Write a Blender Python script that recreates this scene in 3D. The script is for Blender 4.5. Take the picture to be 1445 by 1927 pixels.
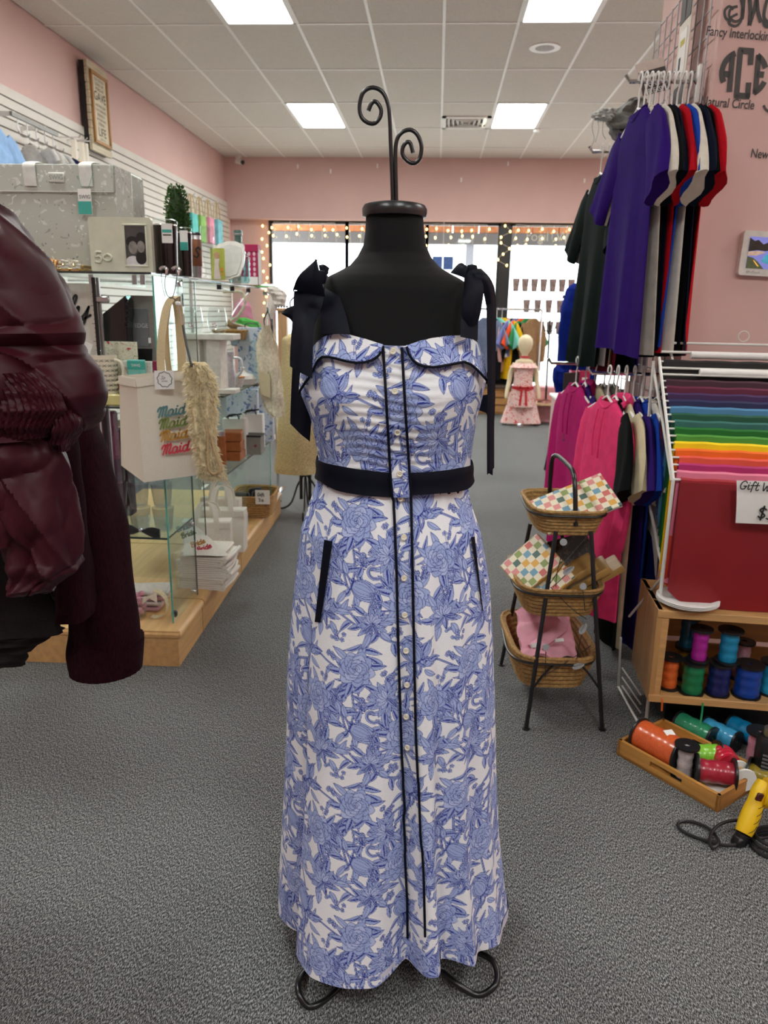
import bpy, math, random
import numpy as np
from math import sin, cos, pi, radians as rad, sqrt
from mathutils import Vector, Matrix
from mathutils.bvhtree import BVHTree

random.seed(7); RNG = np.random.default_rng(7)
SC = bpy.context.scene
for o in list(bpy.data.objects): bpy.data.objects.remove(o)
COL = SC.collection

# ---------------------------------------------------------------- camera (image taken as 1445x1927)
IW, IH, FPX = 1445, 1927, 1412.6
PITCH, YAW, ROLL, CAMH = .2612, -.0634, .0178, 1.36
_cp, _sp, _cy, _sy = cos(PITCH), sin(PITCH), cos(YAW), sin(YAW)
_f = Vector((_sy*_cp, _cy*_cp, -_sp)); _r0 = Vector((_cy, -_sy, 0)); _u0 = _r0.cross(_f)
_r = _r0*cos(ROLL) + _u0*sin(ROLL); _u = _u0*cos(ROLL) - _r0*sin(ROLL)
CAMP = Vector((0, 0, CAMH))
cam_data = bpy.data.cameras.new('camera'); cam = bpy.data.objects.new('camera', cam_data); COL.objects.link(cam)
cam.matrix_world = Matrix(((_r.x, _u.x, -_f.x, 0), (_r.y, _u.y, -_f.y, 0), (_r.z, _u.z, -_f.z, CAMH), (0, 0, 0, 1)))
cam_data.sensor_fit = 'VERTICAL'; cam_data.sensor_height = 36; cam_data.lens = 36*FPX/IH
cam_data.clip_start = .05; cam_data.clip_end = 200
cam_data.dof.use_dof = True; cam_data.dof.focus_distance = 1.4; cam_data.dof.aperture_fstop = 7.5
SC.camera = cam

# ---------------------------------------------------------------- world, view
world = bpy.data.worlds.new('World'); SC.world = world; world.use_nodes = True
bgn = world.node_tree.nodes['Background']; bgn.inputs[0].default_value = (.93, .97, 1, 1); bgn.inputs[1].default_value = 7.0
SC.view_settings.view_transform = 'Standard'; SC.view_settings.look = 'None'
SC.view_settings.exposure = 0.0; SC.view_settings.gamma = 1; SC.view_settings.use_curve_mapping = False
PANEL_STRENGTH = 30.0
try:
    SC.cycles.transparent_max_bounces = 32; SC.cycles.max_bounces = 12; SC.cycles.diffuse_bounces = 6
except Exception: pass

# ---------------------------------------------------------------- pixel helpers
def ray(px, py):
    return _r*((px-IW/2)/FPX) + _u*((IH/2-py)/FPX) + _f
def atY(px, py, Y): d = ray(px, py); return CAMP + d*(Y/d.y)
def atZ(px, py, Z): d = ray(px, py); return CAMP + d*((Z-CAMH)/d.z)
def atX(px, py, X): d = ray(px, py); return CAMP + d*(X/d.x)

# ---------------------------------------------------------------- mesh builder
class MB:
    def __init__(s): s.v = []; s.f = []; s.m = []
    def add(s, vs, fs, mi=0):
        b = len(s.v); s.v += [tuple(p) for p in vs]
        for f in fs: s.f.append([i+b for i in f]); s.m.append(mi)
        return s
    def box(s, c, d, rz=0, mi=0, bev=0, rx=0, ry=0):
        x, y, z = d[0]/2, d[1]/2, d[2]/2
        if bev > 0:
            b = min(bev, x*.9, y*.9, z*.9); P = []; F = []
            idx = {}
            for sx in (-1, 1):
                for sy in (-1, 1):
                    for sz in (-1, 1):
                        for k in range(3):
                            q = [sx*(x-b), sy*(y-b), sz*(z-b)]; q[k] = (sx*x, sy*y, sz*z)[k]
                            idx[sx, sy, sz, k] = len(P); P.append(q)
            I = lambda a, c2, d2, k: idx[a, c2, d2, k]
            for sg in (-1, 1):
                r = 1 if sg > 0 else -1
                F.append([I(sg,-1,-1,0), I(sg,1,-1,0), I(sg,1,1,0), I(sg,-1,1,0)][::r])
                F.append([I(-1,sg,-1,1), I(-1,sg,1,1), I(1,sg,1,1), I(1,sg,-1,1)][::r])
                F.append([I(-1,-1,sg,2), I(1,-1,sg,2), I(1,1,sg,2), I(-1,1,sg,2)][::r])
            for a in (-1, 1):
                for c2 in (-1, 1):
                    r = 1 if a*c2 > 0 else -1
                    F.append([I(a,c2,-1,0), I(a,c2,-1,1), I(a,c2,1,1), I(a,c2,1,0)][::r])
                    F.append([I(a,-1,c2,2), I(a,-1,c2,0), I(a,1,c2,0), I(a,1,c2,2)][::r])
                    F.append([I(-1,a,c2,1), I(-1,a,c2,2), I(1,a,c2,2), I(1,a,c2,1)][::r])
                    for d2 in (-1, 1):
                        rr = 1 if a*c2*d2 > 0 else -1
                        F.append([I(a,c2,d2,0), I(a,c2,d2,1), I(a,c2,d2,2)][::rr])
        else:
            P = [(sx*x, sy*y, sz*z) for sx in (-1, 1) for sy in (-1, 1) for sz in (-1, 1)]
            F = [[0,1,3,2], [4,6,7,5], [0,4,5,1], [2,3,7,6], [0,2,6,4], [1,5,7,3]]
        M = Matrix.Translation(c) @ Matrix.Rotation(rz, 4, 'Z') @ Matrix.Rotation(ry, 4, 'Y') @ Matrix.Rotation(rx, 4, 'X')
        return s.add([M @ Vector(p) for p in P], F, mi)
    def loft(s, rings, caps=(True, True), closed=True, mi=0, loop=False):
        n = len(rings[0]); P = [p for r in rings for p in r]; F = []
        R = len(rings)
        for i in range(R if loop else R-1):
            i2 = (i+1) % R
            for j in range(n if closed else n-1):
                k = (j+1) % n; F.append([i*n+j, i*n+k, i2*n+k, i2*n+j])
        if closed and not loop:
            if caps[0]: F.append(list(range(n))[::-1])
            if caps[1]: F.append([(R-1)*n+j for j in range(n)])
        return s.add(P, F, mi)
    def tube(s, path, r, n=8, closed=False, mi=0, flat=1.0):
        path = [Vector(p) for p in path]; N = len(path); rings = []; up = None
        for i, p in enumerate(path):
            if closed: t = path[(i+1) % N]-path[i-1]
            else: t = path[min(i+1, N-1)]-path[max(i-1, 0)]
            if t.length < 1e-9: t = Vector((0, 0, 1))
            t.normalize()
            if up is None:
                up = Vector((0, 0, 1)) if abs(t.z) < .9 else Vector((0, 1, 0))
            a = up - t*up.dot(t)
            if a.length < 1e-6: a = t.orthogonal()
            a.normalize(); up = a; b = t.cross(a)
            rr = r[i] if isinstance(r, (list, tuple)) else r
            rings.append([p + a*(cos(2*pi*j/n)*rr*flat) + b*(sin(2*pi*j/n)*rr) for j in range(n)])
        return s.loft(rings, loop=closed, mi=mi)
    def lathe(s, prof, n=24, c=(0, 0, 0), mi=0, sx=1, sy=1, caps=(True, True)):
        rings = [[(c[0]+r*sx*cos(2*pi*j/n), c[1]+r*sy*sin(2*pi*j/n), c[2]+z) for j in range(n)] for r, z in prof]
        return s.loft(rings, caps=caps, mi=mi)
    def prism(s, poly, o, u, v, th, mi=0):
        """polygon (a,b) -> o+u*a+v*b extruded by th along u x v"""
        o, u, v = Vector(o), Vector(u), Vector(v); n = u.cross(v).normalized()*th
        A = [o+u*a+v*b for a, b in poly]; B = [p+n for p in A]; k = len(poly)
        return s.add(A+B, [list(range(k))[::-1], [k+i for i in range(k)]] + [[i, (i+1) % k, k+(i+1) % k, k+i] for i in range(k)], mi)
    def sheet(s, rows, th=0.0, mi=0):
        """grid of points -> surface, with thickness th along its normals"""
        R, C = len(rows), len(rows[0]); A = [[Vector(p) for p in r] for r in rows]
        if th <= 0:
            return s.loft([[p for p in r] for r in A], closed=False, mi=mi)
        B = []
        for i in range(R):
            rr = []
            for j in range(C):
                du = A[i][min(j+1, C-1)]-A[i][max(j-1, 0)]; dv = A[min(i+1, R-1)][j]-A[max(i-1, 0)][j]
                nn = du.cross(dv)
                nn = nn.normalized() if nn.length > 1e-12 else Vector((0, 0, 1))
                rr.append(A[i][j]+nn*th)
            B.append(rr)
        P = [p for r in A for p in r]+[p for r in B for p in r]; o = R*C; F = []
        for i in range(R-1):
            for j in range(C-1):
                q = [i*C+j, i*C+j+1, (i+1)*C+j+1, (i+1)*C+j]
                F.append(q[::-1]); F.append([x+o for x in q])
        for j in range(C-1):
            F.append([j, j+1, o+j+1, o+j]); k = (R-1)*C+j; F.append([k+1, k, o+k, o+k+1])
        for i in range(R-1):
            k = i*C; F.append([k+C, k, o+k, o+k+C]); k = i*C+C-1; F.append([k, k+C, o+k+C, o+k])
        return s.add(P, F, mi)
    def mesh(s, name, mats, smooth=True):
        me = bpy.data.meshes.new(name); me.from_pydata(s.v, [], s.f)
        for m in (mats if isinstance(mats, (list, tuple)) else [mats]): me.materials.append(m)
        if any(s.m): me.polygons.foreach_set('material_index', s.m)
        if smooth:
            me.polygons.foreach_set('use_smooth', [True]*len(s.f))
            try: me.set_sharp_from_angle(angle=rad(38))
            except Exception: pass
        me.update(); return me

def link(name, me, parent=None, loc=(0, 0, 0), rz=0):
    o = bpy.data.objects.new(name, me); COL.objects.link(o); o.parent = parent
    o.location = loc; o.rotation_euler = (0, 0, rz); return o
def tag(o, label=None, cat=None, group=None, kind=None):
    for k, v in (('label', label), ('category', cat), ('group', group), ('kind', kind)):
        if v: o[k] = v
    return o
def thing(name, label, cat, loc=(0, 0, 0), rz=0, group=None):
    o = link(name, None, None, loc, rz); o.empty_display_size = .05
    return tag(o, label, cat, group)
def part(name, mb, mat, parent, smooth=True, loc=(0, 0, 0), rz=0, label=None):
    o = link(name, mb.mesh(name, mat, smooth), parent, loc, rz)
    return tag(o, label)
def single(name, label, cat, mb, mat, loc=(0, 0, 0), rz=0, group=None, smooth=True):
    return tag(link(name, mb.mesh(name, mat, smooth), None, loc, rz), label, cat, group)
def struct(name, mb, mat, parent=None, smooth=False):
    o = link(name, mb.mesh(name, mat, smooth), parent)
    if parent is None: o['kind'] = 'structure'
    return o
def copytree(o, parent=None, loc=None, rz=None):
    c = o.copy(); COL.objects.link(c); c.parent = parent
    if loc is not None: c.location = loc
    if rz is not None: c.rotation_euler = (0, 0, rz)
    for ch in [x for x in bpy.data.objects if x.parent == o]: copytree(ch, c)
    return c

# ---------------------------------------------------------------- materials
MATS = {}
def srgb(h):
    h = h.lstrip('#'); c = [int(h[i:i+2], 16)/255 for i in (0, 2, 4)]
    return tuple((x/12.92 if x <= .04045 else ((x+.055)/1.055)**2.4) for x in c)
def mat(name, col, rough=.6, metal=0, var=.08, scale=40, bump=0, bscale=200, spec=.5, trans=0, sheen=0, emit=None, estr=0, coat=0, obj=True, stretch=None, detail=3):
    """Principled with noise driven colour variation and optional bump"""
    if name in MATS: return MATS[name]
    if isinstance(col, str): col = srgb(col)
    m = bpy.data.materials.new(name); m.use_nodes = True; nt = m.node_tree; N = nt.nodes; L = nt.links
    b = N['Principled BSDF']; b.inputs['Roughness'].default_value = rough; b.inputs['Metallic'].default_value = metal
    b.inputs['Specular IOR Level'].default_value = spec; b.inputs['Transmission Weight'].default_value = trans
    b.inputs['Sheen Weight'].default_value = sheen; b.inputs['Coat Weight'].default_value = coat
    tc = N.new('ShaderNodeTexCoord'); src = tc.outputs['Object']
    if stretch:
        mp = N.new('ShaderNodeMapping'); mp.inputs['Scale'].default_value = stretch; L.new(src, mp.inputs[0]); src = mp.outputs[0]
    nz = N.new('ShaderNodeTexNoise'); nz.inputs['Scale'].default_value = scale; nz.inputs['Detail'].default_value = detail
    L.new(src, nz.inputs['Vector'])
    rp = N.new('ShaderNodeValToRGB'); rp.color_ramp.elements[0].position = .3; rp.color_ramp.elements[1].position = .7
    rp.color_ramp.elements[0].color = (*[c*(1-var) for c in col], 1); rp.color_ramp.elements[1].color = (*[min(1, c*(1+var)) for c in col], 1)
    L.new(nz.outputs['Fac'], rp.inputs[0]); L.new(rp.outputs[0], b.inputs['Base Color'])
    if bump:
        n2 = N.new('ShaderNodeTexNoise'); n2.inputs['Scale'].default_value = bscale; n2.inputs['Detail'].default_value = 2; L.new(src, n2.inputs['Vector'])
        bp = N.new('ShaderNodeBump'); bp.inputs['Strength'].default_value = min(1, bump); bp.inputs['Distance'].default_value = .004
        L.new(n2.outputs['Fac'], bp.inputs['Height']); L.new(bp.outputs[0], b.inputs['Normal'])
    if emit is not None:
        b.inputs['Emission Color'].default_value = (*(srgb(emit) if isinstance(emit, str) else emit), 1); b.inputs['Emission Strength'].default_value = estr
    MATS[name] = m; return m
def glassmat(name, tint=(.93, .97, .96), refl=.12, rough=.03):
    """thin clear pane: transparent with a fresnel reflection"""
    if name in MATS: return MATS[name]
    m = bpy.data.materials.new(name); m.use_nodes = True; nt = m.node_tree; N = nt.nodes; L = nt.links; N.clear()
    out = N.new('ShaderNodeOutputMaterial'); mx = N.new('ShaderNodeMixShader'); tr = N.new('ShaderNodeBsdfTransparent'); gl = N.new('ShaderNodeBsdfGlossy')
    lw = N.new('ShaderNodeLayerWeight'); pw = N.new('ShaderNodeMath'); pw.operation = 'POWER'; pw.inputs[1].default_value = 4.0; L.new(lw.outputs['Facing'], pw.inputs[0])
    nz = N.new('ShaderNodeTexNoise'); nz.inputs['Scale'].default_value = 3
    rg = N.new('ShaderNodeMapRange'); rg.inputs[3].default_value = rough*.6; rg.inputs[4].default_value = rough*1.4
    L.new(nz.outputs['Fac'], rg.inputs[0]); L.new(rg.outputs[0], gl.inputs['Roughness'])
    ad = N.new('ShaderNodeMath'); ad.operation = 'MULTIPLY_ADD'; ad.inputs[1].default_value = .5; ad.inputs[2].default_value = refl*.35
    L.new(pw.outputs[0], ad.inputs[0]); ad.use_clamp = True
    tr.inputs[0].default_value = (*tint, 1); gl.inputs[0].default_value = (.95, 1, .98, 1)
    L.new(ad.outputs[0], mx.inputs[0]); L.new(tr.outputs[0], mx.inputs[1]); L.new(gl.outputs[0], mx.inputs[2]); L.new(mx.outputs[0], out.inputs[0])
    MATS[name] = m; return m
def wood(name, col, ring=6, dark=.75, axis='X', rough=.45):
    if name in MATS: return MATS[name]
    if isinstance(col, str): col = srgb(col)
    m = bpy.data.materials.new(name); m.use_nodes = True; nt = m.node_tree; N = nt.nodes; L = nt.links; b = N['Principled BSDF']
    tc = N.new('ShaderNodeTexCoord'); mp = N.new('ShaderNodeMapping')
    sc = {'X': (1.2, 14, 14), 'Y': (14, 1.2, 14), 'Z': (14, 14, 1.2)}[axis]; mp.inputs['Scale'].default_value = sc
    nz = N.new('ShaderNodeTexNoise'); nz.inputs['Scale'].default_value = ring; nz.inputs['Detail'].default_value = 6
    rp = N.new('ShaderNodeValToRGB'); rp.color_ramp.elements[0].position = .35; rp.color_ramp.elements[1].position = .65
    rp.color_ramp.elements[0].color = (*[c*dark for c in col], 1); rp.color_ramp.elements[1].color = (*[min(1, c*1.08) for c in col], 1)
    L.new(tc.outputs['Object'], mp.inputs[0]); L.new(mp.outputs[0], nz.inputs['Vector']); L.new(nz.outputs['Fac'], rp.inputs[0]); L.new(rp.outputs[0], b.inputs['Base Color'])
    b.inputs['Roughness'].default_value = rough
    MATS[name] = m; return m

def carpet_mat():
    m = bpy.data.materials.new('carpet'); m.use_nodes = True; nt = m.node_tree; N = nt.nodes; L = nt.links; b = N['Principled BSDF']
    tc = N.new('ShaderNodeTexCoord')
    mp = N.new('ShaderNodeMapping'); mp.inputs['Scale'].default_value = (1, .34, 1); mp.inputs['Rotation'].default_value = (0, 0, -.28); L.new(tc.outputs['Object'], mp.inputs[0])
    n1 = N.new('ShaderNodeTexNoise'); n1.inputs['Scale'].default_value = 430; n1.inputs['Detail'].default_value = 3; n1.inputs['Roughness'].default_value = .7
    n2 = N.new('ShaderNodeTexNoise'); n2.inputs['Scale'].default_value = 2.2; n2.inputs['Detail'].default_value = 4
    L.new(mp.outputs[0], n1.inputs['Vector']); L.new(tc.outputs['Object'], n2.inputs['Vector'])
    r1 = N.new('ShaderNodeValToRGB'); e = r1.color_ramp.elements
    e[0].position = .38; e[0].color = (.014, .015, .016, 1); e[1].position = .62; e[1].color = (.37, .37, .36, 1)
    k = e.new(.5); k.color = (.088, .090, .090, 1)
    L.new(n1.outputs['Fac'], r1.inputs[0])
    mx = N.new('ShaderNodeMixRGB'); mx.blend_type = 'MULTIPLY'; mx.inputs[0].default_value = 1
    r2 = N.new('ShaderNodeMapRange'); r2.inputs[3].default_value = .85; r2.inputs[4].default_value = 1.12; L.new(n2.outputs['Fac'], r2.inputs[0])
    L.new(r1.outputs[0], mx.inputs[1]); L.new(r2.outputs[0], mx.inputs[2]); L.new(mx.outputs[0], b.inputs['Base Color'])
    b.inputs['Roughness'].default_value = .95; b.inputs['Specular IOR Level'].default_value = .15
    bp = N.new('ShaderNodeBump'); bp.inputs['Strength'].default_value = .22; bp.inputs['Distance'].default_value = .003
    L.new(n1.outputs['Fac'], bp.inputs['Height']); L.new(bp.outputs[0], b.inputs['Normal'])
    return m

M_CARPET = carpet_mat()
M_PINK = mat('pink_paint', '#d2afa8', .75, var=.03, scale=3, bump=.05, bscale=300)
M_TILE = mat('ceiling_tile_board', '#d9d3c9', .9, var=.05, scale=60, bump=.25, bscale=350, spec=.1)
M_TBAR = mat('white_enamel_bar', '#efece6', .5, var=.02)
M_SLAT = mat('slatwall_white', '#d2ccc3', .5, var=.03, scale=5)
M_SLOT = mat('slat_groove', '#4f3820', .8)
M_WHITE = mat('white_plastic', '#eceae6', .4, var=.03)
M_BLACKMET = mat('black_iron', (.006, .006, .007), .32, metal=0, var=.2, spec=.6)
M_BLACKPL = mat('black_plastic', (.008, .008, .009), .35, var=.2)
M_CHROME = mat('chrome', (.75, .75, .76), .15, metal=1, var=.05)
M_STEEL = mat('satin_steel', (.5, .5, .51), .35, metal=1, var=.06)
M_GLASS = glassmat('clear_glass')
M_GEDGE = mat('glass_edge_green', (.10, .42, .34), .15, var=.3, scale=8, spec=.8)
M_GEDGED = mat('glass_edge_dark', (.02, .035, .035), .12, var=.3, spec=.8)
M_MAPLE = wood('maple_laminate', '#cda56d', 3, .86, 'Y')
M_CANVAS = mat('canvas', '#ded6c6', .9, var=.05, scale=300, bump=.3, bscale=900)
M_PAPER = mat('white_paper', '#e8e6e2', .7, var=.02)
M_INK = mat('black_ink', (.02, .02, .02), .7)
# ================================================================ the room
CZ = 3.662; XL, XR, YB, YF = -3.42, 4.4, 12.78, -4.2
GX, GY = -.0224, 7.0432          # ceiling grid origin
struct('floor', MB().box(((XL+XR)/2, (YB+YF)/2, -.05), (XR-XL, YB-YF, .1)), M_CARPET)

ceil = struct('ceiling', MB().box(((XL+XR)/2, (YB+YF)/2, CZ+.1), (XR-XL+.2, YB-YF+.2, .1)), M_TILE)
LIGHT_COLS = (-3, 1, 5); LIGHT_ROWS = (-7, -4, -1, 2)
VENT = (0, 2)
tile_me = {}
def tile_mesh(w, d):
    k = (round(w, 3), round(d, 3))
    if k not in tile_me: tile_me[k] = MB().box((0, 0, 0), (w-.012, d-.012, .016), bev=.003).mesh('ceiling_tile', M_TILE, False)
    return tile_me[k]
cells = []
for i in range(-7, 8):
    for j in range(-10, 6):
        x0, x1 = max(GX+i*.6096, XL), min(GX+(i+1)*.6096, XR); y0, y1 = max(GY+j*1.2192, YF), min(GY+(j+1)*1.2192, YB)
        if x1-x0 < .03 or y1-y0 < .03: continue
        if i in LIGHT_COLS and j in LIGHT_ROWS and (i, j) != (1, -4): cells.append((i, j, x0, x1, y0, y1)); continue
        if (i, j) == VENT:
            y1 = y0+.61
        link('ceiling_tile', tile_mesh(x1-x0, y1-y0), ceil, ((x0+x1)/2, (y0+y1)/2, CZ+.014+random.uniform(-.001, .001)))
for i in range(-6, 8):
    x = GX+i*.6096
    if XL < x < XR: struct('grid_runner', MB().box((x, (YB+YF)/2, CZ+.003), (.025, YB-YF, .006)), M_TBAR, ceil)
for j in range(-9, 6):
    y = GY+j*1.2192
    if YF < y < YB: struct('grid_cross_bar', MB().box(((XL+XR)/2, y, CZ+.0035), (XR-XL, .022, .006)), M_TBAR, ceil)

M_DIFF = mat('light_diffuser', (.95, .97, .94), .6, emit=(.955, 1, .97), estr=PANEL_STRENGTH, var=.02)
names_l = {(-3, 2): 'lit ceiling light panel left of the black stand scroll, nearer the back wall',
           (1, 2): 'lit ceiling light panel between the air vent and hanging grey mesh bags',
           (-3, -1): 'large lit ceiling light panel cut by the top edge on the left',
           (1, -1): 'large lit ceiling light panel at the top edge above the round speaker'}
for (i, j, x0, x1, y0, y1) in cells:
    t = thing('ceiling_light', names_l.get((i, j), 'lit ceiling light panel in the %s column, %s row, outside the picture' % ({-3: 'left', 1: 'middle', 5: 'right'}[i], {-7: 'behind the camera', -4: 'above the dress', -1: 'third', 2: 'back'}[j])), 'ceiling light', ((x0+x1)/2, (y0+y1)/2, CZ), group='recessed ceiling light panels')
    w, d = x1-x0-.02, y1-y0-.02
    fr = MB()
    for sx in (-1, 1): fr.box((sx*(w/2-.012), 0, .012), (.024, d, .03))
    for sy in (-1, 1): fr.box((0, sy*(d/2-.012), .012), (w, .024, .03))
    part('frame', fr, M_TBAR, t, False)
    part('diffuser', MB().box((0, 0, .02), (w-.048, d-.048, .012)), M_DIFF, t, False)

# vent
vx0, vy0 = GX, GY+2*1.2192+.61
t = thing('air_vent', 'square louvred air vent in the ceiling beside a light panel', 'air vent', (vx0+.3048, vy0+.3, CZ))
m = MB()
for s in (-1, 1): m.box((s*.275, 0, .0), (.05, .6, .02)); m.box((0, s*.275, .0), (.6, .05, .02))
part('frame', m, M_TBAR, t, False)
part('duct', MB().box((0, 0, .06), (.5, .5, .02)), mat('duct_dark', '#4a4844', .8), t, False)
for k in range(4):
    r = .22-.055*k; m = MB()
    for s in (-1, 1):
        m.box((s*r, 0, .012), (.006, 2*r, .05), ry=s*.7); m.box((0, s*r, .012), (2*r, .006, .05), rx=-s*.7)
    part('louvre', m, M_TBAR, t, False)
c = atZ(1025, 91, CZ)
t = thing('ceiling_speaker', 'round white speaker set flush in a ceiling tile', 'speaker', c)
part('rim', MB().lathe([(.10, 0), (.135, -.001), (.14, .004), (.13, .012), (.10, .012)], 32), M_WHITE, t)
part('grille', MB().lathe([(.0, -.006), (.05, -.005), (.10, .002)], 32), mat('speaker_grille', '#b9b7b3', .7, scale=400, var=.3), t)
c = atZ(1010, 244, CZ)
single('smoke_detector', 'tiny white detector dome on the ceiling behind a light panel', 'smoke detector', MB().lathe([(.05, .004), (.05, -.015), (.035, -.03), (.0, -.033)], 20), M_WHITE, c)
c = atY(448, 297, 12.6); c.z = CZ
t = thing('security_camera', 'small white security camera mounted at the back left ceiling corner', 'security camera', c)
part('mount', MB().lathe([(.05, .002), (.05, -.02), (.02, -.03), (.018, -.06)], 16), M_WHITE, t)
part('body', MB().tube([(-.02, -.02, -.07), (.09, -.1, -.10)], .038, 14), M_WHITE, t)
part('lens', MB().tube([(.088, -.098, -.0995), (.10, -.108, -.104)], .034, 14), M_BLACKPL, t)

# left wall with slatwall boards
wl = struct('wall_left', MB().box((XL-.06, (YB+YF)/2, CZ/2), (.1, YB-YF+.2, CZ+.2)), M_PINK)
SLT = 2.965
struct('slat_groove_board', MB().box((XL-.004, (YB+3.2)/2, SLT/2), (.012, YB-3.2-.02, SLT)), M_SLOT, wl)
for k in range(37):
    zt = SLT+.03-k*.0765; zb = zt-.0675
    if k == 0: zt, zb = SLT+.035, SLT-.0375
    else: zt, zb = SLT-.0375-(k-1)*.0765-.0115, SLT-.0375-k*.0765
    struct('slat_board', MB().box((XL+.011, (YB+3.2)/2, (zt+zb)/2), (.018, YB-3.2-.02, zt-zb)), M_SLAT, wl)

# back wall: header above the shop window, jamb pieces
wb = struct('wall_back', MB().box(((XL+XR)/2, YB+.02, (2.775+CZ)/2+.03), (XR-XL+.2, .30, CZ-2.775+.1)), M_PINK)
struct('wall_jamb', MB().box(((XL-2.78)/2, YB+.12, 1.39), (-2.78-XL, .1, 2.79)), M_PINK, wb)
struct('wall_sill', MB().box(((XL+XR)/2, YB+.12, .06), (XR-XL, .1, .13)), mat('dark_sill', '#2b2a29', .5), wb)
for k, (hx, hy) in enumerate(((407+213, 0),)): pass
for px_, py_ in ((560, 313), (710, 312), (868, 338), (1100, 340), (622, 322), (956, 308)):
    p = atY(px_, py_, YB-.14); struct('ceiling_hook', MB().box((p.x, YB-.137, p.z), (.025, .012, .06)), M_WHITE, wb)
M_FRAME = mat('black_window_frame', (.012, .012, .013), .4)
M_PANE = glassmat('window_glass', (.97, .99, .985), .06)
xs = [-2.75, -1.5, -.2, .96]
def window(n, x0, x1, jamb=.05):
    w = struct('window_%d' % n, MB().box(((x0+x1)/2, YB+.09, 1.44), (x1-x0-jamb, .008, 2.56)), M_PANE)
    m = MB()
    for x in (x0, x1): m.box((x, YB+.09, 1.44), (jamb, .09, 2.64))
    for z in (.15, 2.735): m.box(((x0+x1)/2, YB+.09, z), (x1-x0, .09, .06))
    struct('window_frame', m, M_FRAME, w)
    return w
for n, (x0, x1) in enumerate(((-2.75, -1.5), (-1.5, -.2), (-.2, .96), (1.13, 2.35), (2.35, 3.4), (3.4, XR-.02)), 1): window(n, x0+.0, x1)
struct('trim_1', MB().box((1.045, YB+.08, 1.44), (.15, .14, 2.64)), M_FRAME)

# right shell, wall behind the camera
struct('wall_right', MB().box((XR+.05, (YB+YF)/2, CZ/2), (.1, YB-YF+.2, CZ+.2)), M_PINK)
struct('wall_front', MB().box(((XL+XR)/2, YF-.05, CZ/2), (XR-XL+.2, .1, CZ+.2)), M_PINK)
# pink partition block on the right: its lettered face turns slightly away
PCX, PCY, PANG = .895, 2.86, rad(9)
pu = Vector((cos(PANG), sin(PANG), 0))
B = Vector((PCX, PCY, 0)) + pu*3.45
FARY = 3.62
wp = struct('wall_partition', MB().prism([(PCX, PCY), (B.x, B.y), (B.x, B.y+.4), (PCX, FARY)], (0, 0, -.01), (1, 0, 0), (0, 1, 0), CZ+.0), M_PINK)

# ---------------------------------------------------------------- outdoors
struct('ground_outside', MB().box((0, YB+20.2, -.1), (60, 40, .1)), mat('pale_concrete', '#c9c7c2', .9, var=.06, scale=2))
t = thing('walkway_canopy', 'storefront walkway canopy with orange brick strip above grey fascia seen through window', 'canopy', (0, 15.3, 0))
zb = [atY(580, y, 15.3).z for y in (456, 435, 421)]
part('fascia', MB().box((1, .1, (zb[0]+zb[1])/2), (14, .2, zb[1]-zb[0])), mat('grey_fascia', '#7d7c7c', .8), t, False)
M_BRK = mat('orange_brick', '#d98f62', .85, var=.2, scale=9)
for k in range(24):
    part('brick', MB().box((-5+k*.5, .1, zb[1]+.085), (.48, .2, .16), bev=.01), M_BRK, t, False)
part('soffit', MB().box((1, -.7, zb[1]+.30), (14, 1.6, .1)), mat('grey_soffit', '#8a8886', .8), t, False)
for x in (.6, 6.2): part('post', MB().box((x, .25, 1.45), (.16, .16, 2.9)), mat('pale_post', '#b9c2cf', .6), t, False)
# ================================================================ floral print (drawn once as a repeat, in metres)
TW, TH_, PXM = .235, .275, .00042
CW, CH = int(round(TW/PXM)), int(round(TH_/PXM))
BASE = np.array(srgb('#e9eaee')); FILL = np.array(srgb('#a0afdb')); FILL2 = np.array(srgb('#b4c0e4')); LINE = np.array(srgb('#343f90')); DARK = np.array(srgb('#26308c'))
canvas = np.tile(BASE, (CH, CW, 1))
def _win(P, pad):
    x0, y0 = np.floor(P.min(0)-pad).astype(int); x1, y1 = np.ceil(P.max(0)+pad).astype(int)
    X, Y = np.meshgrid(np.arange(x0, x1+1), np.arange(y0, y1+1)); return X, Y
def fillp(P, col):
    P = np.asarray(P)/PXM; X, Y = _win(P, 1); ins = np.zeros(X.shape, bool); Q = np.roll(P, -1, 0)
    for (ax_, ay_), (bx, by) in zip(P, Q):
        if ay_ == by: continue
        c = (ay_ > Y) != (by > Y); ins ^= c & (X < (bx-ax_)*(Y-ay_)/(by-ay_)+ax_)
    canvas[Y[ins] % CH, X[ins] % CW] = col
def strokep(P, w, col, closed=False):
    P = np.asarray(P)/PXM; w = w/PXM
    if closed: P = np.vstack([P, P[:1]])
    X, Y = _win(P, w+1); D = np.full(X.shape, 1e9)
    for (ax_, ay_), (bx, by) in zip(P[:-1], P[1:]):
        dx, dy = bx-ax_, by-ay_; l2 = dx*dx+dy*dy+1e-9
        t = np.clip(((X-ax_)*dx+(Y-ay_)*dy)/l2, 0, 1); D = np.minimum(D, (X-ax_-t*dx)**2+(Y-ay_-t*dy)**2)
    a = np.clip(w/2+.5-np.sqrt(D), 0, 1)[..., None]
    yi, xi = Y % CH, X % CW; canvas[yi, xi] = canvas[yi, xi]*(1-a)+np.array(col)*a
OL = .0009
def shape(P, fill=FILL, lw=OL): fillp(P, fill); strokep(P, lw, LINE, True)
def rotp(P, a, c): ca, sa = cos(a), sin(a); P = np.asarray(P); return np.c_[c[0]+P[:, 0]*ca-P[:, 1]*sa, c[1]+P[:, 0]*sa+P[:, 1]*ca]
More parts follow.
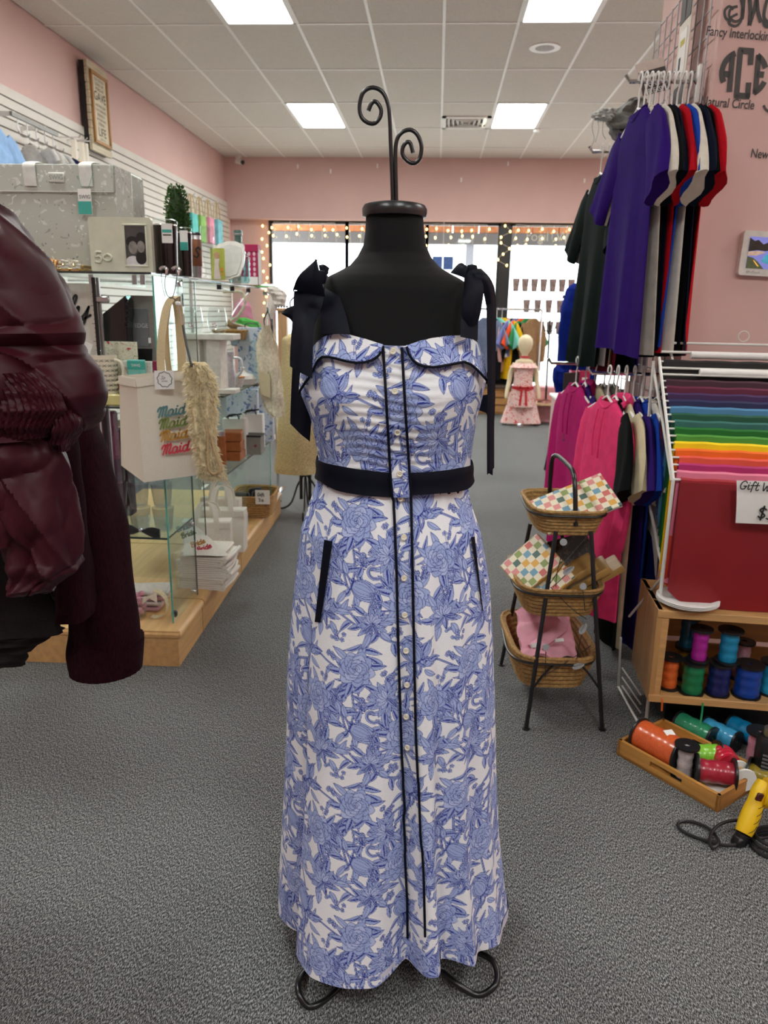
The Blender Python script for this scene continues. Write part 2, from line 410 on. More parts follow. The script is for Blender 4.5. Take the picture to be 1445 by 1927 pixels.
def leaf(c, L, w, a, bend=.3, fill=FILL, vein=True):
    t = np.linspace(0, 1, 16); cx = t*L; cy = bend*L*(t**2); ww = w*np.sin(pi*t**.8)**.9
    up = np.c_[cx, cy+ww/2]; dn = np.c_[cx, cy-ww/2][::-1]; P = rotp(np.vstack([up, dn[1:-1]]), a, c); shape(P, fill)
    if vein:
        k = np.vstack([np.c_[cx, cy-ww*.05][2:13], np.c_[cx, cy-ww*.26][2:13][::-1]]); fillp(rotp(k, a, c), DARK if random.random() < .55 else FILL2)
        strokep(rotp(np.c_[cx, cy], a, c), OL*.8, LINE)
def petal(c, L, w, a, fill=FILL, point=.5, stripes=2, dark=0):
    t = np.linspace(0, 1, 14); ww = w*np.sin(pi*np.clip(t, 0, 1)**(.9+point*.0))**(.6) * (1-(point*.5)*t**3)
    P = rotp(np.vstack([np.c_[t*L, ww/2], np.c_[t*L, -ww/2][::-1][1:-1]]), a, c); shape(P, fill)
    for k in range(stripes):
        o = (k-(stripes-1)/2)*.3; strokep(rotp(np.c_[t[2:11]*L, o*ww[2:11]], a, c), OL*.7, LINE)
    if dark: fillp(rotp(np.c_[[0, L*.55, 0], [w*.12, 0, -w*.12]], a, c), DARK)
def rose(c, r, a):
    for ring, (n, rr, wd) in enumerate(((9, 1, .75), (7, .78, .72), (6, .55, .6), (4, .34, .42))):
        for k in range(n):
            an = a+2*pi*k/n+ring*.4+random.uniform(-.12, .12); L = r*rr*random.uniform(.9, 1.08)
            petal(c, L, r*wd, an, FILL if (k+ring) % 3 else FILL2, .1, 2 if ring < 3 else 0, dark=(ring in (0, 2) and k % 3 == 0))
    th = np.linspace(0, 4*pi, 40); strokep(np.c_[c[0]+np.cos(th)*r*.2*th/(4*pi), c[1]+np.sin(th)*r*.2*th/(4*pi)], OL, LINE)
def peony(c, r, a):
    for k in range(9):
        an = a-2.2+4.4*k/8; petal(c, r*random.uniform(.85, 1.15), r*.36, an, FILL, .9, 2, dark=1)
    for k in range(5):
        an = a-1.1+2.2*k/4; petal(c, r*.62, r*.3, an, FILL2, .8, 1, dark=k % 2)
    for k in range(5): leaf(c, r*.75, r*.2, a+pi-1.0+.5*k, random.uniform(-.4, .4))
def tulip(c, r, a):
    for o, w in ((.55, .62), (-.55, .62), (.28, .66), (-.28, .66), (0, .7)):
        petal(c, r*1.5, r*w*1.25, a+o*.62, FILL, .8, 3, dark=1 if o else 0)
    th = np.linspace(-1.2, 1.2, 12); strokep(rotp(np.c_[-.05*r+.12*r*np.cos(th), .42*r*np.sin(th)], a, c), OL*2.2, DARK)
def little(c, r, a=0):
    for k in range(5): petal(c, r, r*.85, a+2*pi*k/5, FILL2 if k % 2 else FILL, .1, 0)
    th = np.linspace(0, 2*pi, 10); fillp(np.c_[c[0]+.2*r*np.cos(th), c[1]+.2*r*np.sin(th)], LINE)
def stem(P, w):
    P = np.asarray(P); strokep(P, w+2*OL, LINE); strokep(P, w, FILL); strokep(P+np.array([w*.2, 0]), w*.3, DARK)
def bez(p0, p1, p2, p3, n=26):
    t = np.linspace(0, 1, n)[:, None]; p0, p1, p2, p3 = map(np.asarray, (p0, p1, p2, p3))
    return (1-t)**3*p0+3*t*(1-t)**2*p1+3*t*t*(1-t)*p2+t**3*p3
flw = []
spots = [(.045, .05, 'rose', .037), (.165, .035, 'tulip', .030), (.105, .105, 'peony', .036), (.2, .118, 'rose', .034), (.035, .165, 'tulip', .031), (.14, .185, 'rose', .039), (.075, .235, 'peony', .033), (.212, .225, 'peony', .036), (.0, .105, 'little', .01)]
# curling stems between flowers
for i, (x, y, k, r) in enumerate(spots):
    for q in range(2):
        x2, y2, *_ = spots[(i+1+q*3) % len(spots)]
        if abs(x2-x) > .12: x2 += TW if x2 < x else -TW
        if abs(y2-y) > .14: y2 += TH_ if y2 < y else -TH_
        mx = random.uniform(-.05, .05); P = bez((x, y), (x+mx, y+.05), (x2-mx, y2-.05), (x2, y2)); stem(P, random.uniform(.0022, .0042))
        for s in range(3, 24, 4):
            d = P[min(s+1, 25)]-P[s]; an = math.atan2(d[1], d[0])+random.choice((-1, 1))*random.uniform(.5, 1.2)
            leaf(P[s], random.uniform(.024, .046), random.uniform(.009, .0135), an, random.uniform(-.6, .6))
random.seed(21)
def taken(x, y, m):
    for (a, b, k, r) in spots:
        dx = min(abs(a-x), TW-abs(a-x)); dy = min(abs(b-y), TH_-abs(b-y))
        if dx*dx+dy*dy < (r+m)**2: return True
    return False
n = 0
while n < 14:      # acanthus like curls and loose leaves
    x, y = random.uniform(0, TW), random.uniform(0, TH_)
    if taken(x, y, -.004): continue
    n += 1; a = random.uniform(0, 2*pi)
    if n % 4 == 0:
        th = np.linspace(0, 4.4, 30); rr = .016*(1-th/6.2); sg = random.choice((-1, 1))
        P = rotp(np.c_[rr*np.cos(th), sg*rr*np.sin(th)], a, (x, y)); stem(P, .005)
    else: leaf((x, y), random.uniform(.026, .044), random.uniform(.009, .013), a, random.uniform(-.7, .7))
for (x, y, k, r) in spots:
    if k == 'little': continue
    a0 = random.uniform(0, 2*pi)
    for q in range(6): leaf((x+r*.6*cos(a0+q*1.05), y+r*.6*sin(a0+q*1.05)), r*random.uniform(.8, 1.15), r*.36, a0+q*1.05, random.uniform(-.35, .35))
    {'rose': rose, 'tulip': tulip, 'peony': peony}[k]((x, y), r, random.uniform(0, 2*pi))
n = 0
while n < 11:
    x, y = random.uniform(0, TW), random.uniform(0, TH_)
    if taken(x, y, .006): continue
    n += 1
    for q in range(random.randint(3, 5)):
        c = (x+random.uniform(-.011, .011), y+random.uniform(-.011, .011)); strokep(np.array([(x, y+.012), c]), OL, LINE); little(c, random.uniform(.0042, .0058), random.uniform(0, 6))
def sample_print(U, V_):
    X = (U/PXM) % CW; Y = (V_/PXM) % CH; x0 = np.floor(X).astype(int) % CW; y0 = np.floor(Y).astype(int) % CH; fx = (X-np.floor(X))[..., None]; fy = (Y-np.floor(Y))[..., None]
    x1 = (x0+1) % CW; y1 = (y0+1) % CH
    return (canvas[y0, x0]*(1-fx)+canvas[y0, x1]*fx)*(1-fy)+(canvas[y1, x0]*(1-fx)+canvas[y1, x1]*fx)*fy

def print_mat():
    m = bpy.data.materials.new('blue_floral_cotton'); m.use_nodes = True; nt = m.node_tree; N = nt.nodes; L = nt.links; b = N['Principled BSDF']
    at = N.new('ShaderNodeAttribute'); at.attribute_name = 'print'
    tc = N.new('ShaderNodeTexCoord'); mp = N.new('ShaderNodeMapping'); mp.inputs['Scale'].default_value = (1, 1, 5)
    nz = N.new('ShaderNodeTexNoise'); nz.inputs['Scale'].default_value = 160; nz.inputs['Detail'].default_value = 3
    L.new(tc.outputs['Object'], mp.inputs[0]); L.new(mp.outputs[0], nz.inputs['Vector'])
    mr = N.new('ShaderNodeMapRange'); mr.inputs[3].default_value = .9; mr.inputs[4].default_value = 1.06; L.new(nz.outputs['Fac'], mr.inputs[0])
    mx = N.new('ShaderNodeMixRGB'); mx.blend_type = 'MULTIPLY'; mx.inputs[0].default_value = 1; L.new(at.outputs['Color'], mx.inputs[1]); L.new(mr.outputs[0], mx.inputs[2])
    L.new(mx.outputs[0], b.inputs['Base Color']); b.inputs['Roughness'].default_value = .85; b.inputs['Specular IOR Level'].default_value = .2
    bp = N.new('ShaderNodeBump'); bp.inputs['Strength'].default_value = .35; bp.inputs['Distance'].default_value = .0015; L.new(nz.outputs['Fac'], bp.inputs['Height']); L.new(bp.outputs[0], b.inputs['Normal'])
    return m
M_PRINT = print_mat()
M_NAVY = mat('navy_satin', (.0025, .0035, .010), .6, var=.1, bump=.04, bscale=500, spec=.16)
M_FORM = mat('black_form_cloth', (.006, .006, .0065), .88, var=.15, scale=300, bump=.2, bscale=700, spec=.2, sheen=.08)

def np_grid(name, P, colors, mat_, parent):
    """numpy grid R x C x 3 -> mesh with a print colour per vertex"""
    R, C = P.shape[:2]; idx = np.arange(R*C).reshape(R, C)
    q = np.stack([idx[:-1, :-1], idx[:-1, 1:], idx[1:, 1:], idx[1:, :-1]], -1).reshape(-1, 4)
    me = bpy.data.meshes.new(name); me.vertices.add(R*C); me.vertices.foreach_set('co', P.astype(np.float32).ravel())
    me.loops.add(q.size); me.loops.foreach_set('vertex_index', q.astype(np.int32).ravel())
    me.polygons.add(len(q)); me.polygons.foreach_set('loop_start', np.arange(0, q.size, 4, dtype=np.int32)); me.polygons.foreach_set('loop_total', np.full(len(q), 4, np.int32))
    me.polygons.foreach_set('use_smooth', np.ones(len(q), bool)); me.update(calc_edges=True)
    if colors is not None:
        a = me.color_attributes.new('print', 'FLOAT_COLOR', 'POINT'); a.data.foreach_set('color', np.concatenate([colors, np.ones(colors.shape[:2]+(1,))], -1).astype(np.float32).ravel())
    me.materials.append(mat_); o = bpy.data.objects.new(name, me); COL.objects.link(o); o.parent = parent; return o

# ================================================================ torso surface (shared by dress form and bodice)
AXY = 1.42
def row(y, l, r): a = atY(l, y, AXY); b = atY(r, y, AXY); return ((a.z+b.z)/2, (a.x+b.x)/2, (b.x-a.x)/2)
rows_t = [row(*k) for k in ((404, 685, 800), (440, 683, 803), (462, 680, 806), (484, 669, 816), (502, 654, 832), (514, 632, 852), (522, 616, 868), (531, 603, 882), (548, 594, 890), (580, 590, 894), (620, 585, 899), (668, 578, 908), (712, 570, 910), (745, 573, 903), (784, 589, 893), (820, 597, 887), (858, 604, 882), (880, 605, 882))]
bz = [(1.53, .052), (1.46, .055), (1.44, .07), (1.42, .088), (1.40, .098), (1.34, .108), (1.28, .120), (1.22, .132), (1.17, .126), (1.10, .108), (1.03, .105)]
zt_ = np.array([r[0] for r in rows_t])[::-1]; xt_ = np.array([r[1] for r in rows_t])[::-1]; at_ = np.array([r[2] for r in rows_t])[::-1]
bzz = np.array([b[0] for b in bz])[::-1]; bzv = np.array([b[1] for b in bz])[::-1]
def torso(th, z, off=0.0):
    """th: 0 = towards the camera, +90 deg = right"""
    xc = np.interp(z, zt_, xt_); a = np.interp(z, zt_, at_)+off; b = np.interp(z, bzz, bzv)+off
    s, c = np.sin(th), np.cos(th); e = .9
    X = xc+a*np.sign(s)*np.abs(s)**e; d = b*np.sign(c)*np.abs(c)**e
    bust = .016*np.exp(-((z-1.215)/.055)**2)*(np.exp(-((th-.62)/.38)**2)+np.exp(-((th+.62)/.38)**2))
    return np.stack([X, AXY-d-bust*(c > 0), np.broadcast_to(z, X.shape)], -1)
def smooth1(z): return z
# ---------------- dress form
fz = atZ(720, 1850, 0)
form = thing('dress_form', 'black cloth bust form on an iron stand with two curled scroll finials', 'dress form', (-.075, AXY, 0))
def rel(o, P): return P-np.array(o.location)
th = np.linspace(-pi, pi, 97)
zz = np.r_[np.linspace(1.02, 1.40, 40), np.linspace(1.405, 1.525, 40)]
P = np.stack([torso(th, np.full(97, z), -.004) for z in zz])
np_grid('bust', rel(form, P), None, M_FORM, form)
nk = rows_t[0]; cx = nk[1]
cap_c = (cx+.075, 0, 0)
part('neck_cap', MB().lathe([(0, 1.520), (.050, 1.520), (.0565, 1.522), (.0575, 1.528), (.0575, 1.535), (.054, 1.541), (.046, 1.5435), (0, 1.5435)], 48, (cx+.075, 0, 0)), M_BLACKMET, form)
def px_path(pts, Y, o): return [atY(x, y, Y)-o.location for x, y in pts]
def smooth_path(pts, n=6):
    P = [Vector(p) for p in pts]; out = []
    for i in range(len(P)-1):
        p0, p1, p2, p3 = P[max(i-1, 0)], P[i], P[i+1], P[min(i+2, len(P)-1)]
        for k in range(n):
            t = k/n; out.append(.5*((2*p1)+(p2-p0)*t+(2*p0-5*p1+4*p2-p3)*t*t+(3*p1-p0-3*p2+p3)*t**3))
    out.append(P[-1]); return out
s1 = [(739, 384), (737.5, 330), (735, 270), (733.5, 225), (730, 196), (719, 173), (700, 165), (683, 175), (676.5, 200), (680, 220), (692, 231), (705, 232), (715, 221), (717, 207), (711, 195), (704, 191), (698, 197), (693, 209)]
part('scroll_finial', MB().tube(smooth_path(px_path(s1, AXY, form)), .0036, 10), M_BLACKMET, form)
s2 = [(746, 384), (745, 340), (744, 300), (744.5, 276), (749, 258), (760, 247), (774, 245), (786, 255), (793, 275), (790, 297), (780, 307), (768, 304), (758, 292), (758, 278), (765, 268), (772, 270), (777, 288)]
part('scroll_finial', MB().tube(smooth_path(px_path(s2, AXY, form)), .0036, 10), M_BLACKMET, form)
part('pole', MB().tube([(0, 0, 1.05), (0, 0, .14)], .013, 14), M_BLACKMET, form)
def foot(pts):
    out = []
    for (x, y, Y) in pts:
        p = atZ(x, y, .0065) if Y is None else atY(x, y, Y)
        out.append(p-form.location)
    return out
fl = foot([(676, 1815, 1.30), (655, 1838, 1.265), (630, 1866, 1.235), (600, 1889, None), (578, 1893, None), (563, 1872, 1.20), (561, 1850, 1.225), (570, 1832, 1.26), (590, 1815, 1.30)])
fr_ = foot([(815, 1810, 1.31), (835, 1830, 1.28), (862, 1853, 1.255), (888, 1869, None), (908, 1871, None), (930, 1856, 1.255), (936, 1836, 1.275), (928, 1810, 1.30), (905, 1795, 1.32), (885, 1790, 1.33)])
for f_ in (fl, fr_):
    f2 = [Vector((0, 0, .16)), Vector((f_[0].x*.45, f_[0].y*.45, .13))]+f_
    part('scroll_foot', MB().tube(smooth_path(f2), .0065, 10), M_BLACKMET, form)
for sx in (-1, 1):
    f2 = [Vector((0, 0, .16)), Vector((sx*.08, .08, .12)), Vector((sx*.14, .14, .05)), Vector((sx*.19, .19, .0075)), Vector((sx*.22, .21, .012)), Vector((sx*.235, .2, .04)), Vector((sx*.22, .18, .07))]
    part('scroll_foot', MB().tube(smooth_path(f2), .0065, 10), M_BLACKMET, form)

# ================================================================ the dress
dress = thing('dress', 'blue and white floral button front sundress with navy shoulder bows on black form', 'dress', (-.075, AXY, .05))
# ray helpers onto the bodice / skirt surfaces
def bvh_of(P):
    R, C = P.shape[:2]; v = [tuple(p) for p in P.reshape(-1, 3)]; f = [(i*C+j, i*C+j+1, (i+1)*C+j+1, (i+1)*C+j) for i in range(R-1) for j in range(C-1)]
    return BVHTree.FromPolygons(v, f)
thc = np.linspace(-pi/2, pi/2, 90)
BV_T = bvh_of(np.stack([torso(thc, np.full(90, z), .004) for z in np.linspace(1.0, 1.42, 60)]))
def hit(bv, px, py):
    d = ray(px, py).normalized(); h = bv.ray_cast(CAMP, d); return h[0], h[1]
def th_of(p):
    xc = np.interp(p.z, zt_, xt_); a = np.interp(p.z, zt_, at_)+.004; s = max(-1, min(1, (p.x-xc)/a)); return math.copysign(math.asin(abs(s)**(1/.9)), s)
def curve_thz(pts):
    T, Z = [], []
    for x, y in pts:
        h, _ = hit(BV_T, x, y)
        if h is None: continue
        T.append(th_of(h)); Z.append(h.z)
    o = np.argsort(T); return np.array(T)[o], np.array(Z)[o]
neck = [(587, 660), (600, 643), (613, 634), (627, 630), (642, 629), (657, 630), (690, 639), (721, 649), (731, 650), (760, 651), (767, 650), (790, 642), (812, 637), (840, 633), (864, 632), (882, 637), (895, 645), (905, 656)]
nT, nZ = curve_thz(neck)
nT = np.r_[-pi, -1.75, nT, 1.75, pi]; nZ = np.r_[1.21, 1.215, nZ, 1.215, 1.21]
WZ = 1.062
# bodice
tb = np.r_[np.linspace(-pi, -1.75, 50)[:-1], np.linspace(-1.75, 1.75, 470), np.linspace(1.75, pi, 50)[1:]]
ztop = np.interp(tb, nT, nZ); tt = np.linspace(0, 1, 260)[:, None]
Zb = WZ+(ztop[None]-WZ)*tt; Tb = np.broadcast_to(tb, Zb.shape)
wr = .0012*np.sin(Zb*420+3*np.sin(Tb*5))*np.exp(-(Tb/.5)**2)+.0015*np.sin(Tb*9+Zb*30)
PB = torso(Tb, Zb, .004); PB[..., 1] -= wr
def arclen(P, c0):
    d = np.linalg.norm(np.diff(P, axis=1), axis=2); s = np.concatenate([np.zeros((P.shape[0], 1)), np.cumsum(d, 1)], 1); return s-s[:, c0:c0+1]
c0 = int(np.argmin(np.abs(tb)))
UB = arclen(PB, c0); VB = -(Zb-1.2)
np_grid('bodice', rel(dress, PB), sample_print(UB+.02, VB+.05), M_PRINT, dress)

# skirt
srows = [row(*k) for k in ((905, 600, 882), (938, 588, 884), (996, 569, 905), (1092, 557, 922), (1190, 547, 928), (1278, 541, 931), (1365, 541, 933), (1460, 537, 935), (1559, 532, 940), (1640, 527, 949), (1700, 525, 957), (1742, 523, 962))]
srows = [(s[0], s[1], s[2]) for s in srows]
srows[0] = (1.075, srows[0][1], .135)
sz = np.array([s[0] for s in srows])[::-1]; sx_ = np.array([s[1] for s in srows])[::-1]; sa = np.array([s[2] for s in srows])[::-1]
HEM = .062; ZT = 1.055
fold_t = np.array([-180, -165, -150, -135, -120, -105, -90, -75, -60, -51, -44, -30, -14, -3, 6, 11, 17, 23, 28, 34, 40, 50, 62, 74, 86, 100, 115, 130, 145, 160, 180.])
fold_r = np.array([.95, 1.06, .93, 1.05, .94, 1.03, 1.0, .97, .92, .86, 1.04, 1.10, 1.09, 1.07, .95, .90, 1.04, 1.05, .93, .96, 1.05, .95, 1.02, .96, 1.0, 1.0, .94, 1.06, .93, 1.05, .95])
def smooth_fold(n=721):
    t = np.linspace(-180, 180, n); r = np.interp(t, fold_t, fold_r); k = np.hanning(13); k /= k.sum()
    return np.radians(t), np.convolve(np.r_[r[-7:-1], r, r[1:7]], k, 'same')[6:-6]
FT, FR = smooth_fold()
def skirt(th, z):
    z = np.asarray(z, float); t = np.clip((ZT-z)/(ZT-HEM), 0, 1)
    xc = np.interp(z, sz, sx_); a = np.interp(z, sz, sa); b = a*(.76+.12*t)
    f = 1+(np.interp(th, FT, FR)-1)*t**.95*1.85 + .012*np.sin(th*11+2*t)*np.clip(t*4, 0, 1)*(1-t)
    gather = .0015*np.sin(th*34+1.5*np.sin(th*3))*np.exp(-t*7)
    sd = np.abs(np.sin(th))**3; f = f*(1-sd)+sd*(1+(f-1)*.25)
    return np.stack([xc+(a*f+gather)*np.sin(th), AXY-(b*f+gather)*np.cos(th), z+0*th], -1)
ts = np.r_[np.linspace(-pi, -1.85, 90)[:-1], np.linspace(-1.85, 1.85, 640), np.linspace(1.85, pi, 90)[1:]]
NR = 760
hemz = HEM+.008*np.sin(ts*2+.8)+.004*np.sin(ts*5)+.026*np.clip(np.cos(ts), 0, 1)
Zs = ZT+(hemz[None]-ZT)*np.linspace(0, 1, NR)[:, None]
PS = skirt(np.broadcast_to(ts, Zs.shape), Zs)
US = arclen(PS, int(np.argmin(np.abs(ts)))); VS = -(Zs-1.2)*1.03
np_grid('skirt', rel(dress, PS), sample_print(US+.10, VS+.11), M_PRINT, dress)
# hem turn-up so the skirt edge has body
hm = PS[-1]; hem_rows = [[tuple(p) for p in hm[::4]], [tuple(p+np.array([0, .004 if p[1] < AXY else -.004, .02])) for p in hm[::4]]]
part('hem_lining', MB().sheet([[Vector(q)-dress.location for q in r] for r in hem_rows]), mat('cotton_reverse', '#c9c8d6', .9), dress)
zc = np.linspace(ZT, HEM+.015, 90); tc_ = np.linspace(-1.7, 1.7, 160)
PSC = np.stack([skirt(tc_, np.full(160, z)) for z in zc]); BV_S = bvh_of(PSC)

# waistband: navy sash between bodice and skirt
def band_hit(px, py):
    h, n = hit(BV_T, px, py); return h
topb = curve_thz([(607, 868), (640, 876), (690, 884), (733, 889), (769, 889), (820, 886), (860, 880), (880, 876)])
botb = curve_thz([(610, 905), (640, 922), (690, 931), (735, 934), (775, 930), (820, 927), (872, 920)])
tw = np.linspace(-pi, pi, 200)
zt2 = np.interp(tw, np.r_[-pi, topb[0], pi], np.r_[topb[1][0], topb[1], topb[1][-1]]); zb2 = np.interp(tw, np.r_[-pi, -1.4, botb[0], 1.4, pi], np.r_[1.05, 1.05, botb[1], 1.05, 1.05])
rws = []
for k in range(9):
    z = zt2+(zb2-zt2)*k/8; Q = torso(tw, np.maximum(z, 1.03), .0075+.001*sin(k*.8)+.0045*(k/8)); rws.append([Vector(p)-dress.location for p in Q])
part('waistband', MB().sheet([r[::-1] for r in rws], .0), M_NAVY, dress, label='navy satin waistband')

# collar flaps with navy piping
def flap(topT, topZ, low, sgn):
    lT, lZ = low; T = np.linspace(lT.min(), lT.max(), 260); zl = np.interp(T, lT, lZ); zt = np.interp(T, topT, topZ)+.001
    t = np.linspace(0, 1, 60)[:, None]; Z = zt+(zl-zt)*t; Pf = torso(np.broadcast_to(T, Z.shape), Z, .004)
    off = .003+.009*t
    nrm = np.stack([np.sin(T), -np.cos(T), 0*T], -1); Pf = Pf+nrm[None]*off[..., None]
    o = np_grid('collar', rel(dress, Pf), sample_print(arclen(Pf, 130)+.03+sgn*.09, -(Z-1.2)+.18), M_PRINT, dress)
    part('piping', MB().tube([Vector(p)-dress.location for p in Pf[-1][::4]], .0023, 8), M_NAVY, o)
lowL = curve_thz([(721, 651), (719, 660), (714, 669), (703, 677), (690, 681), (675, 682), (657, 679), (640, 674), (627, 671), (616, 671), (608, 678), (600, 695), (590, 714), (581, 727), (574, 740)])
lowR = curve_thz([(764, 652), (767, 664), (774, 676), (783, 684), (794, 688), (810, 690), (824, 688), (845, 684), (864, 680), (876, 685), (885, 693), (898, 708), (906, 718)])
flap(nT, nZ, lowL, -1); flap(nT, nZ, lowR, 1)

# placket piping, buttons, pocket welts: laid on the cloth
def on_dress(px, py, off=.004):
    best = None
    for bv in (BV_T, BV_S):
        h, n = hit(bv, px, py)
        if h is not None and (bv is BV_S or h.z > 1.05):
            if best is None or h.y < best[0].y: best = (h, n)
    if best is None: h = atY(px, py, AXY-.2); return h-dress.location, Vector((0, -1, 0))
    n = best[1]; n = -n if n.y > 0 else n
    return best[0]+n*off-dress.location, n
def wband(px, py, off):
    h, n = hit(BV_T, px, py); n = -n if n.y > 0 else n; return h+n*off-dress.location
def dens(pts, step=12):
    out = []
    for (x0, y0), (x1, y1) in zip(pts[:-1], pts[1:]):
        k = max(1, int(math.hypot(x1-x0, y1-y0)/step))
        out += [(x0+(x1-x0)*i/k, y0+(y1-y0)*i/k) for i in range(k)]
    return out+[pts[-1]]
for pts in ([(721, 652), (727, 754), (735, 889), (739, 931), (745, 1074), (748, 1220), (752, 1365), (754, 1426), (762, 1559), (769, 1692), (770, 1763)],
            [(756, 655), (762, 754), (770, 889), (772, 931), (777, 1103), (781, 1249), (784, 1377), (788, 1460), (792, 1559), (797, 1640), (800, 1760)]):
    part('placket_piping', MB().tube([(wband(x, y, .0080+.005*max(0, (y-868)/65)) if 860 < y < 936 else on_dress(x, y, .0045)[0]) for x, y in dens(pts)], .0024, 8), M_NAVY, dress)
# placket strip over the waistband
strip = []
for k in range(7):
    y = 862+k*11.8; xa = 733+.05*(y-862); strip.append([wband(xa+(36)*j/10, y, .0068+.005*max(0, (y-868)/65)) for j in range(11)])
sp_ = np.array([[tuple(p) for p in r] for r in strip]); big = np.stack([np.linspace(0, 1, 60)]*60)
gi = np.linspace(0, 6, 80); gj = np.linspace(0, 10, 50)
def resample(A, gi, gj):
    i0 = np.minimum(gi.astype(int), A.shape[0]-2); j0 = np.minimum(gj.astype(int), A.shape[1]-2); fi = (gi-i0)[:, None, None]; fj = (gj-j0)[None, :, None]
    return (A[i0][:, j0]*(1-fi)+A[i0+1][:, j0]*fi)*(1-fj)+(A[i0][:, j0+1]*(1-fi)+A[i0+1][:, j0+1]*fi)*fj
spd = resample(sp_, gi, gj)
np_grid('placket', spd, sample_print(spd[..., 0]+.02+dress.location.x*0, -(spd[..., 2])+.05), M_PRINT, dress)
M_BTN = mat('pearl_button', '#e6dfcd', .25, var=.1, scale=200, coat=.5)
btn = MB().lathe([(0, .0026), (.0030, .0024), (.0036, .0034), (.0052, .0034), (.0058, .002), (.0056, 0), (0, 0)], 20)
bme = btn.mesh('button', M_BTN)
hole = MB()
for s in (-1, 1): hole.lathe([(0, .0030), (.0007, .0029), (.0007, .0022)], 8, (s*.0012, 0, 0))
hme = hole.mesh('button_hole', mat('button_thread', '#8d7f66', .8))
for x, y in ((739.5, 662), (743, 737), (748, 812), (752, 889), (754.5, 938), (760, 1011), (759.5, 1087), (760.5, 1156), (764, 1223), (766, 1287), (766, 1347), (768.5, 1405)):
    p, n = on_dress(x, y, .003)
    if 870 < y < 936: p = wband(x, y, .0085)
    o = link('button', bme, dress, p); o.rotation_euler = n.to_track_quat('Z', 'Y').to_euler(); link('button_hole', hme, o)
def ribbon_px(rows_px, off, th, nm, matl, parent, n=5):
    rws = []
    for (a, b) in rows_px: rws.append([on_dress(a[0]+(b[0]-a[0])*j/n, a[1]+(b[1]-a[1])*j/n, off)[0] for j in range(n+1)])
    return part(nm, MB().sheet(rws, th), matl, parent)
def between(a0, b0, a1, b1, k): return [((a0[0]+(a1[0]-a0[0])*i/k, a0[1]+(a1[1]-a0[1])*i/k), (b0[0]+(b1[0]-b0[0])*i/k, b0[1]+(b1[1]-b0[1])*i/k)) for i in range(k+1)]
ribbon_px(between((613, 1016), (628, 1019), (595, 1170), (606, 1171), 14), .004, -.002, 'pocket_welt', M_NAVY, dress)
ribbon_px(between((883, 1012), (890, 1010), (904, 1148), (906, 1150), 14), .004, -.002, 'pocket_welt', M_NAVY, dress)

# shoulder straps and bows
def ribbon3(rows3, th=.0012, n=8, wave=0, ph=0):
    """rows3: list of ((px,py,Y),(px,py,Y)) edges -> cloth sheet"""
    A = smooth_path([atY(*a)-dress.location for a, b in rows3], 5); Bq = smooth_path([atY(*b)-dress.location for a, b in rows3], 5); R = []
    for i, (a, b) in enumerate(zip(A, Bq)):
        R.append([a.lerp(b, j/n)+Vector((0, -wave*sin(pi*j/n*1.0)-.10*wave*sin(j*1.3+ph+i*.2), 0)) for j in range(n+1)])
    return MB().sheet(R, th)
YS = AXY
bl = part('strap', ribbon3([((606, 628, 1.315), (659, 628, 1.300)), ((604, 590, 1.33), (650, 590, 1.318)), ((600, 555, 1.36), (637, 555, 1.345)), ((598, 530, 1.40), (622, 528, 1.395)), ((600, 520, 1.43), (615, 518, 1.43)), ((600, 530, 1.47), (622, 530, 1.47))], wave=.004), M_NAVY, dress, label='navy strap tied in a bow on the left shoulder')
part('bow_tail', ribbon3([((553, 548, 1.355), (612, 540, 1.35)), ((552, 580, 1.34), (606, 575, 1.335)), ((549, 620, 1.325), (592, 610, 1.31)), ((546, 660, 1.315), (589, 650, 1.295)), ((545, 689, 1.31), (587, 712, 1.285))], wave=.008), M_NAVY, bl)
part('bow_tail', ribbon3([((550, 690, 1.40), (585, 700, 1.40)), ((547, 760, 1.39), (588, 745, 1.39)), ((546, 797, 1.385), (583, 831, 1.385))], wave=.006), M_NAVY, bl)
part('bow_loop', ribbon3([((551, 546, 1.34), (552, 549, 1.385)), ((560, 522, 1.315), (565, 515, 1.385)), ((578, 505, 1.305), (590, 497, 1.385)), ((594, 489, 1.31), (597, 488, 1.38))], wave=.0), M_NAVY, bl)
part('bow_loop', ribbon3([((595, 488, 1.30), (596, 489, 1.302)), ((575, 506, 1.295), (603, 520, 1.30)), ((560, 524, 1.295), (608, 540, 1.305)), ((551, 545, 1.31), (612, 559, 1.315))], wave=.012), M_NAVY, bl)
part('bow_loop', ribbon3([((600, 500, 1.37), (606, 522, 1.36)), ((610, 499, 1.37), (612, 519, 1.365)), ((619, 505, 1.385), (617, 514, 1.385))], wave=.006), M_NAVY, bl)
part('bow_loop', ribbon3([((552, 575, 1.40), (553, 612, 1.40)), ((540, 580, 1.40), (545, 600, 1.40)), ((530, 588, 1.40), (532, 592, 1.40))], wave=.004), M_NAVY, bl)
part('bow_knot', MB().lathe([(0, -.012), (.008, -.010), (.011, 0), (.008, .010), (0, .012)], 14, tuple(atY(603, 522, 1.325)-dress.location)), M_NAVY, bl)
br = part('strap', ribbon3([((866, 634, 1.298), (898, 640, 1.315)), ((868, 590, 1.312), (899, 590, 1.325)), ((872, 548, 1.34), (899, 545, 1.345)), ((874, 522, 1.38), (900, 518, 1.38)), ((876, 510, 1.42), (900, 508, 1.42)), ((876, 522, 1.47), (900, 522, 1.47))], wave=.004), M_NAVY, dress, label='navy strap tied in a bow on the right shoulder')
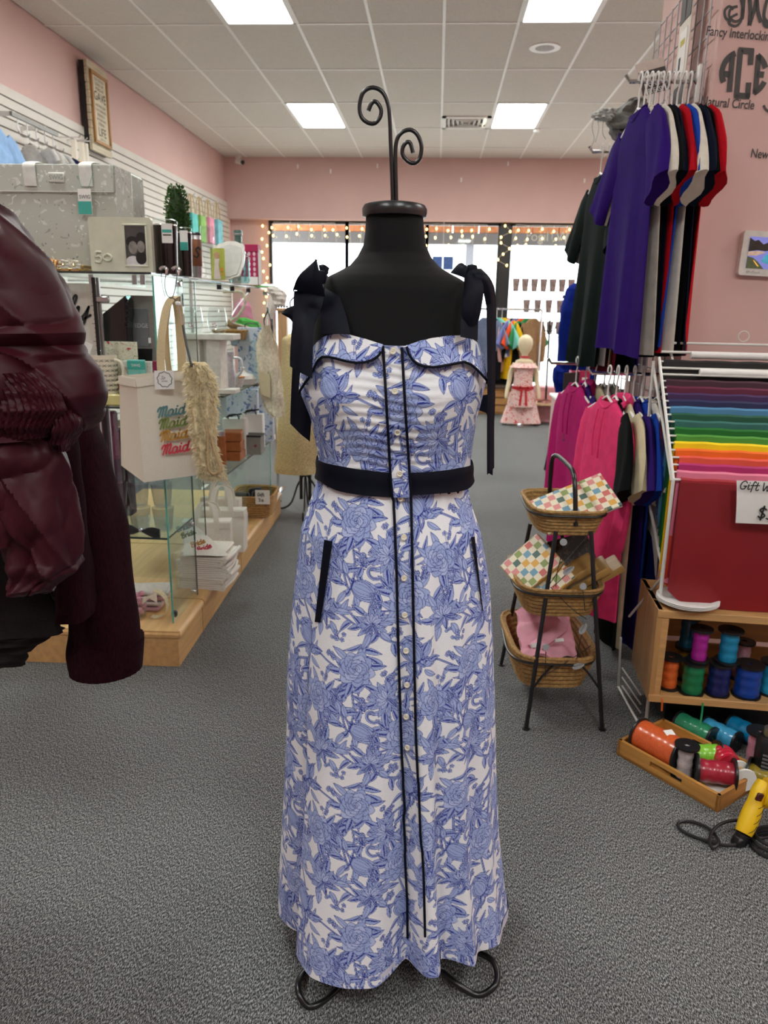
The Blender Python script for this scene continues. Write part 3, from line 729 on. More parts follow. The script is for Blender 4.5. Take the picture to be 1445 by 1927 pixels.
part('bow_loop', ribbon3([((874, 523, 1.33), (884, 508, 1.33)), ((871, 560, 1.31), (909, 535, 1.315)), ((870, 590, 1.305), (905, 585, 1.31)), ((873, 612, 1.31), (898, 612, 1.315))], wave=.008), M_NAVY, br)
part('bow_loop', ribbon3([((848, 514, 1.40), (876, 524, 1.38)), ((862, 498, 1.40), (878, 512, 1.38)), ((870, 496, 1.405), (882, 506, 1.385))], wave=.006), M_NAVY, br)
part('bow_loop', ribbon3([((885, 507, 1.345), (905, 505, 1.345)), ((893, 518, 1.32), (920, 520, 1.335)), ((908, 545, 1.325), (930, 540, 1.345)), ((915, 575, 1.34), (933, 565, 1.36))], wave=.006), M_NAVY, br)
part('bow_tail', ribbon3([((908, 525, 1.345), (922, 522, 1.36)), ((915, 560, 1.345), (933, 560, 1.365)), ((917, 640, 1.345), (933, 640, 1.365)), ((918, 720, 1.345), (932, 720, 1.365)), ((917, 800, 1.345), (930, 800, 1.365)), ((917, 893, 1.345), (930, 880, 1.365))], wave=.002), M_NAVY, br)
part('bow_tail', ribbon3([((900, 745, 1.43), (932, 740, 1.43)), ((899, 770, 1.43), (931, 780, 1.43)), ((918, 787, 1.43), (930, 795, 1.43)), ((919, 890, 1.43), (927, 895, 1.43))], wave=.0), M_NAVY, br)
part('bow_knot', MB().lathe([(0, -.013), (.008, -.011), (.011, 0), (.008, .011), (0, .013)], 14, tuple(atY(888, 512, 1.35)-dress.location)), M_NAVY, br)
# ================================================================ generic object builders
def text_mb(body, size=.05, bold=0, shear=0, align='CENTER'):
    cu = bpy.data.curves.new('tmp_text', 'FONT'); cu.body = body; cu.size = size; cu.align_x = align; cu.shear = shear; cu.offset = bold; cu.resolution_u = 4
    ob = bpy.data.objects.new('tmp_text', cu); COL.objects.link(ob); dg = bpy.context.evaluated_depsgraph_get(); dg.update()
    me = ob.evaluated_get(dg).to_mesh(); vs = [v.co.copy() for v in me.vertices]; fs = [list(p.vertices) for p in me.polygons]
    ob.evaluated_get(dg).to_mesh_clear(); bpy.data.objects.remove(ob); bpy.data.curves.remove(cu); return vs, fs
def text_on(name, body, o, u, v, size, matl, parent, bold=0, shear=0, align='CENTER', sx=1.0, eps=.0012):
    o, u, v = Vector(o), Vector(u).normalized(), Vector(v).normalized(); n = u.cross(v)
    vs, fs = text_mb(body, size, bold, shear, align); return part(name, MB().add([o+u*p.x*sx+v*p.y+n*eps for p in vs], fs), matl, parent, False)
GL = {'M': (1.0, [[(0, .62), (.08, .85), (.25, .95), (.3, .7), (.2, .05)], [(.3, .75), (.5, .98), (.55, .8), (.48, .1)], [(.55, .8), (.78, .98), (.85, .8), (.75, .2), (.85, .05), (1, .15)]]),
      'a': (.68, [[(.5, .5), (.35, .62), (.12, .5), (.1, .15), (.3, .03), (.48, .25), (.52, .58), (.5, .15), (.62, .05), (.75, .15)]]),
      'i': (.32, [[(.08, .55), (.14, .6), (.12, .2), (.2, .05), (.35, .15)], [(.17, .84), (.18, .85)]]),
      'd': (.72, [[(.5, .5), (.35, .62), (.12, .5), (.1, .15), (.3, .03), (.48, .25), (.6, 1), (.52, .15), (.62, .05), (.78, .15)]]),
      'o': (.6, [[(.3, .6), (.1, .45), (.1, .15), (.3, .03), (.5, .2), (.5, .45), (.3, .6), (.38, .5), (.6, .55)]]),
      'B': (.8, [[(.25, .9), (.15, .1)], [(.05, .75), (.25, 1), (.6, .95), (.6, .7), (.3, .55), (.65, .5), (.7, .2), (.4, .03), (.15, .1)]]),
      'r': (.45, [[(.08, .5), (.15, .6), (.1, .05)], [(.12, .4), (.3, .62), (.42, .52)]]),
      'e': (.55, [[(.12, .3), (.45, .4), (.4, .6), (.2, .6), (.08, .3), (.2, .05), (.45, .08), (.6, .2)]]),
      'l': (.5, [[(.05, .1), (.3, .6), (.42, 1.05), (.3, 1.1), (.2, .7), (.22, .1), (.35, .02), (.55, .2)]]),
      'y': (.7, [[(0, .5), (.1, .6), (.12, .25), (.25, .05), (.45, .25), (.6, .6)], [(.6, .6), (.5, -.1), (.35, -.45), (.15, -.4), (.3, -.1), (.75, .2)]]),
      'G': (.8, [[(.7, .8), (.5, 1), (.2, .85), (.08, .45), (.2, .08), (.5, .05), (.65, .35), (.4, .4), (.75, .42)]]),
      'f': (.5, [[(.5, .9), (.35, 1.05), (.25, .8), (.2, -.2)], [(.02, .55), (.5, .58)]]),
      't': (.4, [[(.2, .95), (.15, .15), (.3, .03), (.42, .15)], [(.0, .62), (.4, .64)]]),
      'W': (1.0, [[(.05, 1), (.2, .05), (.45, .7), (.6, .05), (.95, 1)]]),
      '$': (.6, [[(.5, .78), (.3, .88), (.1, .7), (.3, .5), (.5, .3), (.3, .1), (.08, .2)], [(.33, 1.02), (.28, -.05)]]),
      '3': (.6, [[(.08, .85), (.35, .98), (.5, .78), (.25, .55), (.52, .35), (.4, .05), (.08, .1)]]),
      '2': (.6, [[(.08, .75), (.3, .95), (.5, .75), (.08, .05), (.55, .07)]]), '0': (.6, [[(.3, .95), (.08, .5), (.3, .05), (.52, .5), (.3, .95)]]),
      'S': (.6, [[(.55, .8), (.35, .98), (.12, .78), (.3, .52), (.5, .28), (.3, .03), (.05, .18)]]), ' ': (.35, [])}
def strokes_mb(m, txt, o, u, v, h, w, slant=.0, eps=.0012):
    o, u, v = Vector(o), Vector(u).normalized(), Vector(v).normalized(); nn = u.cross(v)*eps; x = 0
    for ch in txt:
        gw, ss = GL.get(ch, GL['o'])
        for st in ss:
            pts = smooth_path([Vector((x+a+slant*b, b, 0)) for a, b in st], 5) if len(st) > 1 else [Vector((x+st[0][0], st[0][1], 0))]
            pts = [p*h for p in pts]; L, R = [], []
            for i, p in enumerate(pts):
                t = pts[min(i+1, len(pts)-1)]-pts[max(i-1, 0)]; t = t.normalized() if t.length > 1e-9 else Vector((1, 0, 0)); q = Vector((-t.y, t.x, 0))*w/2; L.append(p+q); R.append(p-q)
            f = lambda p: o+u*p.x+v*p.y+nn
            if len(L) > 1: m.loft([[f(a), f(b)] for a, b in zip(L, R)], closed=False)
            for p in (pts[0], pts[-1]):
                m.add([f(p+Vector((cos(k*pi/5)*w/2, sin(k*pi/5)*w/2, 0))) for k in range(10)], [list(range(10))])
        x += gw
    return x*h
def strokes_on(name, txt, o, u, v, h, w, matl, parent, slant=0, eps=.0012):
    m = MB(); strokes_mb(m, txt, o, u, v, h, w, slant, eps); return part(name, m, matl, parent, False)
FX, FZ = Vector((1, 0, 0)), Vector((0, 0, 1))
def interp_rows(rows, n):
    R = np.array(rows, float); t = np.linspace(0, 1, len(R)); q = np.linspace(0, 1, n); return np.stack([np.interp(q, t, R[:, k]) for k in range(R.shape[1])], 1)
def pxloft(rows, dep, n=32, k=40, wr=.006, fr=3, seed=0, caps=(True, True), pleat=0, pf=20, vf=26, crease=0):
    """cloth volume from silhouette rows (py, pxl, pxr, Y): world rings with wrinkles"""
    R = interp_rows(rows, k); rings = []; rg = random.Random(seed); ph = [rg.uniform(0, 6) for _ in range(6)]
    for i, (y, l, r, Y) in enumerate(R):
        a, b = atY(l, y, Y), atY(r, y, Y); c = (a+b)/2; hw = (b-a).length/2; d = min(dep, hw*1.6); ring = []
        for j in range(n):
            an = 2*pi*j/n; w = wr*(sin(fr*an+ph[0]+i/k*5)+.6*sin((fr+2)*an+ph[1]-i/k*vf*.3)+.5*sin(an+ph[2]+i/k*vf))+pleat*sin(an*pf+.6*sin(i*.9))+(crease*((1-abs(sin(an*2.5+i/k*8+ph[3]+.8*sin(an*3+i/k*6))))**2-(1-abs(sin(an*2-i/k*11+ph[4]+.9*sin(an*2+4*i/k))))**2) if crease else 0)
            ring.append(Vector((c.x+(hw+w*.5)*cos(an), c.y-(d+w)*sin(an), c.z+(b.z-a.z)*.5*cos(an))))
        rings.append(ring)
    return MB().loft(rings, caps=caps)
def lathe_on(m, prof, c, n=24, mi=0): return m.lathe(prof, n, c, mi)
def cable(pts, r, n=6, k=6): return MB().tube(smooth_path(pts, k), r, n)

# ================================================================ display platform and glass cases (left)
ROT = rad(1.75)
XS = -1.0                       # glass side plane
for (y0, y1, lb) in ((2.627, 2.97, 'short maple display platform at the near corner under the glass case'), (2.975, 3.73, 'maple display platform section carrying the folded tote stack'), (3.735, 4.96, 'long maple display platform section farthest back on the left')):
    x0 = -.954-(y0-2.627)*math.tan(ROT)
    t = thing('display_platform', lb, 'platform', (x0, y0, 0), ROT, 'maple platform sections')
    part('kick_box', MB().box((-.48, (y1-y0)/2, .0615), (.95, y1-y0-.004, .123)), M_MAPLE, t, False)
    pr = [(0, .0), (.0, .012), (-.006, .021), (-.016, .025), (-.96, .025), (-.96, 0)]
    m = MB(); D = y1-y0-.003
    m.loft([[(a+.006, 0, .124+b) for a, b in pr], [(a+.006, D, .124+b) for a, b in pr]])
    if y0 < 2.7: m.loft([[(-.96, -.006+(.0 if b < .02 else .008), .124+b) for b in (0, .012, .021, .025)], [(.004, -.006+(.0 if b < .02 else .008), .124+b) for b in (0, .012, .021, .025)]], closed=False)
    part('top_board', m, M_MAPLE, t, True)
PZ = .149
caseA = thing('glass_display_case', 'near glass display case holding framed gifts and a bow print mug', 'display case', (XS, 2.70, PZ))
def shelf(par, x0, x1, y0, y1, z, name='shelf', edge=M_GEDGED, right=True):
    o = part(name, MB().box(((x0+x1)/2, (y0+y1)/2, z), (x1-x0, y1-y0, .006)), M_GLASS, par, False)
    part('front_edge', MB().box(((x0+x1)/2, y0-.001, z), (x1-x0, .0025, .0075)), edge, o, False)
    if right: part('side_edge', MB().box((x1+.001, (y0+y1)/2, z), (.0025, y1-y0, .0065)), M_GEDGED, o, False)
TOPZ = 1.478
shelf(caseA, -.80, 0, -.02, .84, TOPZ-PZ-.004, 'top_shelf')
shelf(caseA, -.80, -.004, .0, .30, 1.0-PZ); shelf(caseA, -.80, -.004, .0, .30, .50-PZ)
p = part('side_pane', MB().box((0, .155, .66), (.006, .31, 1.315)), M_GLASS, caseA, False)
part('green_edge', MB().box((0, -.001, .66), (.0062, .003, 1.315)), M_GEDGE, p, False)
part('green_edge', MB().box((0, .311, .66), (.0062, .003, 1.315)), M_GEDGED, p, False)
p = part('back_pane', MB().box((-.4, .50, .66), (.78, .006, 1.315)), M_GLASS, caseA, False)
part('green_edge', MB().box((-.01, .50, .66), (.003, .007, 1.315)), M_GEDGED, p, False)
for dx in (-.215, -.225): part('post', MB().box((dx+.0, .02 if dx < -.22 else .035, .66), (.010, .010, 1.3)), M_BLACKPL if dx < -.22 else M_STEEL, caseA, False)
for z in (.03, .33, .82, 1.30): part('pane_clip', MB().box((-.004, .28, z), (.024, .02, .02), bev=.003), M_CHROME, caseA)
for z in (.03,): part('pane_clip', MB().box((-.004, .03, z), (.02, .02, .024), bev=.003), M_BLACKPL, caseA)
part('bracket', MB().box((-.195, .02, 1.235), (.05, .012, .022), bev=.004), M_STEEL, caseA)
for dx in (-.09, -.06, -.25): part('shelf_support', MB().tube([(dx, .06, TOPZ-PZ-.04), (dx, .06, TOPZ-PZ-.008)], .009, 12), M_STEEL, caseA)
caseB = thing('glass_display_case', 'farther glass display case holding stemless glasses and white pitchers', 'display case', (XS, 3.55, PZ))
shelf(caseB, -.72, 0, .0, .97, TOPZ-PZ-.004, 'top_shelf'); shelf(caseB, -.72, -.004, 0, .95, .952-PZ); shelf(caseB, -.72, -.004, 0, .95, .57-PZ)
p = part('end_pane', MB().box((-.33, .975, .66), (.66, .006, 1.32)), M_GLASS, caseB, False)
part('green_edge', MB().box((.0, .975, .66), (.003, .007, 1.32)), M_GEDGE, p, False)
p = part('middle_pane', MB().box((-.37, .43, .42), (.70, .005, .83)), M_GLASS, caseB, False)
for z in (.45, .80, 1.30, .06): part('pane_clip', MB().box((-.004, .965, z), (.03, .025, .022), bev=.003), M_CHROME, caseB)
for dy in (.16, .4, .74): part('shelf_support', MB().tube([(-.05, dy, TOPZ-PZ-.03), (-.05, dy, TOPZ-PZ-.008)], .012, 12), M_BLACKPL, caseB)

# ---------------------------------------------------------------- on top of the case
def motif_mat(name, base, cols, scale=26, size=.28):
    if name in MATS: return MATS[name]
    m = bpy.data.materials.new(name); m.use_nodes = True; nt = m.node_tree; N = nt.nodes; L = nt.links; b = N['Principled BSDF']; b.inputs['Roughness'].default_value = .6
    tc = N.new('ShaderNodeTexCoord'); last = None
    bc = N.new('ShaderNodeRGB'); bc.outputs[0].default_value = (*srgb(base), 1); last = bc.outputs[0]
    for i, (c, sc, th) in enumerate(cols):
        mp = N.new('ShaderNodeMapping'); mp.inputs['Location'].default_value = (i*3.7, i*1.3, i*2.1); mp.inputs['Rotation'].default_value = (.0, i*.9, i*.6); L.new(tc.outputs['Object'], mp.inputs[0])
        nz = N.new('ShaderNodeTexNoise'); nz.inputs['Scale'].default_value = sc*1.3; nz.inputs['Detail'].default_value = 0; L.new(mp.outputs[0], nz.inputs['Vector'])
        ad = N.new('ShaderNodeMixRGB'); ad.inputs[0].default_value = .06; L.new(mp.outputs[0], ad.inputs[1]); L.new(nz.outputs['Color'], ad.inputs[2])
        vo = N.new('ShaderNodeTexVoronoi'); vo.inputs['Scale'].default_value = sc; L.new(ad.outputs[0], vo.inputs['Vector'])
        lt = N.new('ShaderNodeMath'); lt.operation = 'LESS_THAN'; lt.inputs[1].default_value = th; L.new(vo.outputs['Distance'], lt.inputs[0])
        mx = N.new('ShaderNodeMixRGB'); mx.inputs[2].default_value = (*srgb(c), 1); L.new(lt.outputs[0], mx.inputs[0]); L.new(last, mx.inputs[1]); last = mx.outputs[0]
    L.new(last, b.inputs['Base Color']); MATS[name] = m; return m
M_COOL = motif_mat('pale_motif_nylon', '#b9bcb2', [('#cfd1c9', 24, .24), ('#dfe1d9', 30, .18), ('#9a9c92', 27, .15), ('#7d857c', 21, .10)])
M_TEAL = mat('teal_card', '#3fa79a', .5, var=.04); M_TEALL = mat('light_teal_card', '#7cc9bf', .5, var=.04)
a, b_ = atY(-70, 316, 2.95), atY(231, 318, 2.95); zb_, zt2_ = 1.481, b_.z
bag = thing('cooler_bag', 'large pale grey cooler tote printed with tiny motifs standing on the glass case', 'bag', ((a.x+b_.x)/2, 2.95, TOPZ))
W_ = b_.x-a.x; Hh = zt2_-TOPZ
m = MB(); rr = []
for k in range(9):
    z = .001+(Hh-.001)*k/8; s = 1-.01*sin(pi*k/8); bul = .012*sin(pi*k/8)
    rr.append([(sx*W_/2*s, sy*(.075+bul*(1-abs(sx))), z) for sx, sy in [(x, -1) for x in np.linspace(-1, 1, 9)]+[(x, 1) for x in np.linspace(1, -1, 9)]])
part('body', m.loft(rr), M_COOL, bag)
part('top_band', MB().box((0, -.088, Hh-.045), (W_*.995, .006, .09), bev=.002), M_COOL, bag)
part('seam', MB().box((0, -.0925, Hh-.092), (W_*.99, .003, .003)), M_PAPER, bag)
def fpx(px, py, Y, o): return atY(px, py, Y)-o.location
for (l, r, y1) in ((40, 67, 352), (145, 174, 355)):
    c = fpx((l+r)/2, 316, 2.85, bag); w = .05
    part('handle', MB().tube(smooth_path([(c.x, -.096, Hh-.075), (c.x, -.098, Hh-.03), (c.x, -.09, Hh+.004), (c.x, 0, Hh+.012), (c.x, .08, Hh-.02)], 5), .024, 8, flat=.12), mat('white_webbing', '#dcdcd6', .7), bag)
lp = part('logo_patch', MB().box((*fpx(106, 334, 2.855, bag)[:2], fpx(106, 334, 2.855, bag).z), (.062, .008, .034), bev=.004), mat('cream_rubber', '#cfd0c6', .5), bag)
text_on('lettering', 'SWIG', fpx(106, 338, 2.8485, bag), FX, FZ, .022, mat('grey_ink', '#7f8783', .6), lp, sx=.95)
tgp = part('hang_tag', MB().box(tuple(fpx(160, 380, 2.84, bag)), (.049, .002, .088)), M_PAPER, bag, False)
part('teal_half', MB().box(tuple(fpx(160, 391, 2.8385, bag)), (.049, .001, .044)), M_TEAL, tgp, False)
text_on('lettering', 'SWIG', fpx(160, 374, 2.837, bag), FX, FZ, .018, M_INK, tgp, sx=.95)
part('cord', MB().tube(smooth_path([fpx(147, 330, 2.84, bag), fpx(152, 348, 2.84, bag), fpx(160, 362, 2.84, bag), fpx(168, 348, 2.84, bag), fpx(174, 328, 2.84, bag)], 4), .0008, 6), M_TEAL, tgp)
a = atY(225, 330, 3.2); b_ = atY(258, 330, 3.2)
single('cooler_bag', 'second pale printed cooler bag, only its right edge showing behind the large one', 'bag', MB().box((0, 0, (b_.z-TOPZ)/2), (.22, .14, b_.z-TOPZ-.001), bev=.01), M_COOL, (b_.x-.11, 3.2, TOPZ+.001))

# photo frame "50"
o = atY(230, 450, 2.76); w50 = .226; h50 = .186
fr5 = thing('photo_frame', 'cream ceramic picture frame embossed 50 with a black and white photo', 'photo frame', (atY(232, 497, 2.76).x, 2.76, TOPZ))
M_CER = mat('cream_ceramic', '#cfd0bb', .3, var=.05, scale=25, bump=.5, bscale=30, coat=.3)
def rr_poly(x0, x1, y0, y1, r, n=5):
    P = []
    for cx_, cy_, a0 in ((x1-r, y1-r, 0), (x0+r, y1-r, 90), (x0+r, y0+r, 180), (x1-r, y0+r, 270)):
        P += [(cx_+r*cos(rad(a0+90*k/n)), cy_+r*sin(rad(a0+90*k/n))) for k in range(n+1)]
    return P
part('frame_body', MB().prism(rr_poly(-w50/2, w50/2, .002, h50, .008), (0, .012, 0), FX, FZ, .024), M_CER, fr5)
px0, px1, pz0, pz1 = -.012+.03, .092, .026, .158
m = MB()
for (xa, xb, za, zb3) in ((px0-.006, px1+.006, pz1, pz1+.006), (px0-.006, px1+.006, pz0-.006, pz0), (px0-.006, px0, pz0, pz1), (px1, px1+.006, pz0, pz1)): m.box(((xa+xb)/2, -.0145, (za+zb3)/2), (xb-xa, .006, zb3-za), bev=.0015)
part('inner_rim', m, M_CER, fr5)
ph = part('photo', MB().box(((px0+px1)/2, -.0125, (pz0+pz1)/2), (px1-px0, .002, pz1-pz0)), mat('photo_grey', '#4a4a4a', .3, var=.4, scale=18), fr5, False)
def disc(m, c, rx, rz, y, n=18): return m.add([(c[0]+rx*cos(2*pi*k/n), y, c[1]+rz*sin(2*pi*k/n)) for k in range(n)], [list(range(n))])
pcx = (px0+px1)/2
part('print_light', disc(disc(MB(), (pcx-.012, .035), .028, .022, -.0138), (pcx+.026, .036), .016, .016, -.0138), mat('photo_light', '#d2d2d2', .4), ph, False)
part('print_face', disc(disc(MB(), (pcx-.010, .085), .016, .022, -.0142), (pcx+.019, .088), .014, .020, -.0142), mat('photo_skin', '#8a8580', .4, var=.25, scale=60), ph, False)
part('print_hair', disc(disc(disc(MB(), (pcx-.012, .105), .022, .018, -.0140), (pcx+.021, .115), .019, .022, -.0139), (pcx+.018, .05), .02, .022, -.0140), mat('photo_dark', '#1d1c1c', .4), ph, False)
dg = MB()
for txt, ox in (('5', -.098), ('0', -.066)):
    pts = {'5': [(.022, .034), (.006, .034), (.004, .019), (.016, .020), (.022, .010), (.016, .0), (.002, .002)], '0': [(.014, .028), (.003, .021), (.003, .011), (.014, .005), (.025, .011), (.025, .021), (.014, .028)]}[txt]
    dg.tube(smooth_path([Vector((ox+a_*1.15, -.0145, .034+b2)) for a_, b2 in pts], 5), .0042, 8)
part('raised_digits', dg, M_CER, fr5)

# hair clips
def claw(label, px, Y, col, cat='hair clip'):
    c = atY(px, 480, Y); t = thing('hair_claw', label, cat, (c.x, Y, TOPZ), 0, 'tortoise hair claws'); M = mat('tortoise_'+col[1:], col, .2, var=.5, scale=60, coat=.5)
    for k in range(6):
        x = -.03+.012*k
        part('tooth', cable([(x, -.016, .002), (x+.003, -.02, .018), (x, -.006, .035), (x-.002, .008, .03)], .0042), M, t)
    part('spine', cable([(-.034, -.002, .034), (0, -.004, .038), (.034, -.002, .034)], .006), M, t)
claw('amber tortoise hair claw on the glass case left of the white flower clips', 90, 2.74, '#b98444'); claw('brown tortoise hair claw on the glass case behind the amber one', 97, 2.80, '#7d5a34')
for i, (px, Y, lb) in enumerate(((121, 2.74, 'white flower hair clip beside the tortoise claw'), (141, 2.75, 'white flower hair clip nearest the cream photo frame'))):
    c = atY(px, 487, Y); t = thing('flower_clip', lb, 'hair clip', (c.x, Y, TOPZ), 0, 'white flower hair clips')
    for q in range(7):
        a_ = 2*pi*q/7; part('petal', MB().lathe([(0, -.002), (.008, 0), (.010, .004), (0, .006)], 10, (.013*cos(a_), -.006, .022+.013*sin(a_)), sx=1, sy=.6), mat('cream_flower', '#e9e4d4', .6), t)
    part('centre', MB().lathe([(0, -.004), (.006, 0), (0, .006)], 10, (0, -.014, .022)), mat('gold_metal', (.7, .5, .18), .25, metal=1), t)
    part('stem_clip', MB().box((0, .0, .0055), (.03, .012, .010), bev=.002), MATS['gold_metal'], t)
c = atY(155, 487, 2.86); single('gold_tray', 'slim gold edged tray tilted behind the hair clips', 'tray', MB().box((0, 0, .0075), (.22, .07, .012), bev=.003).box((.1, 0, .019), (.012, .07, .012), bev=.002), mat('antique_gold', '#9c8557', .4, metal=.4), (c.x-.06, 2.80, TOPZ))

def tumbler(name, label, px, ybot, Y, wpx, ytop, prof, mats=None, group=None, X=None, cat='tumbler'):
    """lathe thing on the case top; prof = list of (part, material, [(r,z)...]) with r,z as fractions of width / height"""
    p = atY(px, (ybot+ytop)/2, Y); sc = p.y and (p-CAMP).length/FPX
    R = wpx*(p-CAMP).dot(_f)/FPX/2; Hq = atY(px, ytop, Y).z-TOPZ-.001
    t = thing(name, label, cat, (p.x, Y, TOPZ+.001), 0, group)
    for nm, mt, pr in prof: part(nm, MB().lathe([(r*R, z*Hq) for r, z in pr], 32), mt, t)
    return t, R, Hq
M_BROWNT = mat('dark_brown_enamel', (.012, .006, .005), .25, var=.2, coat=.4)
M_CLEAR = glassmat('clear_acrylic', (.95, .97, .97), .10)
TUM = lambda mt: [('body', mt, [(0, 0), (.86, 0), (.88, .02), (1, .86), (1, .865), (0, .865)]), ('steel_rim', M_CHROME, [(.985, .866), (1.0, .87), (1.0, .89), (.985, .895), (0, .895)]), ('lid', M_CLEAR, [(.97, .896), (1.03, .92), (1.03, .96), (.9, .985), (.5, .99), (0, .99)])]
t, R, Hq = tumbler('tumbler', 'larger dark brown insulated tumbler with a white hang tag', 311, 513, 2.84, 48, 412, TUM(M_BROWNT), None, 'dark brown tumblers')
tg = part('hang_tag', MB().box((R*.55, -R*1.02, Hq*.72), (.038, .002, .066), rz=.1), M_PAPER, t, False); part('stripe', MB().box((R*.55, -R*1.02-.0015, Hq*.76), (.034, .001, .010), rz=.1), M_TEAL, tg, False)
part('print_line', MB().box((R*.55, -R*1.02-.0015, Hq*.69), (.03, .001, .004), rz=.1), M_INK, tg, False)
t, R, Hq = tumbler('tumbler', 'smaller dark brown tumbler with a teal and white hang tag', 347, 520, 3.02, 30, 427, TUM(M_BROWNT), None, 'dark brown tumblers')
tg = part('hang_tag', MB().box((R*.35, -R*1.05, Hq*.72), (.03, .002, .07)), M_PAPER, t, False); part('teal_half', MB().box((R*.35, -R*1.05-.0015, Hq*.60), (.03, .001, .03)), M_TEAL, tg, False)
t, R, Hq = tumbler('travel_mug', 'steel travel mug with brown leather wrap and black initial', 370, 523, 3.14, 19, 440, [('body', M_STEEL, [(0, 0), (.85, 0), (.9, .05), (.9, .08), (.95, .09), (.93, .13), (.97, .14), (.95, .2), (1, .22), (1, .95), (.9, .97), (0, .97)]), ('leather_wrap', mat('brown_leather', '#7c4a2c', .5, var=.12), [(1.02, .26), (1.05, .27), (1.06, .86), (1.02, .87)]), ('lid', M_BLACKPL, [(1.0, .97), (1.02, 1.0), (.8, 1.03), (0, 1.03)])])
strokes_on('initial', 'S', (-R*.3, -R*1.07, Hq*.45), FX, FZ, .04, .006, M_INK, t, .2)
t, R, Hq = tumbler('glass_vase', 'tall clear glass vase with narrow waist between leather mug and white scalloped frame', 391, 528, 3.26, 26, 425, [('vase', M_CLEAR, [(0, 0), (.75, 0), (.8, .03), (.55, .06), (.5, .12), (.8, .45), (.98, .75), (1.0, .88), (.9, 1.0), (.86, 1.0), (.94, .86), (.74, .45), (.44, .14), (0, .12)])], cat='vase')

# scalloped frame with a card leaning on it
p = atY(425, 492, 3.42); t = thing('scalloped_frame', 'white scalloped picture tray leaning beside the glass bottle', 'frame', (p.x, 3.42, TOPZ))
hh = atY(425, 452, 3.42).z-TOPZ; ww = .135
sc_ = []
for k in range(48):
    a_ = 2*pi*k/48; ca, sa_ = cos(a_), sin(a_); e = .55; r_ = 1+.035*cos(8*a_); sc_.append((ww/2*math.copysign(abs(ca)**e, ca)*r_, hh/2+hh/2*math.copysign(abs(sa_)**e, sa_)*r_*.95))
part('rim', MB().prism(sc_, (0, .0, 0.004), FX, Vector((.12, .25, 1)).normalized(), .012), mat('glazed_white', '#dcd9d1', .25, coat=.4), t)
part('panel', MB().prism([(a_*.82, hh/2+(b2-hh/2)*.84) for a_, b2 in sc_], (0, -.0135, .003), FX, Vector((.12, .25, 1)).normalized(), .002), mat('grey_panel', '#c3c2bd', .4), t)
p = atY(412, 505, 3.36); t = thing('greeting_card', 'small green card picturing a lady in a pale gown', 'card', (p.x, 3.345, TOPZ-.001))
part('card', MB().box((0, 0, .067), (.062, .002, .13)), mat('olive_card', '#b7bd52', .6, var=.08), t, False)
part('printed_gown', MB().prism([(-.02, .005), (.012, .005), (.004, .06), (.008, .09), (-.012, .09), (-.014, .06)], (0, -.002, 0), FX, FZ, .0006), mat('pale_gown', '#e7d9cf', .6), t, False)
part('printed_head', disc(MB(), (-.003, .102), .011, .014, -.0026), mat('card_skin', '#c99a7c', .6), t, False)
part('printed_flowers', disc(disc(MB(), (.016, .045), .008, .008, -.0026), (.02, .028), .006, .006, -.0026), mat('card_orange', '#d9973f', .6), t, False)
t, R, Hq = tumbler('glass_bottle', 'pale blue green ribbed glass bottle with a narrow neck', 449, 537, 3.72, 39, 433, [('bottle', glassmat('aqua_glass', (.62, .80, .80), .12), [(0, 0), (.9, 0), (.98, .03), (1, .12), (1, .42), (.97, .5), (.8, .58), (.45, .66), (.36, .74), (.36, .9), (.42, .92), (.42, .99), (.34, 1), (.30, .93), (.30, .74), (0, .7)]), ('stopper_ring', M_STEEL, [(.42, .90), (.45, .905), (.45, .93), (.42, .935)])], cat='bottle')
for k in range(10):
    a_ = 2*pi*k/10; part('rib', MB().tube([(R*1.0*cos(a_), R*1.0*sin(a_), Hq*.04), (R*1.0*cos(a_), R*1.0*sin(a_), Hq*.44)], .003, 6), MATS['aqua_glass'], t)
p0, p1 = atY(452, 460, 4.02), atY(486, 535, 4.02); hh = p0.z-TOPZ
t = thing('gift_box', 'tall magenta box with rows of pale round ornaments on the case end', 'box', ((p0.x+p1.x)/2, 4.02, TOPZ+.001)); ww = p1.x-p0.x
M_MAG = mat('magenta_card', '#a8124f', .5, var=.06)
part('box', MB().box((0, .03, hh/2), (ww, .06, hh), bev=.002), M_MAG, t)
part('lid', MB().box((0, .03, hh-.018), (ww*1.08, .066, .036), bev=.002), M_MAG, t)
part('white_side', MB().box((ww/2+.004, .03, hh*.45), (.004, .058, hh*.86)), M_PAPER, t, False)
part('white_foot', MB().box((0, -.001, .022), (ww*.98, .003, .04)), M_PAPER, t, False)
for k in range(5):
    for q in (-1, 0, 1): part('ornament', disc(MB(), (q*ww*.3, hh*(.27+.125*k)), .007, .010, -.0015), mat('pale_foil', '#d9b9c0', .3), t, False)
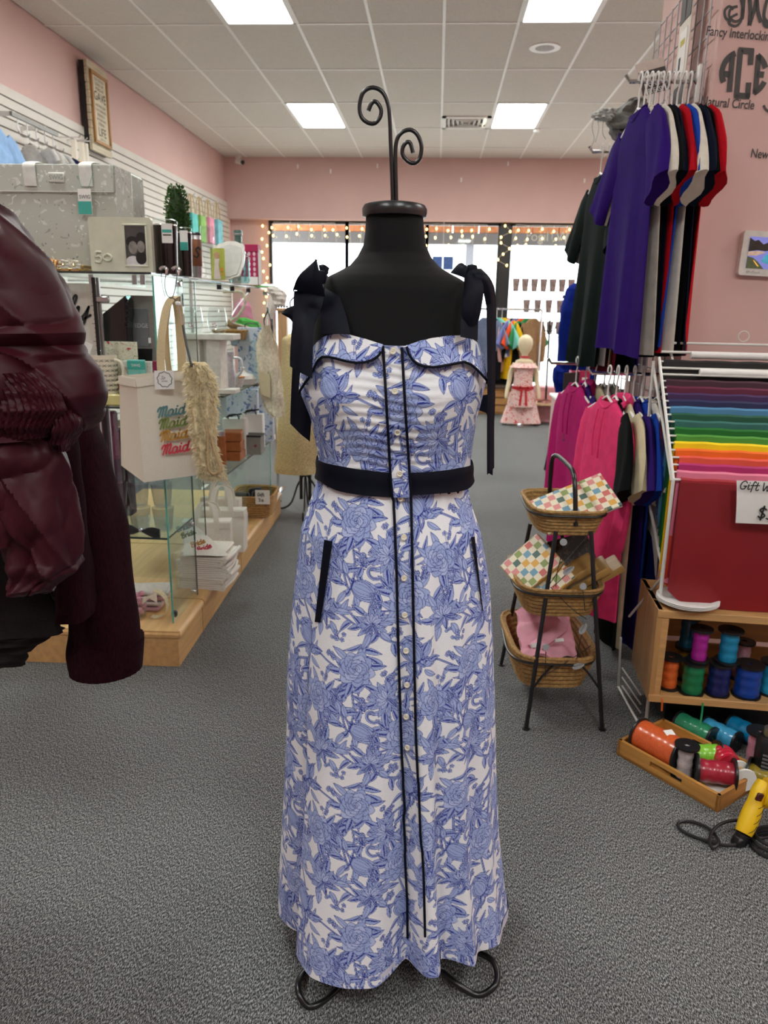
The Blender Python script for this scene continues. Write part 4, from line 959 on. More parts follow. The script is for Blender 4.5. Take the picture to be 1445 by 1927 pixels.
# topiary
p = atY(333, 384, 3.34); t = thing('boxwood_topiary', 'dense green boxwood topiary rising behind the brown tumblers', 'plant', (p.x, 3.34, TOPZ+.001))
ztop_ = atY(333, 350, 3.34).z-TOPZ; 
part('pot', MB().lathe([(0, 0), (.035, 0), (.045, .10), (.048, .10), (.048, .115), (.04, .115), (0, .11)], 24), mat('grey_pot', '#8a857c', .7), t)
part('stem', MB().tube([(0, 0, .1), (0, 0, .24)], .006, 8), wood('stem_bark', '#5b4630'), t)
lf = MB(); rg = random.Random(3)
for k in range(900):
    h_ = rg.random(); zc_ = .17+(ztop_-.17)*h_; rad_ = .047*sqrt(max(.05, 1-((h_-.42)/.62)**2)); a_ = rg.uniform(0, 2*pi); r_ = rad_*rg.uniform(.75, 1.05)
    c = Vector((r_*cos(a_), r_*sin(a_), zc_)); d = Vector((cos(a_), sin(a_), rg.uniform(.3, 1.2))).normalized(); s_ = d.orthogonal().normalized(); s_ = Matrix.Rotation(rg.uniform(0, 6), 3, d) @ s_
    L_ = .014; lf.add([c, c+d*L_*.5+s_*.0045, c+d*L_, c+d*L_*.5-s_*.0045], [[0, 1, 2, 3]])
o = part('foliage', lf, mat('boxwood_leaf', '#3c5f22', .5, var=.6, scale=120), t); o['kind'] = 'stuff'
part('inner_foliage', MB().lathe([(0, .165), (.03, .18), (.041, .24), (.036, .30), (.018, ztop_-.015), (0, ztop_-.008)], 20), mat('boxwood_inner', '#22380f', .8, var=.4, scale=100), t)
# ================================================================ inside the near case (shelf tops at z 1.003, .503, platform .149)
def base(px, py, Y, z): p = atY(px, py, Y); return Vector((p.x, Y, z))
def wpx(px0, px1, py, Y): return atY(px1, py, Y).x-atY(px0, py, Y).x
S1, S2 = 1.0045, .5045
def pbox(name, label, cat, px0, px1, pyt, Y, z0, dep, matl, rz=0, bev=.002, group=None):
    w = wpx(px0, px1, pyt, Y); h = atY((px0+px1)/2, pyt, Y).z-z0; p = atY((px0+px1)/2, pyt, Y)
    t = thing(name, label, cat, (p.x, Y+dep/2, z0), rz, group); part('body', MB().box((0, 0, h/2), (w, dep, h), bev=bev), matl, t); return t, w, h
# growth chart board with script
t, w, h = pbox('growth_chart_board', 'whitewashed wooden ruler board with black script letters behind the maroon sleeve', 'sign', 96, 177, 533, 2.80, S1, .02, mat('whitewash', '#d3cec3', .8, var=.1, scale=8, stretch=(6, 6, 1)))
strokes_on('lettering', 'ly', fpx(123, 600, 2.798, t), FX, FZ, .075, .009, M_INK, t, .25)
for k in range(24): part('ruler_tick', MB().box((w/2-.006-(.004 if k % 4 == 0 else 0), -.0108, h*.08+k*h*.037), (.012+(.008 if k % 4 == 0 else 0), .0012, .0022)), mat('rust_ink', '#8a4a32', .8), t, False)
# black pouch box
o = base(217, 600, 2.86, S1); t = thing('gift_box', 'black glossy folded gift pouch beside the grey boxed set', 'box', o)
def pp(pts, Y, o): return [(atY(x, y, Y).x-o.x, atY(x, y, Y).z-o.z) for x, y in pts]
pl = pp([(193, 591), (236, 556), (241, 566), (243, 590), (240, 612), (240, 650), (194, 650)], 2.86, o); pl[-2] = (pl[-2][0], .001); pl[-1] = (pl[-1][0], .001)
part('pouch', MB().prism(pl, (0, .05, 0), FX, FZ, .05), mat('black_gloss', (.006, .006, .007), .2, coat=.5), t, False)
for k in range(5): part('scallop', MB().tube([Vector((0, -.003, 0))+fpx(239+1.5*sin(k), 567+k*11, 2.858, t)+Vector((.007*cos(a_), 0, .008*sin(a_))) for a_ in np.linspace(0, 6.28, 12)], .0012, 5), M_BLACKPL, t)
t, w, h = pbox('boxed_set', 'grey presentation box with a pale logo panel in the glass case', 'box', 238, 288, 556, 2.92, S1, .10, mat('taupe_card', '#7d7873', .6))
part('panel', MB().box((-.01, -.0515, h*.70), (w*.72, .003, h*.36), bev=.001), mat('grey_panel2', '#6e7073', .4), t)
text_on('lettering', 'EDGE', (.0, -.054, h*.70), FX, FZ, .022, mat('pale_ink', '#b9bbbd', .5), t)
part('label', MB().box((w*.28, -.0535, h*.58), (.010, .001, .02)), M_PAPER, t, False)
part('window', MB().prism([(-w*.36, h*.02), (w*.2, h*.02), (w*.36, h*.5), (-w*.36, h*.5)], (0, -.0505, 0), FX, FZ, .001), M_BLACKPL, t, False)
M_STRAW = motif_mat('strawberry_print', '#d9d6c2', [('#8a9a6a', 70, .30), ('#b5485a', 22, .26), ('#c76a76', 30, .12)])
pbox('notebook', 'strawberry print boxed notebook standing behind the bow print mug', 'notebook', 194, 256, 643, 2.835, S1, .012, M_STRAW)
t, w, h = pbox('gift_card', 'teal and white card packet to the right of the bow print mug', 'card', 239, 272, 677, 2.765, S1, .008, M_TEALL)
part('header', MB().box((0, -.005, h*.88), (w*1.02, .002, h*.18)), M_TEAL, t, False); text_on('lettering', 'SWIG', (0, -.0065, h*.85), FX, FZ, .014, M_PAPER, t); part('dot', disc(MB(), (w*.2, h*.66), .008, .008, -.0055), M_TEAL, t, False)
pbox('small_box', 'small raspberry pink box beside the teal card packet', 'box', 285, 305, 680, 2.80, S1, .05, mat('raspberry', '#8e2350', .5))
pbox('mug_box', 'white printed carton behind the teal card packet', 'box', 222, 285, 680, 2.79, S1, .03, motif_mat('pale_print', '#d8d5cb', [('#b9a9a4', 60, .25)]))
pbox('display_block', 'yellowed clear acrylic block under the bow print mug', 'block', 187, 229, 742, 2.705, S1, .085, mat('amber_acrylic', '#d8cf8a', .15, var=.05, coat=.6), bev=.006)
# bow mug
mz = atY(205, 742, 2.74).z+.001; o = base(197, 700, 2.752, mz); R = .047; H_ = atY(197, 668, 2.745).z-mz
t = thing('insulated_mug', 'cream insulated mug printed with rows of tiny brown bows', 'mug', o)
part('body', MB().lathe([(0, 0), (R*.86, 0), (R*.9, .008), (R, H_*.85), (R, H_), (0, H_)], 40), mat('cream_enamel', '#e3d9c3', .35, var=.03), t)
part('lid', MB().lathe([(R*1.0, H_), (R*1.03, H_+.004), (R*1.03, H_+.016), (R*.9, H_+.021), (0, H_+.021)], 40), M_CLEAR, t)
part('handle', cable([(R*.93, -.01, H_*.88), (R*1.4, -.012, H_*.84), (R*1.62, -.012, H_*.62), (R*1.45, -.012, H_*.38), (R*.92, -.01, H_*.28)], .0055, 8), MATS['cream_enamel'], t)
bm = MB()
for r_ in range(7):
    for q in range(9):
        a0 = -2.6+q*.42+(.21 if r_ % 2 else 0); zc_ = H_*(.12+.125*r_)
        for st in ([(0, 0), (.006, .004), (.008, .0), (.006, -.002), (0, 0), (-.006, .004), (-.008, 0), (-.006, -.002), (0, 0)], [(0, 0), (.003, -.004), (.007, -.005)], [(0, 0), (-.003, -.004), (-.010, -.004)]):
            rr_ = R*(.9+.1*zc_/H_)+.0005
            bm.tube([Vector((rr_*cos(a0+x_/R), rr_*sin(a0+x_/R), zc_+y_)) for x_, y_ in st], .0007, 4)
part('bow_print', bm, mat('brown_ink', '#4a3a20', .6), t)
part('price_tag', MB().box(tuple(fpx(164, 655, 2.72, t)), (.03, .001, .04), ry=.4), M_PAPER, t, False)
text_on('lettering', 'SWIG', (-.012, -R-.0005, H_*.05), FX, FZ, .014, mat('gold_ink', '#8a7a30', .5), t)

# lower shelf: stacks of clear tumblers, black bow
def cup(label, px, Y, z, R, H_, grp='clear acrylic tumblers'):
    o = base(px, 950, Y, z); return tag(link('clear_tumbler', cupme, None, o), label, 'tumbler', grp)
m = MB().lathe([(0, .002), (.030, 0), (.033, .004), (.038, .05), (.043, .095), (.0415, .095), (.036, .05), (.031, .008), (0, .008)], 28)
cupme = m.mesh('clear_tumbler', glassmat('smoky_acrylic', (.86, .87, .89), .12))
pos = ['left', 'middle', 'right']
for i, (px, Y) in enumerate(((222, 2.80), (262, 2.79), (306, 2.80))):
    for k in range(3): cup('clear acrylic tumbler, %s of the %s stack on the lower shelf' % (('bottom', 'second', 'top')[k], pos[i]), px, Y, S2+k*.097, .043, .095)
t = thing('velvet_bow', 'black velvet bow with silver knot lying on the lower glass shelf', 'hair bow', base(265, 990, 2.725, S2))
M_VEL = mat('black_velvet', (.007, .007, .008), .9, sheen=.4)
for s in (-1, 1):
    part('loop', MB().loft([[(s*(.004+.072*u), -.004+.006*cos(a_), .018+(.004+.017*sin(pi*min(1, u*1.05)*.72))*sin(a_)-.008*u*(s > 0)+.006*u*(s < 0)) for a_ in np.linspace(0, 2*pi, 13)[:-1]] for u in np.linspace(0, 1, 9)]), M_VEL, t)
    part('tail', MB().sheet([[(s*(.005+.05*u), -.006+v*.014, .014-.0125*u) for v in (0, 1)] for u in np.linspace(0, 1, 6)], .002), M_VEL, t)
part('knot', MB().lathe([(0, -.009), (.008, -.006), (.009, 0), (.008, .006), (0, .009)], 12, (0, -.004, .02)), M_CHROME, t)
for i, (px, py, cl, lb) in enumerate(((188, 800, '#6d2a48', 'dark pink wrapped soap stack at the left of the lower shelf'), (170, 830, '#8d3f5c', 'rose cellophane gift bundle behind the maroon sleeve'), (215, 830, '#4d4448', 'charcoal wrapped bundle above the clear tumblers'))):
    t, w, h = pbox('wrapped_bundle', lb, 'bundle', px-22, px+22, py-25, 2.83+.075*i, S2, .06, mat('bundle%d' % i, cl, .35, var=.3, scale=40, bump=.5, bscale=60), bev=.008); part('ribbon', MB().box((0, -.032, h/2), (.006, .002, h*.9)), M_PAPER, t, False)
# base level
t = thing('sealed_pouch', 'pink trimmed clear pouches stacked on the platform inside the case', 'pouch', base(270, 1100, 2.86, PZ))
for k in range(4): part('pouch', MB().box((.01*k-.02, 0, .012+.022*k), (.2, .12, .018), rz=.06*k, bev=.006), mat('pouch%d' % (k % 2), ('#b98f98', '#c9c2ba')[k % 2], .3, var=.15), t)
t = thing('glass_tumbler', 'short glass with pink tulle inside on the platform corner', 'glass', base(258, 1150, 2.74, PZ))
part('glass', MB().lathe([(0, .002), (.032, 0), (.036, .006), (.042, .10), (.0405, .10), (.034, .01), (0, .01)], 28), M_CLEAR, t)
m = MB(); rg = random.Random(5)
for k in range(26): c = Vector((rg.uniform(-.022, .022), rg.uniform(-.022, .022), rg.uniform(.02, .11))); m.lathe([(0, -.012), (.011, -.004), (.012, .006), (0, .012)], 7, c)
o = part('tulle', m, mat('pink_tulle', '#d39aab', .9, var=.2), t); o['kind'] = 'stuff'
t = thing('lace_headband', 'cream lace headband leaning beside the pink tulle glass', 'headband', base(292, 1130, 2.76, PZ))
part('band', MB().sheet([[Vector((.05*cos(a_), -.02+.03*v, .058+.055*sin(a_))) for v in (0, .5, 1)] for a_ in np.linspace(-1.9, 1.6, 26)], .003), mat('cream_lace', '#d8c9a4', .9, var=.25, scale=180, bump=.6, bscale=300), t)
part('bow', MB().prism([(-.03, .01), (.0, .018), (.03, .03), (.03, -.01), (.0, .008), (-.03, -.02)], (-.01, -.03, .085), FX, FZ, .004), mat('cream_ribbon', '#e2dac8', .6), t)

# ---------------------------------------------------------------- hanging tote and fringe strap
def qs(c00, c10, c11, c01, n=10, bulge=0.0, nrm=Vector((0, -1, 0))):
    return [[(c00.lerp(c10, j/n)).lerp(c01.lerp(c11, j/n), i/n)+nrm*bulge*sin(pi*i/n)*sin(pi*j/n) for j in range(n+1)] for i in range(n+1)]
t = thing('tote_bag', 'natural canvas tote with rainbow Maid of lettering hanging on the case', 'bag', atY(300, 905, 2.60))
C = {k: atY(*v)-t.location for k, v in dict(tl=(256, 712, 2.56), tr=(358, 696, 2.60), br=(379, 893, 2.60), bl=(271, 908, 2.55), ltl=(224, 707, 2.67), lbl=(228, 876, 2.67)).items()}
bk = Vector((.02, .085, .0)); tr2, br2 = C['tr']+bk, C['br']+bk
part('front_panel', MB().sheet(qs(C['tl'], C['tr'], C['br'], C['bl'], 10, .006), .003), M_CANVAS, t)
part('gusset', MB().sheet(qs(C['ltl'], C['tl'], C['bl'], C['lbl'], 8, -.004, Vector((-1, 0, 0))), .003), M_CANVAS, t)
part('back_panel', MB().sheet(qs(C['ltl'], tr2, br2, C['lbl'], 8), -.003), M_CANVAS, t); part('gusset', MB().sheet(qs(C['tr'], tr2, br2, C['br'], 6), .003), M_CANVAS, t)
part('bottom', MB().sheet([[C['lbl'], C['bl']], [br2, C['br']]], .003), M_CANVAS, t)
hem = [C['tl']+Vector((0, -.006, -.002)), C['tr']+Vector((0, -.006, -.002)), C['tr']+Vector((.003, -.007, -.03)), C['tl']+Vector((.003, -.007, -.03))]
part('hem', MB().sheet(qs(*hem, 4), .003), M_CANVAS, t)
hm2 = [C['ltl']+Vector((-.003, -.003, -.002)), C['tl']+Vector((-.003, -.005, -.002)), C['tl']+Vector((-.003, -.006, -.03)), C['ltl']+Vector((-.003, -.003, -.03))]; part('hem', MB().sheet(qs(*hm2, 3), .003), M_CANVAS, t)
M_STRAP = mat('tan_webbing', '#cbb891', .85, var=.08, scale=200, bump=.3, bscale=500)
def strap_px(pts, w, matl, par, nm='handle', th=.0025, tw=Vector((1, 0, 0))):
    P = smooth_path([atY(*p)-par.location for p in pts], 6); return part(nm, MB().sheet([[p-tw*w/2, p-tw*w/6, p+tw*w/6, p+tw*w/2] for p in P], th), matl, par)
strap_px([(309, 712, 2.565), (303, 690, 2.572), (304, 640, 2.58), (311, 590, 2.595), (320, 566, 2.605), (330, 558, 2.615)], .028, M_STRAP, t); strap_px([(330, 558, 2.615), (336, 590, 2.63), (340, 640, 2.64), (343, 700, 2.645)], .032, M_STRAP, t)
strap_px([(318, 570, 2.61), (312, 610, 2.62), (314, 660, 2.64), (318, 700, 2.66)], .02, M_STRAP, t)
ue = (C['tr']-C['tl']).normalized(); ve = -(C['bl']-C['tl']).normalized()
for k, (txt, col, x, y, hp) in enumerate((('Maid o', '#5b8385', 295, 787, 20), ('Maid o', '#75833f', 298, 809, 20), ('Maid o', '#bd8a35', 300, 832, 20), ('Maid o', '#cf3e4c', 303, 857, 20))):
    strokes_on('lettering', txt, atY(x, y, 2.551)-t.location, ue, ve, .036, .0068, mat('print_'+col[1:], col, .7), t, .22)
tg = part('label_tag', MB().prism([(0, 0), (.068, .004), (.068, .066), (0, .064)], atY(292, 733, 2.545)-t.location, FX, FZ, .0015), M_PAPER, t, False)
cc = atY(310, 714, 2.545)-t.location
part('wreath', MB().tube([cc+Vector((.025*cos(a_)*(1+.06*sin(9*a_)), -.002, .025*sin(a_)*(1+.06*sin(9*a_)))) for a_ in np.linspace(0, 2*pi, 54)[:-1]], .0012, 5, closed=True), mat('wreath_green', '#3e4a36', .7), tg)
strokes_on('lettering', 'So', cc+Vector((-.014, -.002, .0)), FX, FZ, .012, .0011, M_INK, tg, .4, eps=.0005); text_on('lettering', 'SISTERS', cc+Vector((0, -.002, -.008)), FX, FZ, .0065, M_INK, tg)

fs = thing('fringe_strap', 'cream fringed woven strap hanging on a black hook beside the tote', 'strap', atY(390, 900, 2.53))
core = [(682, 350, 384, 2.53), (700, 350, 396, 2.53), (722, 353, 406, 2.53), (760, 356, 408, 2.53), (800, 360, 406, 2.53), (835, 367, 404, 2.53), (860, 372, 410, 2.53), (880, 377, 418, 2.53), (893, 380, 421, 2.53)]
cm = pxloft(core, .026, 28, 50, .009, 6, 2, vf=60); off = fs.location
cm.v = [tuple(Vector(p)-off) for p in cm.v]; M_FR = mat('cream_cotton_fringe', '#dccda6', .95, var=.25, scale=120, bump=.6, bscale=200)
part('woven_core', cm, M_FR, fs)
sm = MB(); rg = random.Random(11); RR = interp_rows(core, 60)
for k in range(3200):
    y, l, r, Y = RR[rg.randrange(60)]; x = rg.uniform(l-1, r+1); p = atY(x, y, Y-.026*sqrt(max(.05, 1-((x-(l+r)/2)/((r-l)/2+2))**2)))-off
    d = Vector(((x-(l+r)/2)/(r-l)*1.4+rg.uniform(-.5, .5), rg.uniform(-.7, .1), rg.uniform(-1.4, .3))).normalized(); L_ = rg.uniform(.010, .028); s_ = d.orthogonal().normalized()*.0011
    q = p+d*L_*.5+Vector((0, 0, -.002)); e = p+d*L_+Vector((0, 0, -.006)); sm.add([p-s_, p+s_, q+s_, q-s_, e], [[0, 1, 2, 3], [3, 2, 4]])
for k in range(260):
    x = rg.uniform(379, 424); p = atY(x, 890, 2.53+rg.uniform(-.02, .015))-off; e = p+Vector((rg.uniform(-.006, .014), rg.uniform(-.004, .004), -rg.uniform(.02, .042))); s_ = Vector((.0013, 0, 0)); sm.add([p-s_, p+s_, e], [[0, 1, 2]])
o = part('fringe', sm, M_FR, fs); o['kind'] = 'stuff'
part('rope_loop', cable([fpx(391, 800, 2.495, fs), fpx(391, 850, 2.495, fs), fpx(393, 882, 2.492, fs), (fpx(403, 892, 2.492, fs)), fpx(414, 880, 2.494, fs), fpx(404, 850, 2.497, fs), fpx(397, 820, 2.498, fs)], .0042, 8), mat('tan_rope', '#b89f78', .9, var=.2, scale=300), fs)
part('tassel', MB().sheet([[fpx(388, 705, 2.515, fs), fpx(395, 702, 2.515, fs)], [fpx(397, 725, 2.51, fs), fpx(406, 722, 2.51, fs)], [fpx(402, 738, 2.51, fs), fpx(410, 730, 2.51, fs)]], .002), M_FR, fs)
hk = thing('display_hook', 'black tipped steel display hook holding the fringe strap on the case', 'hook', atY(325, 520, 2.62))
part('rod', MB().tube([fpx(336, 575, 2.56, hk), fpx(344, 612, 2.535, hk)], .0022, 8), M_CHROME, hk); part('tip', MB().tube([fpx(344, 612, 2.535, hk), fpx(351, 650, 2.52, hk), fpx(361, 690, 2.497, hk)], .0042, 8), M_BLACKPL, hk)
part('clip', MB().box(tuple(fpx(335, 571, 2.56, hk)), (.016, .012, .012), bev=.002), M_WHITE, hk)
for (x0, x1, xa) in ((302, 314, 306), (325, 338, 331)):
    part('shelf_clamp', cable([fpx(x0, 506, 2.665, hk), fpx((x0+x1)/2, 503, 2.655, hk), fpx(x1, 508, 2.655, hk), fpx(x1, 518, 2.655, hk)], .006, 8), M_CHROME, hk)
part('wire', cable([fpx(313, 513, 2.655, hk), fpx(310, 535, 2.62, hk), fpx(315, 556, 2.60, hk), fpx(327, 562, 2.595, hk), fpx(337, 570, 2.575, hk), fpx(339, 558, 2.575, hk)], .0016, 6), M_BLACKPL, hk)
part('wire', cable([fpx(334, 513, 2.655, hk), fpx(331, 535, 2.63, hk), fpx(326, 556, 2.61, hk), fpx(320, 562, 2.605, hk)], .0016, 6), M_BLACKPL, hk)
part('wire', cable([fpx(303, 512, 2.66, hk), fpx(306, 540, 2.63, hk), fpx(311, 558, 2.605, hk)], .0012, 6), M_BLACKPL, hk)

# ---------------------------------------------------------------- folded totes, canvas totes, basket on the platform
sc0 = Vector((-1.0, 3.185, PZ)); Z_ = 0
M_CANV2 = mat('pale_canvas', '#d9d5ca', .9, var=.06, scale=150, bump=.3, bscale=600)
ords = ['bottom', 'second', 'third', 'fourth', 'fifth', 'sixth', 'seventh', 'eighth']
rg = random.Random(4)
for k in range(8):
    th_ = .019; rz_ = rg.uniform(-.12, .12); m = MB()
    for q in range(2):
        rows = []
        for i in range(9):
            r_ = []
            for j in range(9):
                u_, v_ = i/8-.5, j/8-.5; r_.append((u_*.21+.004*sin(j*1.3+k), v_*.20, q*th_/2+.0045+.002*sin(i*2.1+k*2+q)*sin(j*1.7)-.010*max(0, u_-.38)*10*.3))
            rows.append(r_)
        m.sheet(rows, -.0075 if False else .0075)
    m.tube([(.105, -.1, .0085), (.112, 0, .0085), (.105, .1, .0085)], .0085, 8)
    tag(link('folded_tote', m.mesh('folded_tote', M_CANV2), None, (sc0.x+rg.uniform(-.006, .012), sc0.y, PZ+k*th_+.001), rz_), 'folded pale canvas tote, %s from the floor in the platform stack' % ords[k] if k else 'folded pale canvas tote at the bottom of the platform stack', 'bag', 'folded canvas totes')
t = thing('tote_bag', 'folded canvas tote lettered Bride in four colours on top of the stack', 'bag', (sc0.x, sc0.y, PZ+8*.019+.002))
tri = [atY(x, y, Y)-t.location for x, y, Y in ((347, 985, 3.27), (362, 985, 3.28), (432, 1044, 3.08), (345, 1048, 3.06))]
R_ = [[tri[0].lerp(tri[1], j/6).lerp(tri[3].lerp(tri[2], j/6), i/6)+Vector((0, 0, .004*sin(i+j))) for j in range(7)] for i in range(7)]
part('panel', MB().sheet(R_, -.006), M_CANV2, t); part('fold', MB().box((0, 0, .009), (.2, .18, .014), bev=.006), M_CANV2, t)
ub = (atY(432, 1044, 3.08)-atY(362, 985, 3.28)).normalized(); 
for k, (x, y, col) in enumerate(((333, 1002, '#6a8f90'), (342, 1014, '#7d8a4a'), (360, 1031, '#c08d3c'), (372, 1040, '#d0475a'))):
    o_ = atY(x, y, 3.10)-t.location; strokes_on('lettering', 'Bride', o_, Vector((.80, .12, .30)), Vector((-.35, .0, .95)), .023, .0055, mat('bride_'+col[1:], col, .7), t, .2)
def tote(label, cx, cy, w, h, d, rz, hh=.12, tagc=None):
    t = thing('tote_bag', label, 'bag', (cx, cy, PZ+.001), rz, 'upright canvas totes'); rr = []
    for k in range(7):
        z = h*k/6; s = 1+.05*k/6; dd = d*(1-.3*k/6); rr.append([(sx*w/2*s, sy*dd/2+.006*sin(k+sx*2), z) for sx, sy in [(x, -1) for x in np.linspace(-1, 1, 7)]+[(x, 1) for x in np.linspace(1, -1, 7)]])
    part('body', MB().loft(rr), M_CANV2, t); part('hem', MB().box((0, -d*.35-.004, h-.018), (w*1.05, .006, .034), bev=.002), M_CANV2, t)
    for sy in (-1, 1):
        P = smooth_path([(-w*.22, sy*(d*.35+.005), h*.5), (-w*.22, sy*(d*.35+.008), h), (-w*.15, sy*d*.2, h+hh*.8), (w*.02, sy*d*.1, h+hh), (w*.18, sy*d*.2, h+hh*.75), (w*.22, sy*(d*.35+.008), h), (w*.22, sy*(d*.35+.005), h*.5)], 5); part('handle', MB().sheet([[p-Vector((.0125, 0, 0)), p+Vector((.0125, 0, 0))] for p in P], .003), M_CANV2, t)
    return t
t = tote('white canvas tote with upright handles and a paper price tag', -1.085, 3.47, .22, .21, .1, .15, .09)
part('price_tag', MB().box((.075, -.045, .10), (.024, .002, .055)), M_PAPER, t, False); strokes_on('lettering', '20', (.070, -.047, .085), FZ, -FX, .016, .0018, M_INK, t)
part('kraft_card', MB().box((.075, -.05, .045), (.06, .002, .05)), mat('kraft', '#c2a883', .8), t, False)
tote('white canvas tote behind the price tagged one with looping handles', -1.06, 3.66, .22, .22, .1, .05, .12)
tote('white canvas tote at the back of the upright group', -1.12, 3.84, .20, .23, .08, -.05, .10)
M_WICK = mat('wicker_tan', '#a5814d', .8, var=.35, scale=90, bump=.8, bscale=160)
def wicker(label, loc, w0, w1, d0, d1, h, rz=0, rows=9, rim=True, parent=None, name='wicker_basket', cat='basket', group=None, waist=0):
    t = thing(name, label, cat, loc, rz, group) if parent is None else part(name, MB().box((0, 0, .002), (w0*.9, d0*.9, .004)), M_WICK, parent, loc=loc, rz=rz)
    for k in range(rows):
        u = (k+.5)/rows; w = (w0+(w1-w0)*u)/2; d = (d0+(d1-d0)*u)/2; z = h*u; P = []
        for a_ in np.linspace(0, 2*pi, 41)[:-1]:
            c_, s_ = cos(a_), sin(a_); x = w*math.copysign(abs(c_)**.45, c_); y = d*math.copysign(abs(s_)**.45, s_); b_ = .0022*sin(a_*20+k*pi)
            y *= 1-waist*max(0, cos(a_*2+pi))**2*.0
            P.append((x*(1+b_/w), y*(1+b_/d), z+waist*(abs(c_)**4)*u))
        part('weave_row', MB().tube(P, h/rows*.62, 6, closed=True), M_WICK, t)
    P = [(w1/2*1.02*math.copysign(abs(cos(a_))**.45, cos(a_)), d1/2*1.02*math.copysign(abs(sin(a_))**.45, sin(a_)), h+waist*(abs(cos(a_))**4)) for a_ in np.linspace(0, 2*pi, 61)[:-1]]
    part('braided_rim', MB().tube(P, [.0055+.001*sin(i*1.7) for i in range(60)], 7, closed=True), M_WICK, t)
    if parent is None: part('floor', MB().box((0, 0, .003), (w0*.92, d0*.92, .005)), M_WICK, t, False)
    return t
bk_ = wicker('tan wicker basket of black pouches with a white price sign, end of the platform', (-1.08, 4.42, PZ+.001), .22, .26, .26, .32, .13, .05)
part('sign_card', MB().box(tuple(fpx(491, 936, 4.24, bk_)), (.085, .003, .085)), M_PAPER, bk_, False); strokes_on('lettering', 'Gift', fpx(481, 934, 4.236, bk_), FX, FZ, .02, .003, M_INK, bk_); strokes_on('lettering', '3 e', fpx(483, 944, 4.236, bk_), FX, FZ, .02, .003, M_INK, bk_)
for k, (dx, dy) in enumerate(((-.06, -.05), (.03, .0), (-.02, .08))):
    tag(link('black_pouch', MB().box((0, 0, .05), (.09, .03, .12), bev=.01, rx=.3).mesh('black_pouch', M_VEL), None, (-1.08+dx, 4.42+dy, PZ+.03), .4*k), ('black drawstring pouch nearest the basket sign', 'black drawstring pouch in the middle of the basket', 'black drawstring pouch at the basket back')[k], 'pouch', 'black pouches in basket')
# ================================================================ farther case contents (shelf z .955, .573)
B1, B2 = .9565, .5745
o = base(394, 632, 3.70, B1); zr = atY(394, 628, 3.66).z
t = thing('riser_shelf', 'white painted wooden riser carrying two stemless glasses', 'shelf riser', (o.x, 3.70, B1))
M_CHIP = mat('chippy_white', '#d8d6cc', .7, var=.12, scale=30); HR = zr-B1
part('top_board', MB().box((0, 0, HR-.014), (.27, .16, .028), bev=.003), M_CHIP, t)
for x in (-.065, .035): part('leg', MB().box((x, 0, (HR-.028)/2), (.065, .13, HR-.028), bev=.002), M_CHIP, t)
part('foot_board', MB().box((.06, -.03, .012), (.16, .1, .022), bev=.003), M_CHIP, t)
def stemless(label, px, Y, z):
    t = thing('wine_glass', label, 'glass', base(px, 610, Y, z), 0, 'stemless wine glasses')
    part('bowl', MB().lathe([(0, .003), (.03, .001), (.042, .02), (.048, .05), (.044, .09), (.037, .122), (.0355, .122), (.0425, .09), (.0465, .05), (.04, .022), (0, .008)], 32), M_CLEAR, t)
    for k in range(5): a_ = 2*pi*k/5; part('etched_dot', MB().lathe([(0, -.004), (.005, 0), (0, .004)], 8, (.009*cos(a_), -.047, .04+.009*sin(a_))), mat('pink_etch', '#c48b93', .5), t)
stemless('stemless wine glass with pink motif, left one on the white riser', 364, 3.66, zr+.001); stemless('stemless wine glass with pink motif, right one on the white riser', 409, 3.66, zr+.001)
def pitcher(label, px, Y, z, H_, R, matl, hs=1):
    t = thing('pitcher', label, 'pitcher', base(px, 700, Y, z))
    part('jug', MB().lathe([(0, .0), (R*.7, 0), (R*.8, H_*.05), (R, H_*.3), (R*.8, H_*.7), (R*.7, H_*.85), (R*.85, H_), (R*.75, H_), (R*.6, H_*.82), (0, H_*.75)], 28), matl, t)
    part('handle', cable([(hs*R*.75, 0, H_*.85), (hs*R*1.6, 0, H_*.8), (hs*R*1.65, 0, H_*.5), (hs*R*.95, 0, H_*.3)], .006, 8), matl, t); return t
pitcher('white speckled enamel pitcher in the farther glass case', 428, 3.86, B1, .19, .045, mat('speckle_enamel', '#c9ccd0', .3, var=.2, scale=120, coat=.4))
t = thing('lidded_dish', 'white lidded butter dish behind the wicker trimmed bowl', 'dish', base(457, 700, 4.15, B1)); M_GW = MATS['glazed_white']
part('dish', MB().lathe([(0, 0), (.06, 0), (.075, .03), (.07, .03), (0, .01)], 28), M_GW, t); part('lid', MB().lathe([(.066, .031), (.06, .05), (.02, .062), (.012, .075), (.016, .09), (0, .096)], 28), M_GW, t)
t = thing('weave_bowl', 'small white woven pattern bowl with an orange rim card', 'bowl', base(441, 710, 3.98, B1)); part('bowl', MB().lathe([(0, 0), (.04, 0), (.055, .05), (.05, .05), (.036, .008), (0, .008)], 24), mat('weave_white', '#d5d3cb', .6, var=.25, scale=160), t); part('rim', MB().lathe([(.05, .05), (.056, .051), (.056, .056), (.05, .056)], 24), mat('orange_rim', '#c9813f', .5), t)
M_TOILE = motif_mat('blue_toile', '#c3cbd8', [('#6d86b4', 26, .33), ('#4f6ba5', 40, .18), ('#5f7f4f', 9, .10)])
